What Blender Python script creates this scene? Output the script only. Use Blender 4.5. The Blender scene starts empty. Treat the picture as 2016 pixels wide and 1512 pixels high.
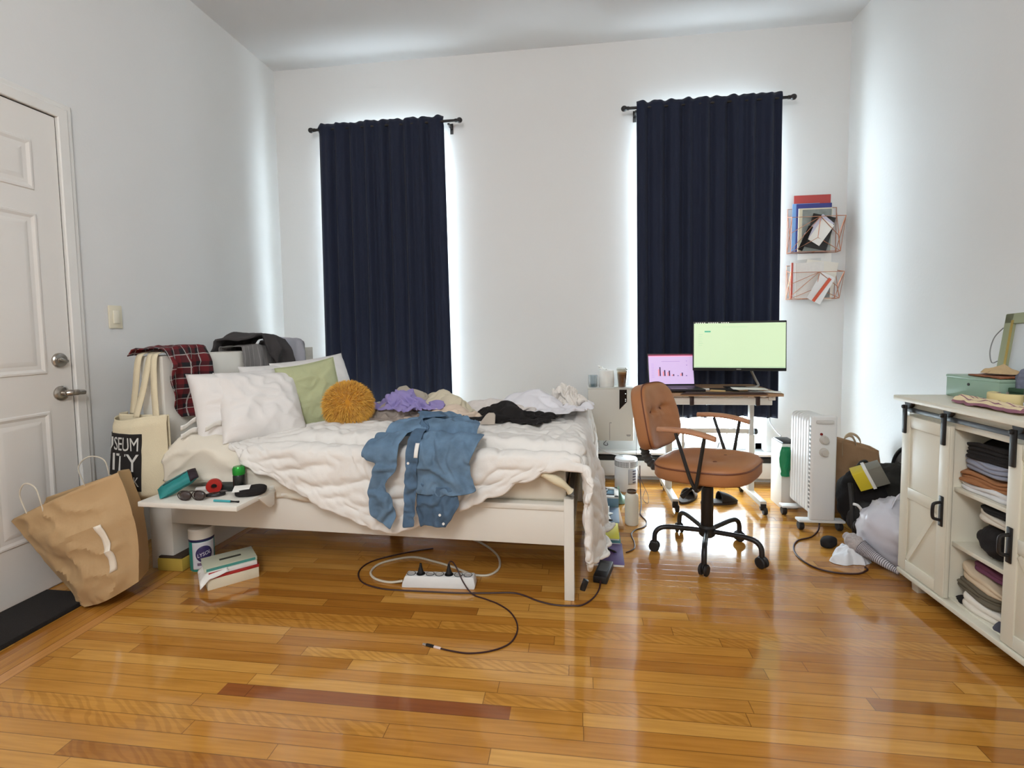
import bpy, bmesh, math, random
from math import sin, cos, pi, radians, sqrt, atan2
from mathutils import Vector, Matrix, noise
from mathutils.geometry import delaunay_2d_cdt

SC = bpy.context.scene
COL = SC.collection

# ------------------------------------------------------------------ camera, sky, lights, exposure
def make_camera():
    p, y, r = radians(3.59), radians(-7.42), radians(-0.79)
    Ry = Matrix(((cos(y), -sin(y), 0), (sin(y), cos(y), 0), (0, 0, 1)))
    B = Matrix(((1, 0, 0), (0, 0, -1), (0, 1, 0)))
    Rp = Matrix(((1, 0, 0), (0, cos(p), -sin(p)), (0, sin(p), cos(p))))
    Rr = Matrix(((cos(r), -sin(r), 0), (sin(r), cos(r), 0), (0, 0, 1)))
    M = Rr @ Rp @ B @ Ry                      # world -> camera (x right, y down, z forward)
    F = Matrix(((1, 0, 0), (0, -1, 0), (0, 0, -1)))
    W = (F @ M).transposed()                  # camera -> world
    cd = bpy.data.cameras.new('camera')
    cd.sensor_fit = 'HORIZONTAL'
    cd.sensor_width = 36.0
    cd.lens = 983.0 / 2016.0 * 36.0
    cd.shift_y = -(756.0 - 712.0) / 2016.0
    cd.clip_start = 0.02
    co = bpy.data.objects.new('camera', cd)
    COL.objects.link(co)
    m = W.to_4x4()
    m.translation = Vector((0, 0, 1.15))
    co.matrix_world = m
    SC.camera = co
make_camera()

world = bpy.data.worlds.new('sky')
SC.world = world
world.use_nodes = True
bg = world.node_tree.nodes['Background']
bg.inputs['Color'].default_value = (0.86, 0.94, 1.0, 1)
bg.inputs['Strength'].default_value = 30.0

def area(name, loc, rot, sx, sy, power, color=(1, 1, 1), portal=False):
    ld = bpy.data.lights.new(name, 'AREA')
    ld.shape = 'RECTANGLE'
    ld.size, ld.size_y = sx, sy
    ld.energy = power
    ld.color = color
    if portal:
        ld.cycles.is_portal = True
    o = bpy.data.objects.new(name, ld)
    o.location = loc
    o.rotation_euler = rot
    COL.objects.link(o)
    return o
# daylight enters through the two windows (sky portals); one ceiling lamp hangs in the half of the room behind the camera
area('window_portal', (-1.465, 4.02, 1.47), (radians(-90), 0, 0), 0.9, 2.4, 1, portal=True)
area('window_portal', (0.93, 4.02, 1.45), (radians(-90), 0, 0), 0.9, 2.45, 1, portal=True)
pl = bpy.data.lights.new('ceiling_lamp', 'POINT')
pl.energy = 142
pl.color = (0.94, 0.97, 1.0)
pl.shadow_soft_size = 0.45
plo = bpy.data.objects.new('ceiling_lamp', pl)
plo.location = (-0.5, -0.8, 2.65)
COL.objects.link(plo)

SC.view_settings.view_transform = 'Standard'
SC.view_settings.look = 'None'
SC.view_settings.exposure = 0.22
SC.view_settings.gamma = 1.0
SC.view_settings.use_curve_mapping = False

# ------------------------------------------------------------------ materials
def lin(c):
    def f(v):
        v /= 255.0
        return v / 12.92 if v <= 0.04045 else ((v + 0.055) / 1.055) ** 2.4
    return (f(c[0]), f(c[1]), f(c[2]), 1)

MATS = {}
def mat(name, rgb, rough=0.6, metal=0.0, var=0.06, vscale=6.0, bump=0.0, bscale=200.0, spec=0.5, trans=0.0,
        coat=0.0, sheen=0.0, emit=0.0, stretch=None):
    """Principled material with a soft procedural tone variation and an optional fine bump."""
    if name in MATS:
        return MATS[name]
    m = bpy.data.materials.new(name)
    m.use_nodes = True
    nt = m.node_tree
    b = nt.nodes['Principled BSDF']
    c = lin(rgb)
    tc = nt.nodes.new('ShaderNodeTexCoord')
    src = tc.outputs['Object']
    if stretch:
        mp = nt.nodes.new('ShaderNodeMapping')
        mp.inputs['Scale'].default_value = stretch
        nt.links.new(src, mp.inputs['Vector'])
        src = mp.outputs['Vector']
    if var > 0:
        n = nt.nodes.new('ShaderNodeTexNoise')
        n.inputs['Scale'].default_value = vscale
        n.inputs['Detail'].default_value = 3
        nt.links.new(src, n.inputs['Vector'])
        mx = nt.nodes.new('ShaderNodeMix')
        mx.data_type = 'RGBA'
        mx.inputs['A'].default_value = tuple(max(0, v * (1 - var)) for v in c[:3]) + (1,)
        mx.inputs['B'].default_value = tuple(min(1, v * (1 + var)) for v in c[:3]) + (1,)
        nt.links.new(n.outputs['Fac'], mx.inputs['Factor'])
        nt.links.new(mx.outputs['Result'], b.inputs['Base Color'])
    else:
        b.inputs['Base Color'].default_value = c
    b.inputs['Roughness'].default_value = rough
    b.inputs['Metallic'].default_value = metal
    b.inputs['Specular IOR Level'].default_value = spec
    b.inputs['Transmission Weight'].default_value = trans
    b.inputs['Coat Weight'].default_value = coat
    b.inputs['Sheen Weight'].default_value = sheen
    if emit:
        b.inputs['Emission Color'].default_value = c
        b.inputs['Emission Strength'].default_value = emit
    if bump:
        n2 = nt.nodes.new('ShaderNodeTexNoise')
        n2.inputs['Scale'].default_value = bscale
        n2.inputs['Detail'].default_value = 2
        nt.links.new(src, n2.inputs['Vector'])
        bp = nt.nodes.new('ShaderNodeBump')
        bp.inputs['Strength'].default_value = bump
        bp.inputs['Distance'].default_value = 0.004
        nt.links.new(n2.outputs['Fac'], bp.inputs['Height'])
        nt.links.new(bp.outputs['Normal'], b.inputs['Normal'])
    MATS[name] = m
    return m

def glass_mat(name, tint=(245, 250, 252), gloss=0.10, rough=0.02):
    if name in MATS:
        return MATS[name]
    m = bpy.data.materials.new(name)
    m.use_nodes = True
    nt = m.node_tree
    nt.nodes.remove(nt.nodes['Principled BSDF'])
    out = nt.nodes['Material Output']
    t = nt.nodes.new('ShaderNodeBsdfTransparent')
    t.inputs['Color'].default_value = lin(tint)
    g = nt.nodes.new('ShaderNodeBsdfGlossy')
    g.inputs['Roughness'].default_value = rough
    lw = nt.nodes.new('ShaderNodeLayerWeight')
    lw.inputs['Blend'].default_value = gloss
    mx = nt.nodes.new('ShaderNodeMixShader')
    nt.links.new(lw.outputs['Facing'], mx.inputs['Fac'])
    nt.links.new(t.outputs[0], mx.inputs[1])
    nt.links.new(g.outputs[0], mx.inputs[2])
    nt.links.new(mx.outputs[0], out.inputs['Surface'])
    MATS[name] = m
    return m

class NT:
    """tiny helper to write shader math"""
    def __init__(s, m):
        m.use_nodes = True
        s.nt = m.node_tree
        s.b = s.nt.nodes['Principled BSDF']
    def n(s, t, **kw):
        x = s.nt.nodes.new(t)
        for k, v in kw.items():
            setattr(x, k, v)
        return x
    def lk(s, a, b):
        s.nt.links.new(a, b)
    def put(s, inp, v):
        if hasattr(v, 'node'):
            s.lk(v, inp)
        else:
            inp.default_value = v
    def m(s, op, a, b=0.0, c=0.0):
        x = s.n('ShaderNodeMath', operation=op)
        s.put(x.inputs[0], a); s.put(x.inputs[1], b); s.put(x.inputs[2], c)
        return x.outputs[0]
    def mix(s, f, a, b, mode='MIX'):
        x = s.n('ShaderNodeMix', data_type='RGBA', blend_type=mode)
        s.put(x.inputs['Factor'], f); s.put(x.inputs['A'], a); s.put(x.inputs['B'], b)
        return x.outputs['Result']
    def xyz(s, x, y, z):
        c = s.n('ShaderNodeCombineXYZ')
        s.put(c.inputs[0], x); s.put(c.inputs[1], y); s.put(c.inputs[2], z)
        return c.outputs[0]
    def ramp(s, f, stops):
        r = s.n('ShaderNodeValToRGB')
        e = r.color_ramp.elements
        while len(e) < len(stops):
            e.new(0.5)
        for i, (p, c) in enumerate(stops):
            e[i].position = p; e[i].color = c
        s.lk(f, r.inputs[0])
        return r.outputs[0]

def floor_mat():
    m = bpy.data.materials.new('oak_strip_floor')
    T = NT(m)
    tc = T.n('ShaderNodeTexCoord')
    sp = T.n('ShaderNodeSeparateXYZ')
    geo = T.n('ShaderNodeNewGeometry')
    T.lk(geo.outputs['Position'], sp.inputs[0])
    x, y = sp.outputs[0], sp.outputs[1]
    XB = -1.955
    side = T.m('LESS_THAN', x, XB)                     # border boards run the other way
    bord = T.m('MULTIPLY', T.m('GREATER_THAN', x, XB), T.m('LESS_THAN', x, -1.905))
    inv = T.m('MAXIMUM', side, bord)
    u = T.m('ADD', T.m('MULTIPLY', x, T.m('SUBTRACT', 1.0, inv)), T.m('MULTIPLY', y, inv))
    v = T.m('ADD', T.m('MULTIPLY', y, T.m('SUBTRACT', 1.0, inv)), T.m('MULTIPLY', T.m('ADD', x, 10.0), inv))
    Wd = 0.0525
    rowf = T.m('DIVIDE', T.m('SUBTRACT', v, 1.393), Wd)
    row = T.m('FLOOR', rowf)
    wn = T.n('ShaderNodeTexWhiteNoise', noise_dimensions='1D')
    T.lk(row, wn.inputs['W'])
    off = T.m('MULTIPLY', wn.outputs['Value'], 7.3)
    wn2 = T.n('ShaderNodeTexWhiteNoise', noise_dimensions='1D')
    T.lk(T.m('ADD', row, 31.7), wn2.inputs['W'])
    ln = T.m('ADD', 0.55, T.m('MULTIPLY', wn2.outputs['Value'], 0.9))
    colf = T.m('DIVIDE', T.m('ADD', u, off), ln)
    coli = T.m('FLOOR', colf)
    wp = T.n('ShaderNodeTexWhiteNoise', noise_dimensions='2D')
    T.lk(T.xyz(row, coli, 0.0), wp.inputs['Vector'])
    rnd = wp.outputs['Value']
    wp2 = T.n('ShaderNodeTexWhiteNoise', noise_dimensions='2D')
    T.lk(T.xyz(T.m('ADD', row, 13.3), T.m('ADD', coli, 5.1), 0.0), wp2.inputs['Vector'])
    rnd2 = wp2.outputs['Value']
    base = T.ramp(rnd, [(0.0, lin((162, 106, 40))), (0.3, lin((184, 127, 52))), (0.65, lin((194, 139, 60))), (1.0, lin((208, 156, 78)))])
    # long grain
    g = T.n('ShaderNodeTexNoise')
    g.inputs['Scale'].default_value = 1.0
    g.inputs['Detail'].default_value = 5
    T.lk(T.xyz(T.m('ADD', T.m('MULTIPLY', u, 5.0), T.m('MULTIPLY', rnd, 50.0)), T.m('MULTIPLY', v, 90.0), rnd2), g.inputs['Vector'])
    gr = T.ramp(g.outputs['Fac'], [(0.3, (0.80, 0.74, 0.66, 1)), (0.62, (1.06, 1.05, 1.03, 1))])
    col = T.mix(0.75, base, gr, 'MULTIPLY')
    # ray fleck / tiger figure on some boards
    w = T.n('ShaderNodeTexWave', wave_type='BANDS', bands_direction='X')
    w.inputs['Scale'].default_value = 7.0
    w.inputs['Distortion'].default_value = 11.0
    w.inputs['Detail'].default_value = 2.0
    w.inputs['Detail Scale'].default_value = 1.2
    T.lk(T.xyz(T.m('ADD', u, T.m('MULTIPLY', v, 1.6)), T.m('MULTIPLY', v, 1.0), rnd), w.inputs['Vector'])
    fig = T.m('MULTIPLY', T.m('GREATER_THAN', rnd2, 0.86), 0.34)
    wr = T.ramp(w.outputs['Fac'], [(0.25, (0.62, 0.52, 0.40, 1)), (0.6, (1.08, 1.06, 1.0, 1))])
    col = T.mix(fig, col, wr, 'MULTIPLY')
    # blotches of wear
    bl = T.n('ShaderNodeTexNoise')
    bl.inputs['Scale'].default_value = 2.2
    bl.inputs['Detail'].default_value = 4
    T.lk(tc.outputs['Object'], bl.inputs['Vector'])
    col = T.mix(0.35, col, T.ramp(bl.outputs['Fac'], [(0.35, (0.80, 0.72, 0.62, 1)), (0.65, (1.05, 1.05, 1.05, 1))]), 'MULTIPLY')
    # one red-brown board
    red = T.m('MULTIPLY', T.m('MULTIPLY', T.m('GREATER_THAN', y, 1.393), T.m('LESS_THAN', y, 1.393 + Wd)),
              T.m('MULTIPLY', T.m('GREATER_THAN', x, -1.15), T.m('LESS_THAN', x, -0.205)))
    redc = T.mix(0.6, lin((140, 80, 38)), gr, 'MULTIPLY')
    col = T.mix(red, col, redc)
    col = T.mix(bord, col, T.mix(0.6, lin((196, 138, 74)), gr, 'MULTIPLY'))
    # seams
    fr = T.m('FRACT', rowf)
    sm = T.m('LESS_THAN', T.m('MINIMUM', fr, T.m('SUBTRACT', 1.0, fr)), 0.022)
    fc = T.m('FRACT', colf)
    se = T.m('LESS_THAN', T.m('MULTIPLY', T.m('MINIMUM', fc, T.m('SUBTRACT', 1.0, fc)), ln), 0.0012)
    b0 = T.m('LESS_THAN', T.m('ABSOLUTE', T.m('SUBTRACT', x, XB)), 0.0016)
    b1 = T.m('LESS_THAN', T.m('ABSOLUTE', T.m('SUBTRACT', x, -1.905)), 0.0016)
    not_b = T.m('SUBTRACT', 1.0, bord)
    seam = T.m('MAXIMUM', T.m('MULTIPLY', T.m('MAXIMUM', sm, se), not_b), T.m('MAXIMUM', b0, b1))
    col = T.mix(T.m('MULTIPLY', seam, 0.62), col, lin((62, 34, 14)))
    T.lk(col, T.b.inputs['Base Color'])
    T.b.inputs['Roughness'].default_value = 0.13
    T.b.inputs['Specular IOR Level'].default_value = 0.5
    T.b.inputs['Coat Weight'].default_value = 0.5
    T.b.inputs['Coat Roughness'].default_value = 0.06
    bp = T.n('ShaderNodeBump')
    bp.inputs['Strength'].default_value = 0.13
    bp.inputs['Distance'].default_value = 0.0015
    n3 = T.n('ShaderNodeTexNoise')
    n3.inputs['Scale'].default_value = 7.0
    T.lk(T.xyz(T.m('MULTIPLY', u, 0.6), T.m('MULTIPLY', v, 2.5), T.m('MULTIPLY', rnd, 9.0)), n3.inputs['Vector'])
    hgt = T.m('SUBTRACT', T.m('ADD', T.m('MULTIPLY', n3.outputs['Fac'], 1.6), T.m('MULTIPLY', g.outputs['Fac'], 0.08)), T.m('MULTIPLY', seam, 0.5))
    T.lk(hgt, bp.inputs['Height'])
    T.lk(bp.outputs['Normal'], T.b.inputs['Normal'])
    return m

def plaid_mat():
    m = bpy.data.materials.new('plaid_flannel')
    T = NT(m)
    uv = T.n('ShaderNodeUVMap')
    uv.uv_map = 'UVMap'
    sp = T.n('ShaderNodeSeparateXYZ')
    T.lk(uv.outputs[0], sp.inputs[0])
    def band(c, sc, ph, w):
        f = T.m('FRACT', T.m('ADD', T.m('MULTIPLY', c, sc), ph))
        return T.m('LESS_THAN', f, w)
    col = lin((104, 24, 30))
    bx = T.m('MULTIPLY', T.m('ADD', band(sp.outputs[0], 20, 0.1, 0.45), band(sp.outputs[1], 20, 0.3, 0.45)), 0.5)
    c1 = T.mix(bx, col, lin((22, 22, 28)))
    wx = T.m('MULTIPLY', T.m('MAXIMUM', band(sp.outputs[0], 20, 0.75, 0.07), band(sp.outputs[1], 20, 0.9, 0.07)), 0.6)
    c2 = T.mix(wx, c1, lin((190, 185, 180)))
    T.lk(c2, T.b.inputs['Base Color'])
    T.b.inputs['Roughness'].default_value = 0.9
    MATS['plaid'] = m
    return m

def stripe_mat(name, a, b, sc, w, axis=0):
    m = bpy.data.materials.new(name)
    T = NT(m)
    uv = T.n('ShaderNodeUVMap')
    uv.uv_map = 'UVMap'
    sp = T.n('ShaderNodeSeparateXYZ')
    T.lk(uv.outputs[0], sp.inputs[0])
    f = T.m('LESS_THAN', T.m('FRACT', T.m('MULTIPLY', sp.outputs[axis], sc)), w)
    T.lk(T.mix(f, lin(a), lin(b)), T.b.inputs['Base Color'])
    T.b.inputs['Roughness'].default_value = 0.85
    MATS[name] = m
    return m

def denim_mat(name, rgb):
    m = bpy.data.materials.new(name)
    T = NT(m)
    tc = T.n('ShaderNodeTexCoord')
    n = T.n('ShaderNodeTexNoise')
    n.inputs['Scale'].default_value = 14
    n.inputs['Detail'].default_value = 5
    T.lk(tc.outputs['Object'], n.inputs['Vector'])
    d = tuple(v * 0.72 for v in lin(rgb)[:3]) + (1,)
    l = tuple(min(1, v * 1.3) for v in lin(rgb)[:3]) + (1,)
    T.lk(T.ramp(n.outputs['Fac'], [(0.3, d), (0.7, l)]), T.b.inputs['Base Color'])
    T.b.inputs['Roughness'].default_value = 0.9
    n2 = T.n('ShaderNodeTexNoise')
    n2.inputs['Scale'].default_value = 500
    T.lk(tc.outputs['Object'], n2.inputs['Vector'])
    bp = T.n('ShaderNodeBump')
    bp.inputs['Strength'].default_value = 0.25
    bp.inputs['Distance'].default_value = 0.002
    T.lk(n2.outputs['Fac'], bp.inputs['Height'])
    T.lk(bp.outputs['Normal'], T.b.inputs['Normal'])
    MATS[name] = m
    return m

WALL = mat('wall_paint', (222, 222, 220), 0.55, var=0.015, vscale=2.0, bump=0.12, bscale=60)
CEIL = mat('ceiling_paint', (214, 214, 214), 0.6, var=0.01)
TRIM = mat('white_gloss_trim', (226, 224, 219), 0.35, var=0.02)
DOORP = mat('door_paint', (224, 220, 214), 0.38, var=0.02)
WHITE = mat('white_lacquer', (226, 222, 212), 0.4, var=0.02)
CREAM = mat('cream_lacquer', (221, 216, 198), 0.42, var=0.02)
BLACKM = mat('black_metal', (26, 24, 24), 0.42, var=0.1)
BLACKP = mat('black_plastic', (20, 20, 22), 0.45, var=0.1)
RUBBER = mat('black_rubber', (24, 22, 22), 0.6, var=0.1)
CHROME = mat('brushed_nickel', (178, 172, 164), 0.28, metal=1.0, var=0.05)
NAVY = mat('navy_blackout', (16, 26, 50), 0.85, var=0.12, vscale=3, bump=0.2, bscale=400, sheen=0.05)
BOUNCE_LINING = mat('white_bounce_lining', (205, 206, 208), 0.9, var=0.02)  # pale reflector colour for the layer added behind the curtains
COTTON = mat('white_cotton', (226, 222, 218), 0.9, var=0.03, bump=0.15, bscale=300)
SHEET = mat('cream_sheet', (220, 212, 196), 0.9, var=0.04, bump=0.15, bscale=300)
DUVET = mat('white_duvet', (226, 222, 216), 0.9, var=0.03, vscale=4, bump=0.2, bscale=90)
WPLAST = mat('white_plastic', (228, 228, 226), 0.4, var=0.02)
KRAFT = mat('kraft_paper', (180, 148, 106), 0.75, var=0.1, vscale=5, bump=0.3, bscale=40)
LEATH = mat('tan_leather', (172, 114, 70), 0.5, var=0.12, vscale=8, bump=0.12, bscale=160)
PAPER = mat('white_paper', (232, 230, 224), 0.8, var=0.02)
BLACKC = mat('black_cotton', (22, 18, 18), 0.95, var=0.15, bump=0.3, bscale=150)
plaid_mat()
denim_mat('denim', (94, 120, 144))
denim_mat('denim_dark', (74, 98, 122))

# ------------------------------------------------------------------ mesh building
ROOTM = {}
def tag(o, label, cat, group=None, kind=None):
    if label: o['label'] = label
    if cat: o['category'] = cat
    if group: o['group'] = group
    if kind: o['kind'] = kind
    return o

def thing(name, label, cat, loc=(0, 0, 0), rz=0.0, group=None):
    o = bpy.data.objects.new(name, None)
    o.empty_display_size = 0.05
    o.location = loc
    o.rotation_euler = (0, 0, rz)
    COL.objects.link(o)
    ROOTM[o.name] = Matrix.Translation(Vector(loc)) @ Matrix.Rotation(rz, 4, 'Z')
    return tag(o, label, cat, group)

class MB:
    def __init__(s):
        s.bm = bmesh.new()
        s.uv = None
    def _add(s, tmp, mi=0, xf=None):
        if xf is not None:
            bmesh.ops.transform(tmp, matrix=xf, verts=tmp.verts)
        for f in tmp.faces:
            f.material_index = mi
        me = bpy.data.meshes.new('tmp')
        tmp.to_mesh(me)
        tmp.free()
        s.bm.from_mesh(me)
        bpy.data.meshes.remove(me)
        return s
    def box(s, x0, x1, y0, y1, z0, z1, bev=0.0, mi=0, xf=None, seg=2):
        t = bmesh.new()
        bmesh.ops.create_cube(t, size=1.0)
        M = Matrix.Translation(((x0 + x1) / 2, (y0 + y1) / 2, (z0 + z1) / 2)) @ Matrix.Diagonal((abs(x1 - x0), abs(y1 - y0), abs(z1 - z0), 1))
        bmesh.ops.transform(t, matrix=M, verts=t.verts)
        if bev > 0:
            bmesh.ops.bevel(t, geom=t.edges[:], offset=bev, segments=seg, profile=0.5, affect='EDGES')
        return s._add(t, mi, xf)
    def tube(s, pts, r, seg=8, closed=False, mi=0, xf=None, caps=True):
        t = bmesh.new()
        P = [Vector(p) for p in pts]
        n = len(P)
        R = r if isinstance(r, (list, tuple)) else [r] * n
        rings = []
        nrm = None
        for i in range(n):
            a = P[(i - 1) % n] if (closed or i > 0) else P[i]
            b = P[(i + 1) % n] if (closed or i < n - 1) else P[i]
            d = (b - a)
            if d.length < 1e-9: d = Vector((0, 0, 1))
            d.normalize()
            if nrm is None:
                up = Vector((0, 0, 1)) if abs(d.z) < 0.9 else Vector((1, 0, 0))
                nrm = d.cross(up).normalized()
            else:
                nrm = (nrm - d * nrm.dot(d))
                if nrm.length < 1e-6: nrm = d.orthogonal()
                nrm.normalize()
            bn = d.cross(nrm)
            rings.append([t.verts.new(P[i] + (nrm * cos(2 * pi * k / seg) + bn * sin(2 * pi * k / seg)) * R[i]) for k in range(seg)])
        for i in range(n if closed else n - 1):
            A, B = rings[i], rings[(i + 1) % n]
            for k in range(seg):
                t.faces.new((A[k], A[(k + 1) % seg], B[(k + 1) % seg], B[k]))
        if not closed and caps:
            t.faces.new(rings[0][::-1])
            t.faces.new(rings[-1])
        return s._add(t, mi, xf)
    def lathe(s, prof, cx=0, cy=0, z0=0, seg=24, mi=0, xf=None, cap=True):
        t = bmesh.new()
        rings = [[t.verts.new((cx + r * cos(2 * pi * k / seg), cy + r * sin(2 * pi * k / seg), z0 + z)) for k in range(seg)] for r, z in prof]
        for A, B in zip(rings, rings[1:]):
            for k in range(seg):
                t.faces.new((A[k], A[(k + 1) % seg], B[(k + 1) % seg], B[k]))
        if cap:
            t.faces.new(rings[0][::-1])
            t.faces.new(rings[-1])
        return s._add(t, mi, xf)
    def loft(s, loops, mi=0, xf=None, caps=True):
        t = bmesh.new()
        rings = [[t.verts.new(p) for p in L] for L in loops]
        n = len(rings[0])
        for A, B in zip(rings, rings[1:]):
            for k in range(n):
                t.faces.new((A[k], A[(k + 1) % n], B[(k + 1) % n], B[k]))
        if caps:
            t.faces.new(rings[0][::-1])
            t.faces.new(rings[-1])
        return s._add(t, mi, xf)
    def prism(s, poly, h0, h1, fn, mi=0, xf=None, bev=0.0):
        """extrude a 2D outline between h0 and h1; fn(u, v, h) -> xyz"""
        t = bmesh.new()
        a = [t.verts.new(fn(u, v, h0)) for u, v in poly]
        b = [t.verts.new(fn(u, v, h1)) for u, v in poly]
        n = len(poly)
        t.faces.new(a[::-1]); t.faces.new(b)
        for k in range(n):
            t.faces.new((a[k], a[(k + 1) % n], b[(k + 1) % n], b[k]))
        bmesh.ops.recalc_face_normals(t, faces=t.faces)
        if bev > 0:
            bmesh.ops.bevel(t, geom=t.edges[:], offset=bev, segments=2, profile=0.5, affect='EDGES')
        return s._add(t, mi, xf)
    def grid(s, nu, nv, fn, mi=0, xf=None, wrap_u=False, uvs=True):
        t = bmesh.new()
        uvl = t.loops.layers.uv.new('UVMap')
        V = [[t.verts.new(fn(i / (nu if wrap_u else nu - 1), j / (nv - 1))) for j in range(nv)] for i in range(nu)]
        for i in range(nu if wrap_u else nu - 1):
            for j in range(nv - 1):
                i2 = (i + 1) % nu
                f = t.faces.new((V[i][j], V[i2][j], V[i2][j + 1], V[i][j + 1]))
                for l, (a, b) in zip(f.loops, ((i, j), (i + 1, j), (i + 1, j + 1), (i, j + 1))):
                    l[uvl].uv = (a / (nu - 1), b / (nv - 1))
        return s._add(t, mi, xf)
    def ball(s, c, rad, seg=20, rings=12, fn=None, mi=0, xf=None):
        t = bmesh.new()
        bmesh.ops.create_uvsphere(t, u_segments=seg, v_segments=rings, radius=1.0)
        for v in t.verts:
            p = v.co.copy()
            k = fn(p) if fn else 1.0
            v.co = Vector((c[0] + p.x * rad[0] * k, c[1] + p.y * rad[1] * k, c[2] + p.z * rad[2] * k))
        return s._add(t, mi, xf)
    def patch(s, outline, fn, step=0.012, mi=0, xf=None, uvscale=1.0):
        """cloth patch: a 2D outline filled with a fine triangulation and mapped through fn(s, t) -> xyz"""
        pts = []
        n = len(outline)
        for i in range(n):
            a, b = Vector(outline[i]), Vector(outline[(i + 1) % n])
            k = max(1, int((b - a).length / step))
            for j in range(k):
                pts.append(a.lerp(b, j / k))
        nb = len(pts)
        x0, x1 = min(p.x for p in pts), max(p.x for p in pts)
        y0, y1 = min(p.y for p in pts), max(p.y for p in pts)
        def inside(x, y):
            c = False
            for i in range(n):
                ax, ay = outline[i]; bx, by = outline[(i + 1) % n]
                if (ay > y) != (by > y) and x < (bx - ax) * (y - ay) / (by - ay) + ax:
                    c = not c
            return c
        bp = pts[:]
        row = 0
        y = y0 + step * 0.5
        while y < y1:
            x = x0 + step * (0.5 if row % 2 else 0.0)
            while x < x1:
                if inside(x, y):
                    q = Vector((x, y))
                    if min((q - b).length_squared for b in bp) > (0.5 * step) ** 2:
                        pts.append(q)
                x += step
            y += step * 0.87
            row += 1
        r = delaunay_2d_cdt(pts, [(i, (i + 1) % nb) for i in range(nb)], [], 1, 1e-5)
        t = bmesh.new()
        uvl = t.loops.layers.uv.new('UVMap')
        vs = [t.verts.new(fn(p.x, p.y)) for p in r[0]]
        for f in r[2]:
            try:
                ff = t.faces.new([vs[i] for i in f])
            except ValueError:
                continue
            for l, i in zip(ff.loops, f):
                l[uvl].uv = (r[0][i].x * uvscale, r[0][i].y * uvscale)
        bmesh.ops.recalc_face_normals(t, faces=t.faces)
        return s._add(t, mi, xf)
    def xform(s, M):
        bmesh.ops.transform(s.bm, matrix=M, verts=s.bm.verts)
        return s
    def build(s, name, mats, parent=None, local=False, smooth=True, ang=35, solid=0.0, subsurf=0, recalc=False):
        """link as ONE mesh object; coordinates are world coordinates unless local=True"""
        if recalc:
            bmesh.ops.recalc_face_normals(s.bm, faces=s.bm.faces)
        me = bpy.data.meshes.new(name)
        o = bpy.data.objects.new(name, me)
        COL.objects.link(o)
        if parent is not None:
            M = ROOTM[parent.name]
            if not local:
                s.xform(M.inverted())
            o.parent = parent
            ROOTM[o.name] = M
        else:
            xs = [v.co.x for v in s.bm.verts]; ys = [v.co.y for v in s.bm.verts]; zs = [v.co.z for v in s.bm.verts]
            loc = Vector(((min(xs) + max(xs)) / 2, (min(ys) + max(ys)) / 2, min(zs)))
            s.xform(Matrix.Translation(-loc))
            o.location = loc
            ROOTM[o.name] = Matrix.Translation(loc)
        s.bm.to_mesh(me)
        s.bm.free()
        for m in (mats if isinstance(mats, (list, tuple)) else [mats]):
            me.materials.append(m)
        if smooth:
            for p in me.polygons:
                p.use_smooth = True
            me.set_sharp_from_angle(angle=radians(ang))
        if solid:
            md = o.modifiers.new('thickness', 'SOLIDIFY')
            md.thickness = solid
            md.offset = 0.0
        if subsurf:
            md = o.modifiers.new('smooth', 'SUBSURF')
            md.levels = md.render_levels = subsurf
        return o

def struct(name, mb, m, parent=None, **kw):
    o = mb.build(name, m, parent, **kw)
    if parent is None:
        o['kind'] = 'structure'
    return o

def text_mesh(body, size, extrude=0.0006, width=None, align='CENTER'):
    """mesh verts/faces of a word in the built-in font"""
    cu = bpy.data.curves.new('word', 'FONT')
    cu.body = body
    cu.size = size
    cu.align_x = align
    cu.extrude = extrude
    cu.resolution_u = 3
    o = bpy.data.objects.new('word', cu)
    COL.objects.link(o)
    dg = bpy.context.evaluated_depsgraph_get()
    me = bpy.data.meshes.new_from_object(o.evaluated_get(dg))
    bpy.data.objects.remove(o)
    bpy.data.curves.remove(cu)
    t = bmesh.new()
    t.from_mesh(me)
    bpy.data.meshes.remove(me)
    if width:
        xs = [v.co.x for v in t.verts]
        k = width / (max(xs) - min(xs))
        for v in t.verts:
            v.co.x *= k
    return t

def N(x, y, z=0.0):
    return noise.noise(Vector((x, y, z)))
def ridge(x, y, z=0.0):
    return 1.0 - abs(noise.noise(Vector((x, y, z)))) * 2.0
def sst(a, b, x):
    t = max(0.0, min(1.0, (x - a) / (b - a)))
    return t * t * (3 - 2 * t)
def interp(tab, x):
    if x <= tab[0][0]: return tab[0][1]
    for (a, va), (b, vb) in zip(tab, tab[1:]):
        if x <= b:
            t = (x - a) / (b - a)
            return va + (vb - va) * t
    return tab[-1][1]
def smooth_path(pts, n=8):
    """Catmull-Rom through the points"""
    P = [Vector(p) for p in pts]
    out = []
    for i in range(len(P) - 1):
        p0 = P[max(0, i - 1)]; p1 = P[i]; p2 = P[i + 1]; p3 = P[min(len(P) - 1, i + 2)]
        for k in range(n):
            t = k / n
            out.append(0.5 * ((2 * p1) + (p2 - p0) * t + (2 * p0 - 5 * p1 + 4 * p2 - p3) * t * t + (3 * p1 - p0 - 3 * p2 + p3) * t ** 3))
    out.append(P[-1])
    return out
def cord(name, label, pts, r, m, z=None, cat='cable', n=8, extra=None):
    P = smooth_path([(p[0], p[1], p[2] if len(p) > 2 else (r if z is None else z)) for p in pts], n)
    mb = MB()
    mb.tube(P, r, 6)
    o = mb.build(name, m)
    return tag(o, label, cat)
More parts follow.
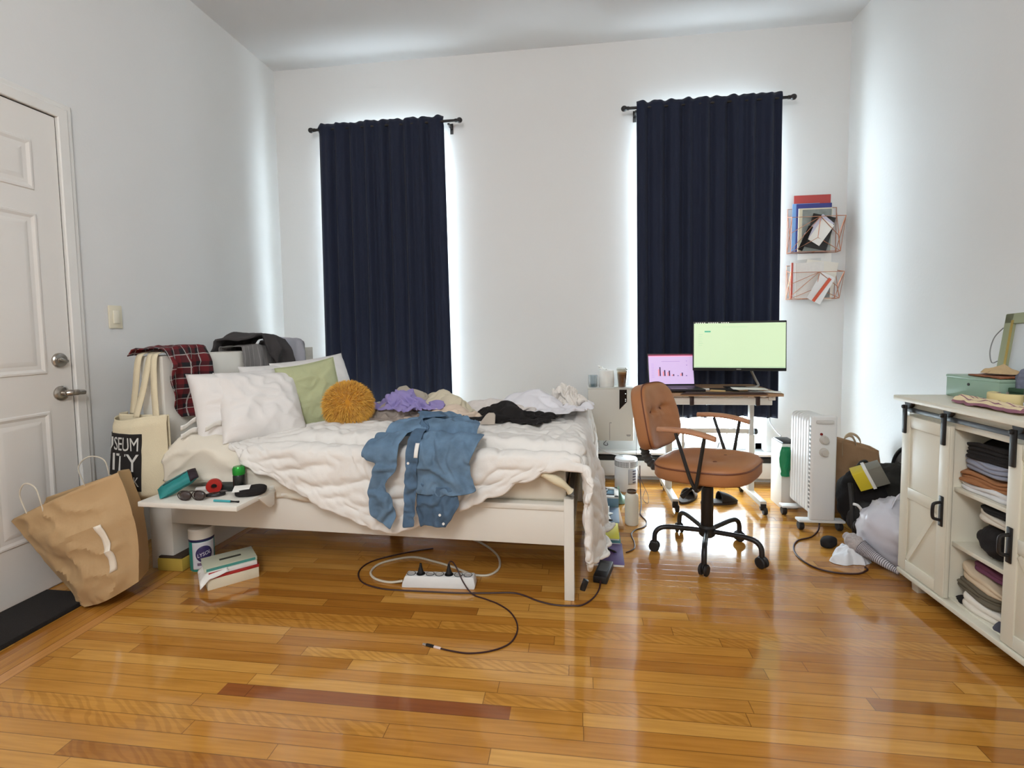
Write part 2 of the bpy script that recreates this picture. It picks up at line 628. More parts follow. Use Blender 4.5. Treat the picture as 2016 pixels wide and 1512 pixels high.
def rounded(w, h, r, n=5):
    """rounded rectangle outline centred on 0"""
    out = []
    for cx, cy, a0 in ((w / 2 - r, h / 2 - r, 0), (-w / 2 + r, h / 2 - r, 90), (-w / 2 + r, -h / 2 + r, 180), (w / 2 - r, -h / 2 + r, 270)):
        for k in range(n + 1):
            a = radians(a0 + 90 * k / n)
            out.append((cx + r * cos(a), cy + r * sin(a)))
    return out

# ------------------------------------------------------------------ the room
XL, XR, YB, YR, ZC = -2.397, 1.895, 3.86, -2.6, 3.245
OPEN = ((-1.90, -1.03, 0.30, 2.66), (0.50, 1.385, 0.225, 2.66))      # window openings x0 x1 z0 z1

mb = MB(); mb.box(XL - 0.2, XR + 0.2, YR - 0.2, YB + 0.25, -0.1, 0.0)
struct('floor', mb, floor_mat(), smooth=False)
mb = MB(); mb.box(XL - 0.2, XR + 0.2, YR - 0.2, YB + 0.25, ZC, ZC + 0.1)
struct('ceiling', mb, CEIL, smooth=False)
mb = MB(); mb.box(XL - 0.2, XL, YR, YB, 0, ZC)
struct('wall_left', mb, WALL, smooth=False)
mb = MB(); mb.box(XR, XR + 0.2, YR, YB, 0, ZC)
struct('wall_right', mb, WALL, smooth=False)
mb = MB(); mb.box(XL - 0.2, XR + 0.2, YR - 0.2, YR, 0, ZC)
struct('wall_rear', mb, WALL, smooth=False)
mb = MB()
(a0, a1, az0, az1), (b0, b1, bz0, bz1) = OPEN
Y0, Y1 = YB, YB + 0.22
mb.box(XL - 0.2, a0, Y0, Y1, 0, ZC)
mb.box(a1, b0, Y0, Y1, 0, ZC)
mb.box(b1, XR + 0.2, Y0, Y1, 0, ZC)
for x0, x1, z0, z1 in OPEN:
    mb.box(x0, x1, Y0, Y1, 0, z0)
    mb.box(x0, x1, Y0, Y1, z1, ZC)
struct('wall_back', mb, WALL, smooth=False)

for i, (x0, x1, z0, z1) in enumerate(OPEN):
    mb = MB()
    f = 0.045
    ya, yb = YB + 0.09, YB + 0.14
    mb.box(x0, x0 + f, ya, yb, z0, z1); mb.box(x1 - f, x1, ya, yb, z0, z1)
    mb.box(x0, x1, ya, yb, z0, z0 + f); mb.box(x0, x1, ya, yb, z1 - f, z1)
    zm = (z0 + z1) / 2
    mb.box(x0 + f, x1 - f, ya - 0.005, yb, zm - 0.025, zm + 0.025)
    w = struct('window_%d' % (i + 1), mb, TRIM, smooth=False)
    g = MB(); g.box(x0 + f, x1 - f, ya + 0.02, ya + 0.026, z0 + f, z1 - f)
    g.build('glass', glass_mat('window_glass', gloss=0.05), w, smooth=False)
    s = MB(); s.box(x0 - 0.02, x1 + 0.02, YB - 0.012, YB + 0.09, z0 - 0.025, z0, 0.004)
    s.build('sill', TRIM, w)

# door in the left wall
D1, DZ = 2.085, 2.16
D0 = D1 - 0.82
mb = MB()
mb.box(XL - 0.002, XL + 0.006, D0, D1, 0.006, DZ)
door = struct('door_1', mb, DOORP, smooth=False)
def panel(y0, y1, z0, z1):
    p = MB()
    # mitred moulding ring and raised field, lofted as one piece
    ring = lambda m, h: [Vector((XL + h, y, z)) for y, z in ((y0 + m, z0 + m), (y1 - m, z0 + m), (y1 - m, z1 - m), (y0 + m, z1 - m))]
    p.loft([ring(0, 0.0055), ring(0.004, 0.011), ring(0.012, 0.012), ring(0.024, 0.0065), ring(0.040, 0.0065), ring(0.058, 0.0115), ring(0.062, 0.0118)])
    p.build('door_panel', DOORP, door, ang=15, recalc=True)
for y0, y1 in ((D0 + 0.11, D0 + 0.36), (D0 + 0.45, D0 + 0.71)):
    panel(y0, y1, 1.80, 2.02); panel(y0, y1, 0.98, 1.70); panel(y0, y1, 0.25, 0.81)
def side(c, prof, seg=24):
    """lathe around the +x axis, standing on the door leaf"""
    return MB().lathe(prof, seg=seg, xf=Matrix.Translation(c) @ Matrix.Rotation(radians(90), 4, 'Y'))
b = side((XL + 0.006, 2.030, 1.04), [(0.034, 0), (0.034, 0.008), (0.030, 0.013), (0.016, 0.014), (0.016, 0.02), (0.0001, 0.02)])
b.box(XL + 0.024, XL + 0.040, 2.024, 2.036, 1.020, 1.060, 0.003, xf=Matrix.Translation((XL, 2.030, 1.04)) @ Matrix.Rotation(radians(70), 4, 'X') @ Matrix.Translation((-XL, -2.030, -1.04)))
b.build('deadbolt', CHROME, door)
b = side((XL + 0.006, 2.028, 0.886), [(0.034, 0), (0.034, 0.008), (0.026, 0.014), (0.012, 0.016), (0.012, 0.04), (0.0001, 0.04)])
b.tube(smooth_path([(XL + 0.046, 2.024, 0.886), (XL + 0.056, 2.035, 0.887), (XL + 0.060, 2.062, 0.886), (XL + 0.056, 2.094, 0.883)]), [0.016] * 9 + [0.014] * 8 + [0.012] * 8, 12)
b.build('door_lever', CHROME, door)
mb = MB()
def casing(w0, w1, h):
    """one mitred casing profile running up, across and down round the door"""
    return [(D0 - w0, 0.0), (D0 - w0, DZ + w0), (D1 + w0, DZ + w0), (D1 + w0, 0.0)]
prof_c = [(0.006, 0.0), (0.006, 0.017), (0.010, 0.020), (0.050, 0.020), (0.056, 0.014), (0.072, 0.013), (0.078, 0.010), (0.080, 0.0)]
t = bmesh.new()
rows = [[t.verts.new((XL + h, y, z)) for y, z in casing(w, w, h)] for w, h in prof_c]
for A, B in zip(rows, rows[1:]):
    for k in range(3):
        t.faces.new((A[k], A[k + 1], B[k + 1], B[k]))
bmesh.ops.recalc_face_normals(t, faces=t.faces)
mb._add(t)
struct('trim_1', mb, TRIM, ang=20)
DARK = mat('dark_gap', (40, 36, 32), 0.8)
mb = MB()
mb.box(XL - 0.001, XL + 0.0015, D1, D1 + 0.007, 0, DZ + 0.007)
mb.box(XL - 0.001, XL + 0.0015, D0, D1, DZ, DZ + 0.007)
mb.build('door_gap', DARK, door, smooth=False)

t = thing('light_switch', 'ivory rocker light switch on the wall beside the white door', 'light switch', (XL, 2.334, 1.19))
m_iv = mat('ivory_plastic', (224, 216, 192), 0.4, var=0.02)
b = MB(); b.box(XL, XL + 0.008, 2.296, 2.372, 1.188, 1.308, 0.004); b.build('face_plate', m_iv, t)
b = MB(); b.box(XL + 0.007, XL + 0.014, 2.317, 2.351, 1.214, 1.282, 0.003, xf=None); b.build('rocker', mat('ivory_rocker', (232, 226, 206), 0.35), t)

# baseboard heater under the windows
t = thing('baseboard_heater', 'long white baseboard heater along the bottom of the window wall', 'radiator', (-0.25, YB - 0.06, 0))
x0, x1 = -2.38, 1.88
b = MB()
b.box(x0, x1, YB - 0.012, YB - 0.001, 0.0, 0.225)
b.box(x0, x1, YB - 0.075, YB - 0.004, 0.205, 0.222, 0.004)
b.build('back_plate', TRIM, t)
b = MB()
b.box(x0, x1, YB - 0.085, YB - 0.074, 0.045, 0.160, 0.004)
b.build('front_cover', TRIM, t)
b = MB(); b.box(x0 + 0.02, x1 - 0.02, YB - 0.072, YB - 0.014, 0.06, 0.19)
b.build('heating_fins', mat('dark_fins', (48, 46, 44), 0.5, metal=0.3), t, smooth=False)
b = MB()
for x in (x0 + 0.03, -0.9, 0.3, x1 - 0.03):
    b = MB(); b.box(x - 0.008, x + 0.008, YB - 0.07, YB - 0.015, 0.0, 0.2)
    b.build('support_bracket', TRIM, t, smooth=False)

# curtains and rods
def curtain(x0, x1, xb0, xb1, rx0, rx1, seed, label, rlabel):
    yc, zr = 3.755, 2.722
    rod = thing('curtain_rod', rlabel, 'curtain rod', ((rx0 + rx1) / 2, yc, zr), group='black curtain rods')
    b = MB(); b.tube([(rx0 + 0.03, yc, zr), (rx1 - 0.03, yc, zr)], 0.010, 12); b.build('rod', BLACKM, rod)
    for s, xx in ((-1, rx0), (1, rx1)):
        b = MB(); b.ball((xx, yc, zr), (0.022, 0.020, 0.020), 16, 10)
        b.lathe([(0.013, 0), (0.013, 0.02)], seg=12, xf=Matrix.Translation((xx + (-s) * 0.035, yc, zr)) @ Matrix.Rotation(radians(90 * s), 4, 'Y'))
        b.build('finial', BLACKM, rod)
        b = MB(); xx2 = xx - s * 0.085
        b.box(xx2 - 0.008, xx2 + 0.008, yc, YB + 0.0, zr - 0.028, zr - 0.014, 0.003)
        b.box(xx2 - 0.012, xx2 + 0.012, YB - 0.006, YB, zr - 0.06, zr + 0.02, 0.002)
        b.build('bracket', BLACKM, rod)
    c = thing('blackout_curtain', label, 'curtain', ((x0 + x1) / 2, yc, 0.5), group='navy blackout curtains')
    rnd = random.Random(seed)
    ph = [rnd.uniform(0, 6.28) for _ in range(8)]
    def pleat(u, v):
        # v = 0 bottom, 1 top
        amp = 0.013 + 0.004 * (1 - v)
        k = amp * (sin(2 * pi * 9 * u + ph[0] + 0.6 * sin(5 * u + ph[1])) + 0.6 * sin(2 * pi * 16 * u + ph[2]) + 0.5 * N(u * 9 + seed, v * 1.2))
        return k
    def surf(off, shrink=0.0):
        def fn(u, v):
            xl = xb0 + (x0 - xb0) * v; xr = xb1 + (x1 - xb1) * v
            x = xl + shrink + (xr - xl - 2 * shrink) * u
            z = 0.5 + 0.008 * sin(7 * u + ph[3]) + (2.762 - 0.5 - 0.008 * sin(7 * u + ph[3])) * v
            y = yc + pleat(u, v)
            if v > 0.97:                                # rod pocket and ruffled header
                q = (v - 0.97) / 0.03
                z += q * 0.010 * N(u * 14, seed * 3.1) + q * 0.006 * sin(60 * u)
            if abs(z - zr) < 0.02:
                y = yc + pleat(u, v) * 0.3 - 0.012
            return Vector((x, y + off, z))
        return fn
    b = MB(); b.grid(150, 70, surf(-0.004)); b.build('curtain_panel', NAVY, c, solid=0.003, ang=80)
    b = MB(); b.grid(150, 70, surf(0.016, 0.004)); b.build('bounce_lining', BOUNCE_LINING, c, solid=0.002, ang=80)  # unseen white layer, added to bounce window light onto the wall beside the curtain
curtain(-1.978, -0.985, -2.000, -0.962, -2.040, -0.860, 3, 'navy blackout curtain hanging behind the bed', 'black curtain rod with ball ends above the bed')
curtain(0.431, 1.409, 0.446, 1.420, 0.345, 1.484, 11, 'navy blackout curtain hanging behind the desk and monitor', 'black curtain rod with ball ends above the desk')

# ------------------------------------------------------------------ bed (slightly askew: its own frame BEDM)
PV = Vector((-0.02, 2.067, 0))
BEDM = Matrix.Translation(PV) @ Matrix.Rotation(radians(-2.2), 4, 'Z') @ Matrix.Translation(-PV)
BZ = radians(-2.2)
bed = thing('bed', 'white wooden bed frame with a tall thick headboard and square foot leg', 'bed', (-1.0, 2.7, 0))
def bpart(mb, name, m, parent=bed, **kw):
    return mb.xform(BEDM).build(name, m, parent, **kw)
YF, YFAR = 2.067, 3.36
b = MB(); b.box(-2.09, -1.965, YF + 0.005, YFAR, 0.0, 1.05, 0.006); bpart(b, 'headboard', WHITE)
b = MB(); b.box(-1.965, -0.052, YF + 0.004, YF + 0.030, 0.235, 0.412, 0.003); b.box(-1.965, -0.052, YF - 0.004, YF + 0.075, 0.388, 0.413, 0.004); bpart(b, 'side_rail', WHITE)
b = MB(); b.box(-1.965, -0.052, YFAR - 0.030, YFAR - 0.004, 0.235, 0.412, 0.003); bpart(b, 'side_rail', WHITE)
b = MB(); b.box(-0.05, -0.022, YF + 0.05, YFAR - 0.05, 0.235, 0.425, 0.003); bpart(b, 'foot_rail', WHITE)
b = MB(); b.box(-0.058, -0.016, YF - 0.004, YF + 0.055, 0.0, 0.440, 0.003); bpart(b, 'leg', WHITE)
b = MB(); b.box(-0.058, -0.016, YFAR - 0.055, YFAR + 0.004, 0.0, 0.440, 0.003); bpart(b, 'leg', WHITE)
b = MB(); b.box(-1.965, -0.06, YF + 0.09, YFAR - 0.05, 0.375, 0.395); bpart(b, 'slatted_base', mat('slat_wood', (196, 168, 128), 0.6), smooth=False)
b = MB(); b.box(-1.1, -1.04, 2.66, 2.72, 0.0, 0.375, 0.003); bpart(b, 'center_leg', BLACKM)

# mattress with its fitted sheet
mt = thing('mattress', 'mattress in a cream fitted sheet on the white bed frame', 'mattress', (-1.0, 2.7, 0.395))
b = MB(); b.box(-1.955, -0.055, YF + 0.055, YFAR - 0.04, 0.415, 0.60, 0.05, seg=4); bpart(b, 'core', COTTON, mt)
def sheet_pt(u, v):
    # profile wraps over the near edge: v 0 = bottom of near side, 1 = far side of the top
    x = -1.96 + 1.91 * u
    L1, L2 = 0.19, 1.22
    q = v * (L1 + L2)
    w = 0.012 * N(x * 7, q * 5, 1.7) + 0.006 * ridge(x * 10 + q * 7, q * 14, 4.4)
    if q < L1:
        z = 0.414 + q
        k = sin(pi * q / L1 * 0.75)
        y = YF + 0.045 - 0.028 * k - w * min(1, q / 0.04) * 0.8
        if q > L1 - 0.05:
            y += (q - L1 + 0.05) * 0.5
    else:
        z = 0.414 + L1 + w * 0.6
        y = YF + 0.055 + (q - L1)
    return Vector((x, min(y, YFAR - 0.03), z))
b = MB(); b.grid(140, 90, sheet_pt); bpart(b, 'fitted_sheet', SHEET, mt, solid=0.004, ang=80)


def settle(b, colliders, frames=30, shrink=-0.5, mass=0.2, bend=0.3, stiff=8, goal=None, gap=0.004, selfc=True):
    """let the cloth mesh in b fall and crumple on the colliders, then keep the settled shape"""
    me = bpy.data.meshes.new('settling'); b.bm.to_mesh(me)
    o = bpy.data.objects.new('settling', me); COL.objects.link(o)
    md = o.modifiers.new('cloth', 'CLOTH'); s = md.settings
    s.quality = 5; s.mass = mass
    s.tension_stiffness = s.compression_stiffness = stiff; s.shear_stiffness = stiff * 0.5
    s.bending_stiffness = bend; s.air_damping = 2.0; s.shrink_min = shrink
    if goal:
        vg = o.vertex_groups.new(name='hold')
        for i, w in enumerate(goal):
            if w > 0: vg.add([i], w, 'REPLACE')
        s.vertex_group_mass = 'hold'
    cs = md.collision_settings
    cs.use_collision = True; cs.distance_min = gap; cs.collision_quality = 3
    cs.use_self_collision = selfc; cs.self_distance_min = gap
    for c in colliders:
        c.modifiers.new('col', 'COLLISION')
        c.collision.thickness_outer = 0.003; c.collision.cloth_friction = 20
    md.point_cache.frame_start = 1; md.point_cache.frame_end = frames
    for f in range(1, frames + 1):
        SC.frame_set(f)
    m2 = bpy.data.meshes.new_from_object(o.evaluated_get(bpy.context.evaluated_depsgraph_get()))
    co = [v.co.copy() for v in m2.vertices]
    bpy.data.objects.remove(o); bpy.data.meshes.remove(m2); bpy.data.meshes.remove(me)
    SC.frame_set(1)
    for c in colliders:
        c.modifiers.remove(c.modifiers['col'])
    if all(abs(x) < 50 for p in co for x in p):
        for v, p in zip(b.bm.verts, co): v.co = p
    return b
def drop(o):
    me = o.data
    bpy.data.objects.remove(o)
    bpy.data.meshes.remove(me)

# ---- duvet: one big sheet draped over the near side and the foot end
YE, XE, RB = 2.055, -0.02, 0.06
HEM = [(-1.95, -0.25), (-1.80, -0.16), (-1.66, -0.04), (-1.55, 0.10), (-1.45, 0.16), (-1.30, 0.25), (-1.155, 0.30), (-0.965, 0.38), (-0.80, 0.425), (-0.76, 0.425), (-0.62, 0.375),
       (-0.49, 0.315), (-0.40, 0.27), (-0.28, 0.215), (-0.16, 0.145), (-0.08, 0.115), (0.02, 0.12), (0.5, 0.12)]
def bend(e, r=RB):
    if e <= 0: return e, 0.0
    if e < r * pi / 2:
        return r * sin(e / r), r * (1 - cos(e / r))
    return r, r + (e - r * pi / 2)
def duvet_raw(s, t):
    hy, dy = bend(t)
    hx, dx = bend(s - XE)
    y = YE - hy
    x = XE + hx
    yy = y
    top = 0.662 + 0.016 * N(x * 2.2, yy * 2.6, 3.1) + 0.010 * N(x * 5, yy * 6, 8.8)
    # a folded-over second layer forms a rounded ridge running along the bed
    yc = 2.115 + 0.018 * sin(x * 3.1) + 0.012 * N(x * 4, 0.3, 5.0)
    if x > -0.35: yc -= (x + 0.35) * 0.12
    lay = sst(yc - 0.012, yc + 0.028, yy) * (1 - sst(2.42, 2.75, yy))
    top += 0.034 * lay * sst(-1.6, -1.2, x)
    top -= 0.014 * math.exp(-((yy - yc + 0.012) / 0.014) ** 2)
    top += 0.03 * sst(2.9, 3.2, yy) * sst(-0.7, -0.3, x)
    z = top - dy - dx
    if dx > 0 and dy > 0:
        z = top - max(dx, dy) - 0.25 * min(dx, dy)
    # hanging parts sway in soft folds
    if dy > 0.02:
        k = min(1, dy / 0.2)
        y += -0.020 * k * (N(s * 4.2, t * 1.3, 2.2) + 0.4) + 0.012 * k * sin(s * 17 + 2 * N(s * 3, t * 2))
    if dx > 0.02:
        k = min(1, dx / 0.25)
        x += 0.020 * k + 0.045 * k * min(1.0, dx / 0.5) * sst(-0.10, 0.20, -t) * (1 - sst(0.5, 1.1, -t)) + 0.024 * k * (N(t * 5.0, s * 1.2, 6.1) + 0.6) + 0.016 * k * sin(t * 24 + 2.5 * N(t * 4, s))
        y -= 0.02 * k * sst(-0.2, 0.05, t)
    return Vector((x, y, z))
def duvet_pt(s, t):
    e = 0.006
    p = duvet_raw(s, t)
    n = (duvet_raw(s + e, t) - duvet_raw(s - e, t)).cross(duvet_raw(s, t - e) - duvet_raw(s, t + e))
    n.normalize()
    hang = max(0.0, t, s - XE)
    w = 0.010 * N(s * 6 + 1.3 * N(t * 5, s * 3), t * 7, 1.1)
    r1 = ridge(s * 5.5 + 1.5 * N(s * 3, t * 3, 4), t * 9 + 1.4 * N(t * 4, s * 4, 9), 2.0)
    w += 0.007 * max(0, r1) ** 2
    r2 = ridge(s * 13 + 2.0 * N(s * 5, t * 5, 7), t * 15, 5.0)
    w += 0.0035 * r2
    if s > XE:
        w += 0.012 * max(0, ridge(t * 16 + N(s * 8, t * 6), s * 7, 3.3)) ** 2
    return p + n * w
def duvet_map(u, v):
    s0, s1 = -1.80, 0.55
    # the right hanging part is longest near the front corner
    s = s0 + u * (s1 - s0)
    th = interp(HEM, s)
    t = -1.30 + v * (th + 1.30)
    if s > XE:
        lim = 0.60 + 0.03 * N(t * 3, 0.5, 2.0) - 0.10 * sst(-0.12, 0.12, t)
        s = XE + (s - XE) * lim / (s1 - XE)
    return duvet_pt(s, t)
dv = MB(); NU, NV = 150, 108
dv.grid(NU, NV, duvet_map)
goal = []
for i in range(NU):
    for j in range(NV):
        u, v = i / (NU - 1), j / (NV - 1)
        g = 0.22
        if u < 0.10: g = 0.5
        if v < 0.05: g = 0.4
        if v > 0.97: g = 0.45
        if u > 0.97: g = 0.45
        goal.append(g)
def under(u, v):
    """soft body the duvet settles on: its own rough shape, a little lower"""
    e = 0.006
    s_ = -1.80 + u * 2.35
    t_ = -1.30 + v * (interp(HEM, s_) + 1.36)
    p = duvet_raw(s_, t_)
    n = (duvet_raw(s_ + e, t_) - duvet_raw(s_ - e, t_)).cross(duvet_raw(s_, t_ - e) - duvet_raw(s_, t_ + e)).normalized()
    return p - n * 0.010
cb1 = MB(); cb1.grid(90, 70, under); c1 = cb1.build('settle_block', COTTON)
settle(dv, [c1], 16, -0.075, 0.3, 3.0, 12, goal, 0.005, selfc=False)
drop(c1)
dv.xform(BEDM)
DUV = tag(dv.build('duvet', DUVET, ang=180, solid=0.022, subsurf=1), 'puffy white duvet spread over the bed and hanging over the foot end', 'duvet')

# a loose cream top sheet bunched under the duvet at the head end, and its rolled hem at the foot corner
SHEM = [(-1.93, 0.20), (-1.85, 0.245), (-1.7, 0.25), (-1.5, 0.235), (-1.3, 0.25), (-1.1, 0.255), (-1.0, 0.22)]
def loose(u, v):
    s = -1.93 + u * 0.80
    th = interp(SHEM, s)
    t = -0.25 + v * (th + 0.25)
    hy, dy = bend(t, 0.07)
    y = YE + 0.02 - hy
    top = 0.618 + 0.045 * sst(-1.6, -1.72, s) * (1 - sst(-1.86, -1.93, s)) + 0.012 * N(s * 8, t * 8, 2.0)
    z = top - dy + 0.012 * max(0, ridge(s * 5 + t * 6, t * 9 - s * 3, 3.0)) ** 2
    y -= 0.016 * max(0, ridge(s * 4 + t * 9, t * 8, 1.0)) ** 2 * sst(-0.05, 0.1, t) + 0.01 * N(s * 9, t * 9)
    return Vector((s, y + 0.012 + 0.05 * sst(-1.62, -1.35, s), z - 0.03 * sst(-1.62, -1.40, s)))
b = MB(); b.grid(100, 60, loose); b.xform(BEDM)
top_sheet = b.build('top_sheet', SHEET, ang=80, solid=0.006)
tag(top_sheet, 'crumpled cream top sheet showing below the duvet beside the headboard', 'sheet')
roll = [Vector(p) for p in ((-0.25, 2.075, 0.565), (-0.18, 2.045, 0.560), (-0.11, 2.018, 0.545), (-0.055, 2.018, 0.515), (-0.028, 2.030, 0.485))]
b = MB(); b.tube(smooth_path(roll), [0.016 + 0.004 * sin(i * 0.4) for i in range(33)], 10); b.xform(BEDM)
tag(b.build('rolled_blanket', mat('cream_fleece', (218, 206, 176), 0.95, bump=0.3), ang=80), 'rolled cream blanket edge under the duvet at the foot corner', 'blanket')

# ---- pillows and cushions
def pillow(name, label, cat, c, w, h, th, ax, up, m, seed, group=None, wr=0.012, piping=False, tags=0):
    """c = centre; ax = direction of the width; up = direction of the height"""
    A = Vector(ax).normalized(); U = Vector(up); U = (U - A * U.dot(A)).normalized(); Nn = A.cross(U)
    def pt(u, v, side):
        a, b_ = u * 2 - 1, v * 2 - 1
        e = 0.055 * (1 - b_ * b_) ; f = 0.055 * (1 - a * a)       # waisted edges, pointed corners
        x = a * w / 2 * (1 - e); y = b_ * h / 2 * (1 - f)
        th_ = th / 2 * ((1 - a ** 4) * (1 - b_ ** 4)) ** 0.62
        k = (1 - max(abs(a), abs(b_)) ** 6)
        wn = wr * (N(a * 2.5 + seed, b_ * 2.5, seed * 0.7) + 0.8 * max(0, ridge(a * 2.2 + b_ * 1.5 + seed, b_ * 3.0 - a, seed)) ** 2 - 0.3)
        return Vector(c) + A * x + U * y + Nn * side * (th_ + wn * k)
    b = MB()
    n = 40
    b.grid(n, n, lambda u, v: pt(u, v, 1)); b.grid(n, n, lambda u, v: pt(1 - u, v, -1))
    bmesh.ops.remove_doubles(b.bm, verts=b.bm.verts, dist=0.0006)
    b.xform(BEDM)
    if not (piping or tags):
        return tag(b.build(name, m, ang=80, recalc=True), label, cat, group)
    r = thing(name, label, cat, BEDM @ Vector(c), group=group)
    b.build('cover', m, r, ang=80, recalc=True)
    if piping:
        p = MB(); P = []
        for k in range(60):
            q = k / 60 * 4; sd = int(q); f = q - sd
            u, v = ((f, 0), (1, f), (1 - f, 1), (0, 1 - f))[sd]
            P.append(BEDM @ pt(u, v, 1))
        p.tube(P, 0.003, 6, closed=True); p.build('piping', m, r)
    for k in range(tags):
        p = MB()
        base = pt(0.0, 0.28 + 0.12 * k, 0)
        d = -A * 0.9 + Vector((0, -0.4, -0.25 - 0.2 * k)); d.normalize()
        side_ = Vector((0.25, -0.15, 0.9)).normalized()
        p.grid(8, 4, lambda u, v: base + d * (0.075 * u) + side_ * (0.028 * (v - 0.5)) + Vector((0, 0, 0.006 * sin(u * 5 + k))))
        p.xform(BEDM); p.build('care_label', PAPER, r, solid=0.001, ang=80)
    return r
pillow('pillow', 'white pillow slumped against the headboard below the plaid shirt', 'pillow', (-1.72, 2.28, 0.775), 0.44, 0.40, 0.17, (0.55, 0.83, 0.0), (-0.42, 0.10, 0.9), COTTON, 3, 'white bed pillows', tags=2, wr=0.016)
pillow('pillow', 'large white pillow leaning in front of the other white pillows', 'pillow', (-1.61, 2.29, 0.785), 0.40, 0.40, 0.16, (0.62, 0.78, -0.06), (-0.66, 0.10, 0.80), COTTON, 7, 'white bed pillows', tags=1, wr=0.016)
pillow('pillow', 'white pillow behind the big front pillow and below the grey clothes', 'pillow', (-1.80, 2.72, 0.80), 0.50, 0.36, 0.16, (0.10, 1.0, 0.0), (-0.35, 0, 0.94), COTTON, 12, 'white bed pillows')
pillow('pillow', 'white pillow standing behind the sage green cushion', 'pillow', (-1.66, 2.90, 0.80), 0.50, 0.42, 0.15, (0.45, 0.88, 0.08), (-0.45, 0.0, 0.9), COTTON, 17, 'white bed pillows')
pillow('throw_cushion', 'sage green square cushion leaning beside the yellow round cushion', 'cushion', (-1.47, 2.53, 0.80), 0.31, 0.39, 0.12, (0.74, 0.62, 0.16), (-0.46, -0.06, 0.88), mat('sage_cotton', (178, 182, 142), 0.9, bump=0.25, bscale=250), 23, piping=True)

# fluffy round cushion
fc = thing('fluffy_cushion', 'round mustard yellow shaggy cushion on the bed', 'cushion', BEDM @ Vector((-1.205, 2.47, 0.66)))
FCc, FCn = Vector((-1.225, 2.46, 0.768)), Vector((0.42, -0.86, 0.28)).normalized()
q = FCn.to_track_quat('Z', 'Y').to_matrix()
b = MB(); b.ball((0, 0, 0), (0.112, 0.112, 0.055), 28, 16, xf=BEDM @ Matrix.Translation(FCc) @ q.to_4x4())
b.build('cushion_core', mat('mustard_core', (196, 136, 40), 0.95), fc)
fm = mat('mustard_shag', (228, 174, 72), 0.85, var=0.25, vscale=60, sheen=0.2)
rnd = random.Random(5)
t = bmesh.new()
for k in range(5200):
    z_ = rnd.uniform(-0.55, 1); a = rnd.uniform(0, 2 * pi); rr = sqrt(max(0, 1 - z_ * z_))
    p = Vector((0.108 * rr * cos(a), 0.108 * rr * sin(a), 0.052 * z_))
    nrm = Vector((p.x / 0.0125, p.y / 0.0125, p.z / 0.003)).normalized()
    d = (nrm * 0.6 + Vector((cos(a) * 0.55, sin(a) * 0.55, 0)) + Vector((rnd.uniform(-.35, .35), rnd.uniform(-.35, .35), rnd.uniform(-.3, .3)))).normalized()
    Lh = rnd.uniform(0.022, 0.040)
    sd = d.cross(Vector((rnd.uniform(-1, 1), rnd.uniform(-1, 1), rnd.uniform(-1, 1)))).normalized() * 0.0016
    mid = p + d * Lh * 0.55
    tip = p + d * Lh + Vector((0, 0, 0)) + (q.transposed() @ Vector((0, 0, -1))) * 0.008
    vs = [t.verts.new(x) for x in (p - sd, p + sd, mid + sd * 0.9, mid - sd * 0.9, tip)]
    t.faces.new((vs[0], vs[1], vs[2], vs[3])); t.faces.new((vs[3], vs[2], vs[4]))
b = MB(); b._add(t, 0, BEDM @ Matrix.Translation(FCc) @ q.to_4x4())
o = b.build('shag_pile', fm, fc, ang=180); o['kind'] = 'stuff'

# ---- crumpled clothes
def heap_mesh(cx, cy, z0, rx, ry, h, seed, rot=0.0, fold=0.5, lobes=0.25, fs=1.0, peak=(0, 0), nr=34, na=84, power=1.6):
    """a crumpled heap of cloth: irregular outline, sharp wandering folds"""
    ca, sa = cos(rot), sin(rot)
    def pt(i, r):
        a = 2 * pi * i
        out = 1 + lobes * (N(cos(a) * 1.3 + seed, sin(a) * 1.3, seed * 1.7) * 1.4 + 0.45 * N(cos(a) * 4 + seed, sin(a) * 4, seed * 0.3))
        px, py = cos(a) * r * out, sin(a) * r * out
        X, Y = px * rx, py * ry
        k = max(0.0, 1 - r ** power)
        wx = X * 9 * fs + 1.1 * N(X * 7 * fs + seed, Y * 7 * fs, 1.0)
        wy = Y * 9 * fs + 1.1 * N(X * 7 * fs, Y * 7 * fs + seed, 5.0)
        f1 = max(0.0, ridge(wx, wy, seed)) ** 1.6
        f2 = max(0.0, ridge(wx * 2.3 + 3, wy * 2.3, seed + 4)) ** 1.4
        body = h * (0.55 + 0.55 * N(X * 6 + seed * 2, Y * 6, 2.5))* (k ** 0.7) + h * 0.25 * k
        z = body + h * fold * (0.62 * f1 + 0.28 * f2) * min(1, k * 3.0)
        d = math.exp(-(((px - peak[0]) ** 2 + (py - peak[1]) ** 2) / 0.18))
        z += h * 0.35 * d
        z = max(0.004, z) if r < 0.995 else 0.002
        # outward overhang so folds roll at the rim
        roll = 0.012 * f1 * sst(0.55, 0.95, r)
        X += cos(a) * roll; Y += sin(a) * roll
        return Vector((cx + X * ca - Y * sa, cy + X * sa + Y * ca, z0 + z))
    b = MB()
    b.grid(na, nr, lambda u, v: pt(u, 0.02 + 0.98 * v), wrap_u=True)
    b.grid(na, 2, lambda u, v: Vector((cx, cy, z0 + 0.001)).lerp(pt(u, 1.0), v) if v > 0.5 else Vector((cx, cy, z0 + 0.001)), wrap_u=True)
    cap = [pt(i / na, 0.02) for i in range(na)]
    t = bmesh.new(); t.faces.new([t.verts.new(p) for p in cap]); b._add(t)
    bmesh.ops.remove_doubles(b.bm, verts=b.bm.verts, dist=0.0004)
    bmesh.ops.recalc_face_normals(b.bm, faces=b.bm.faces)
    return b
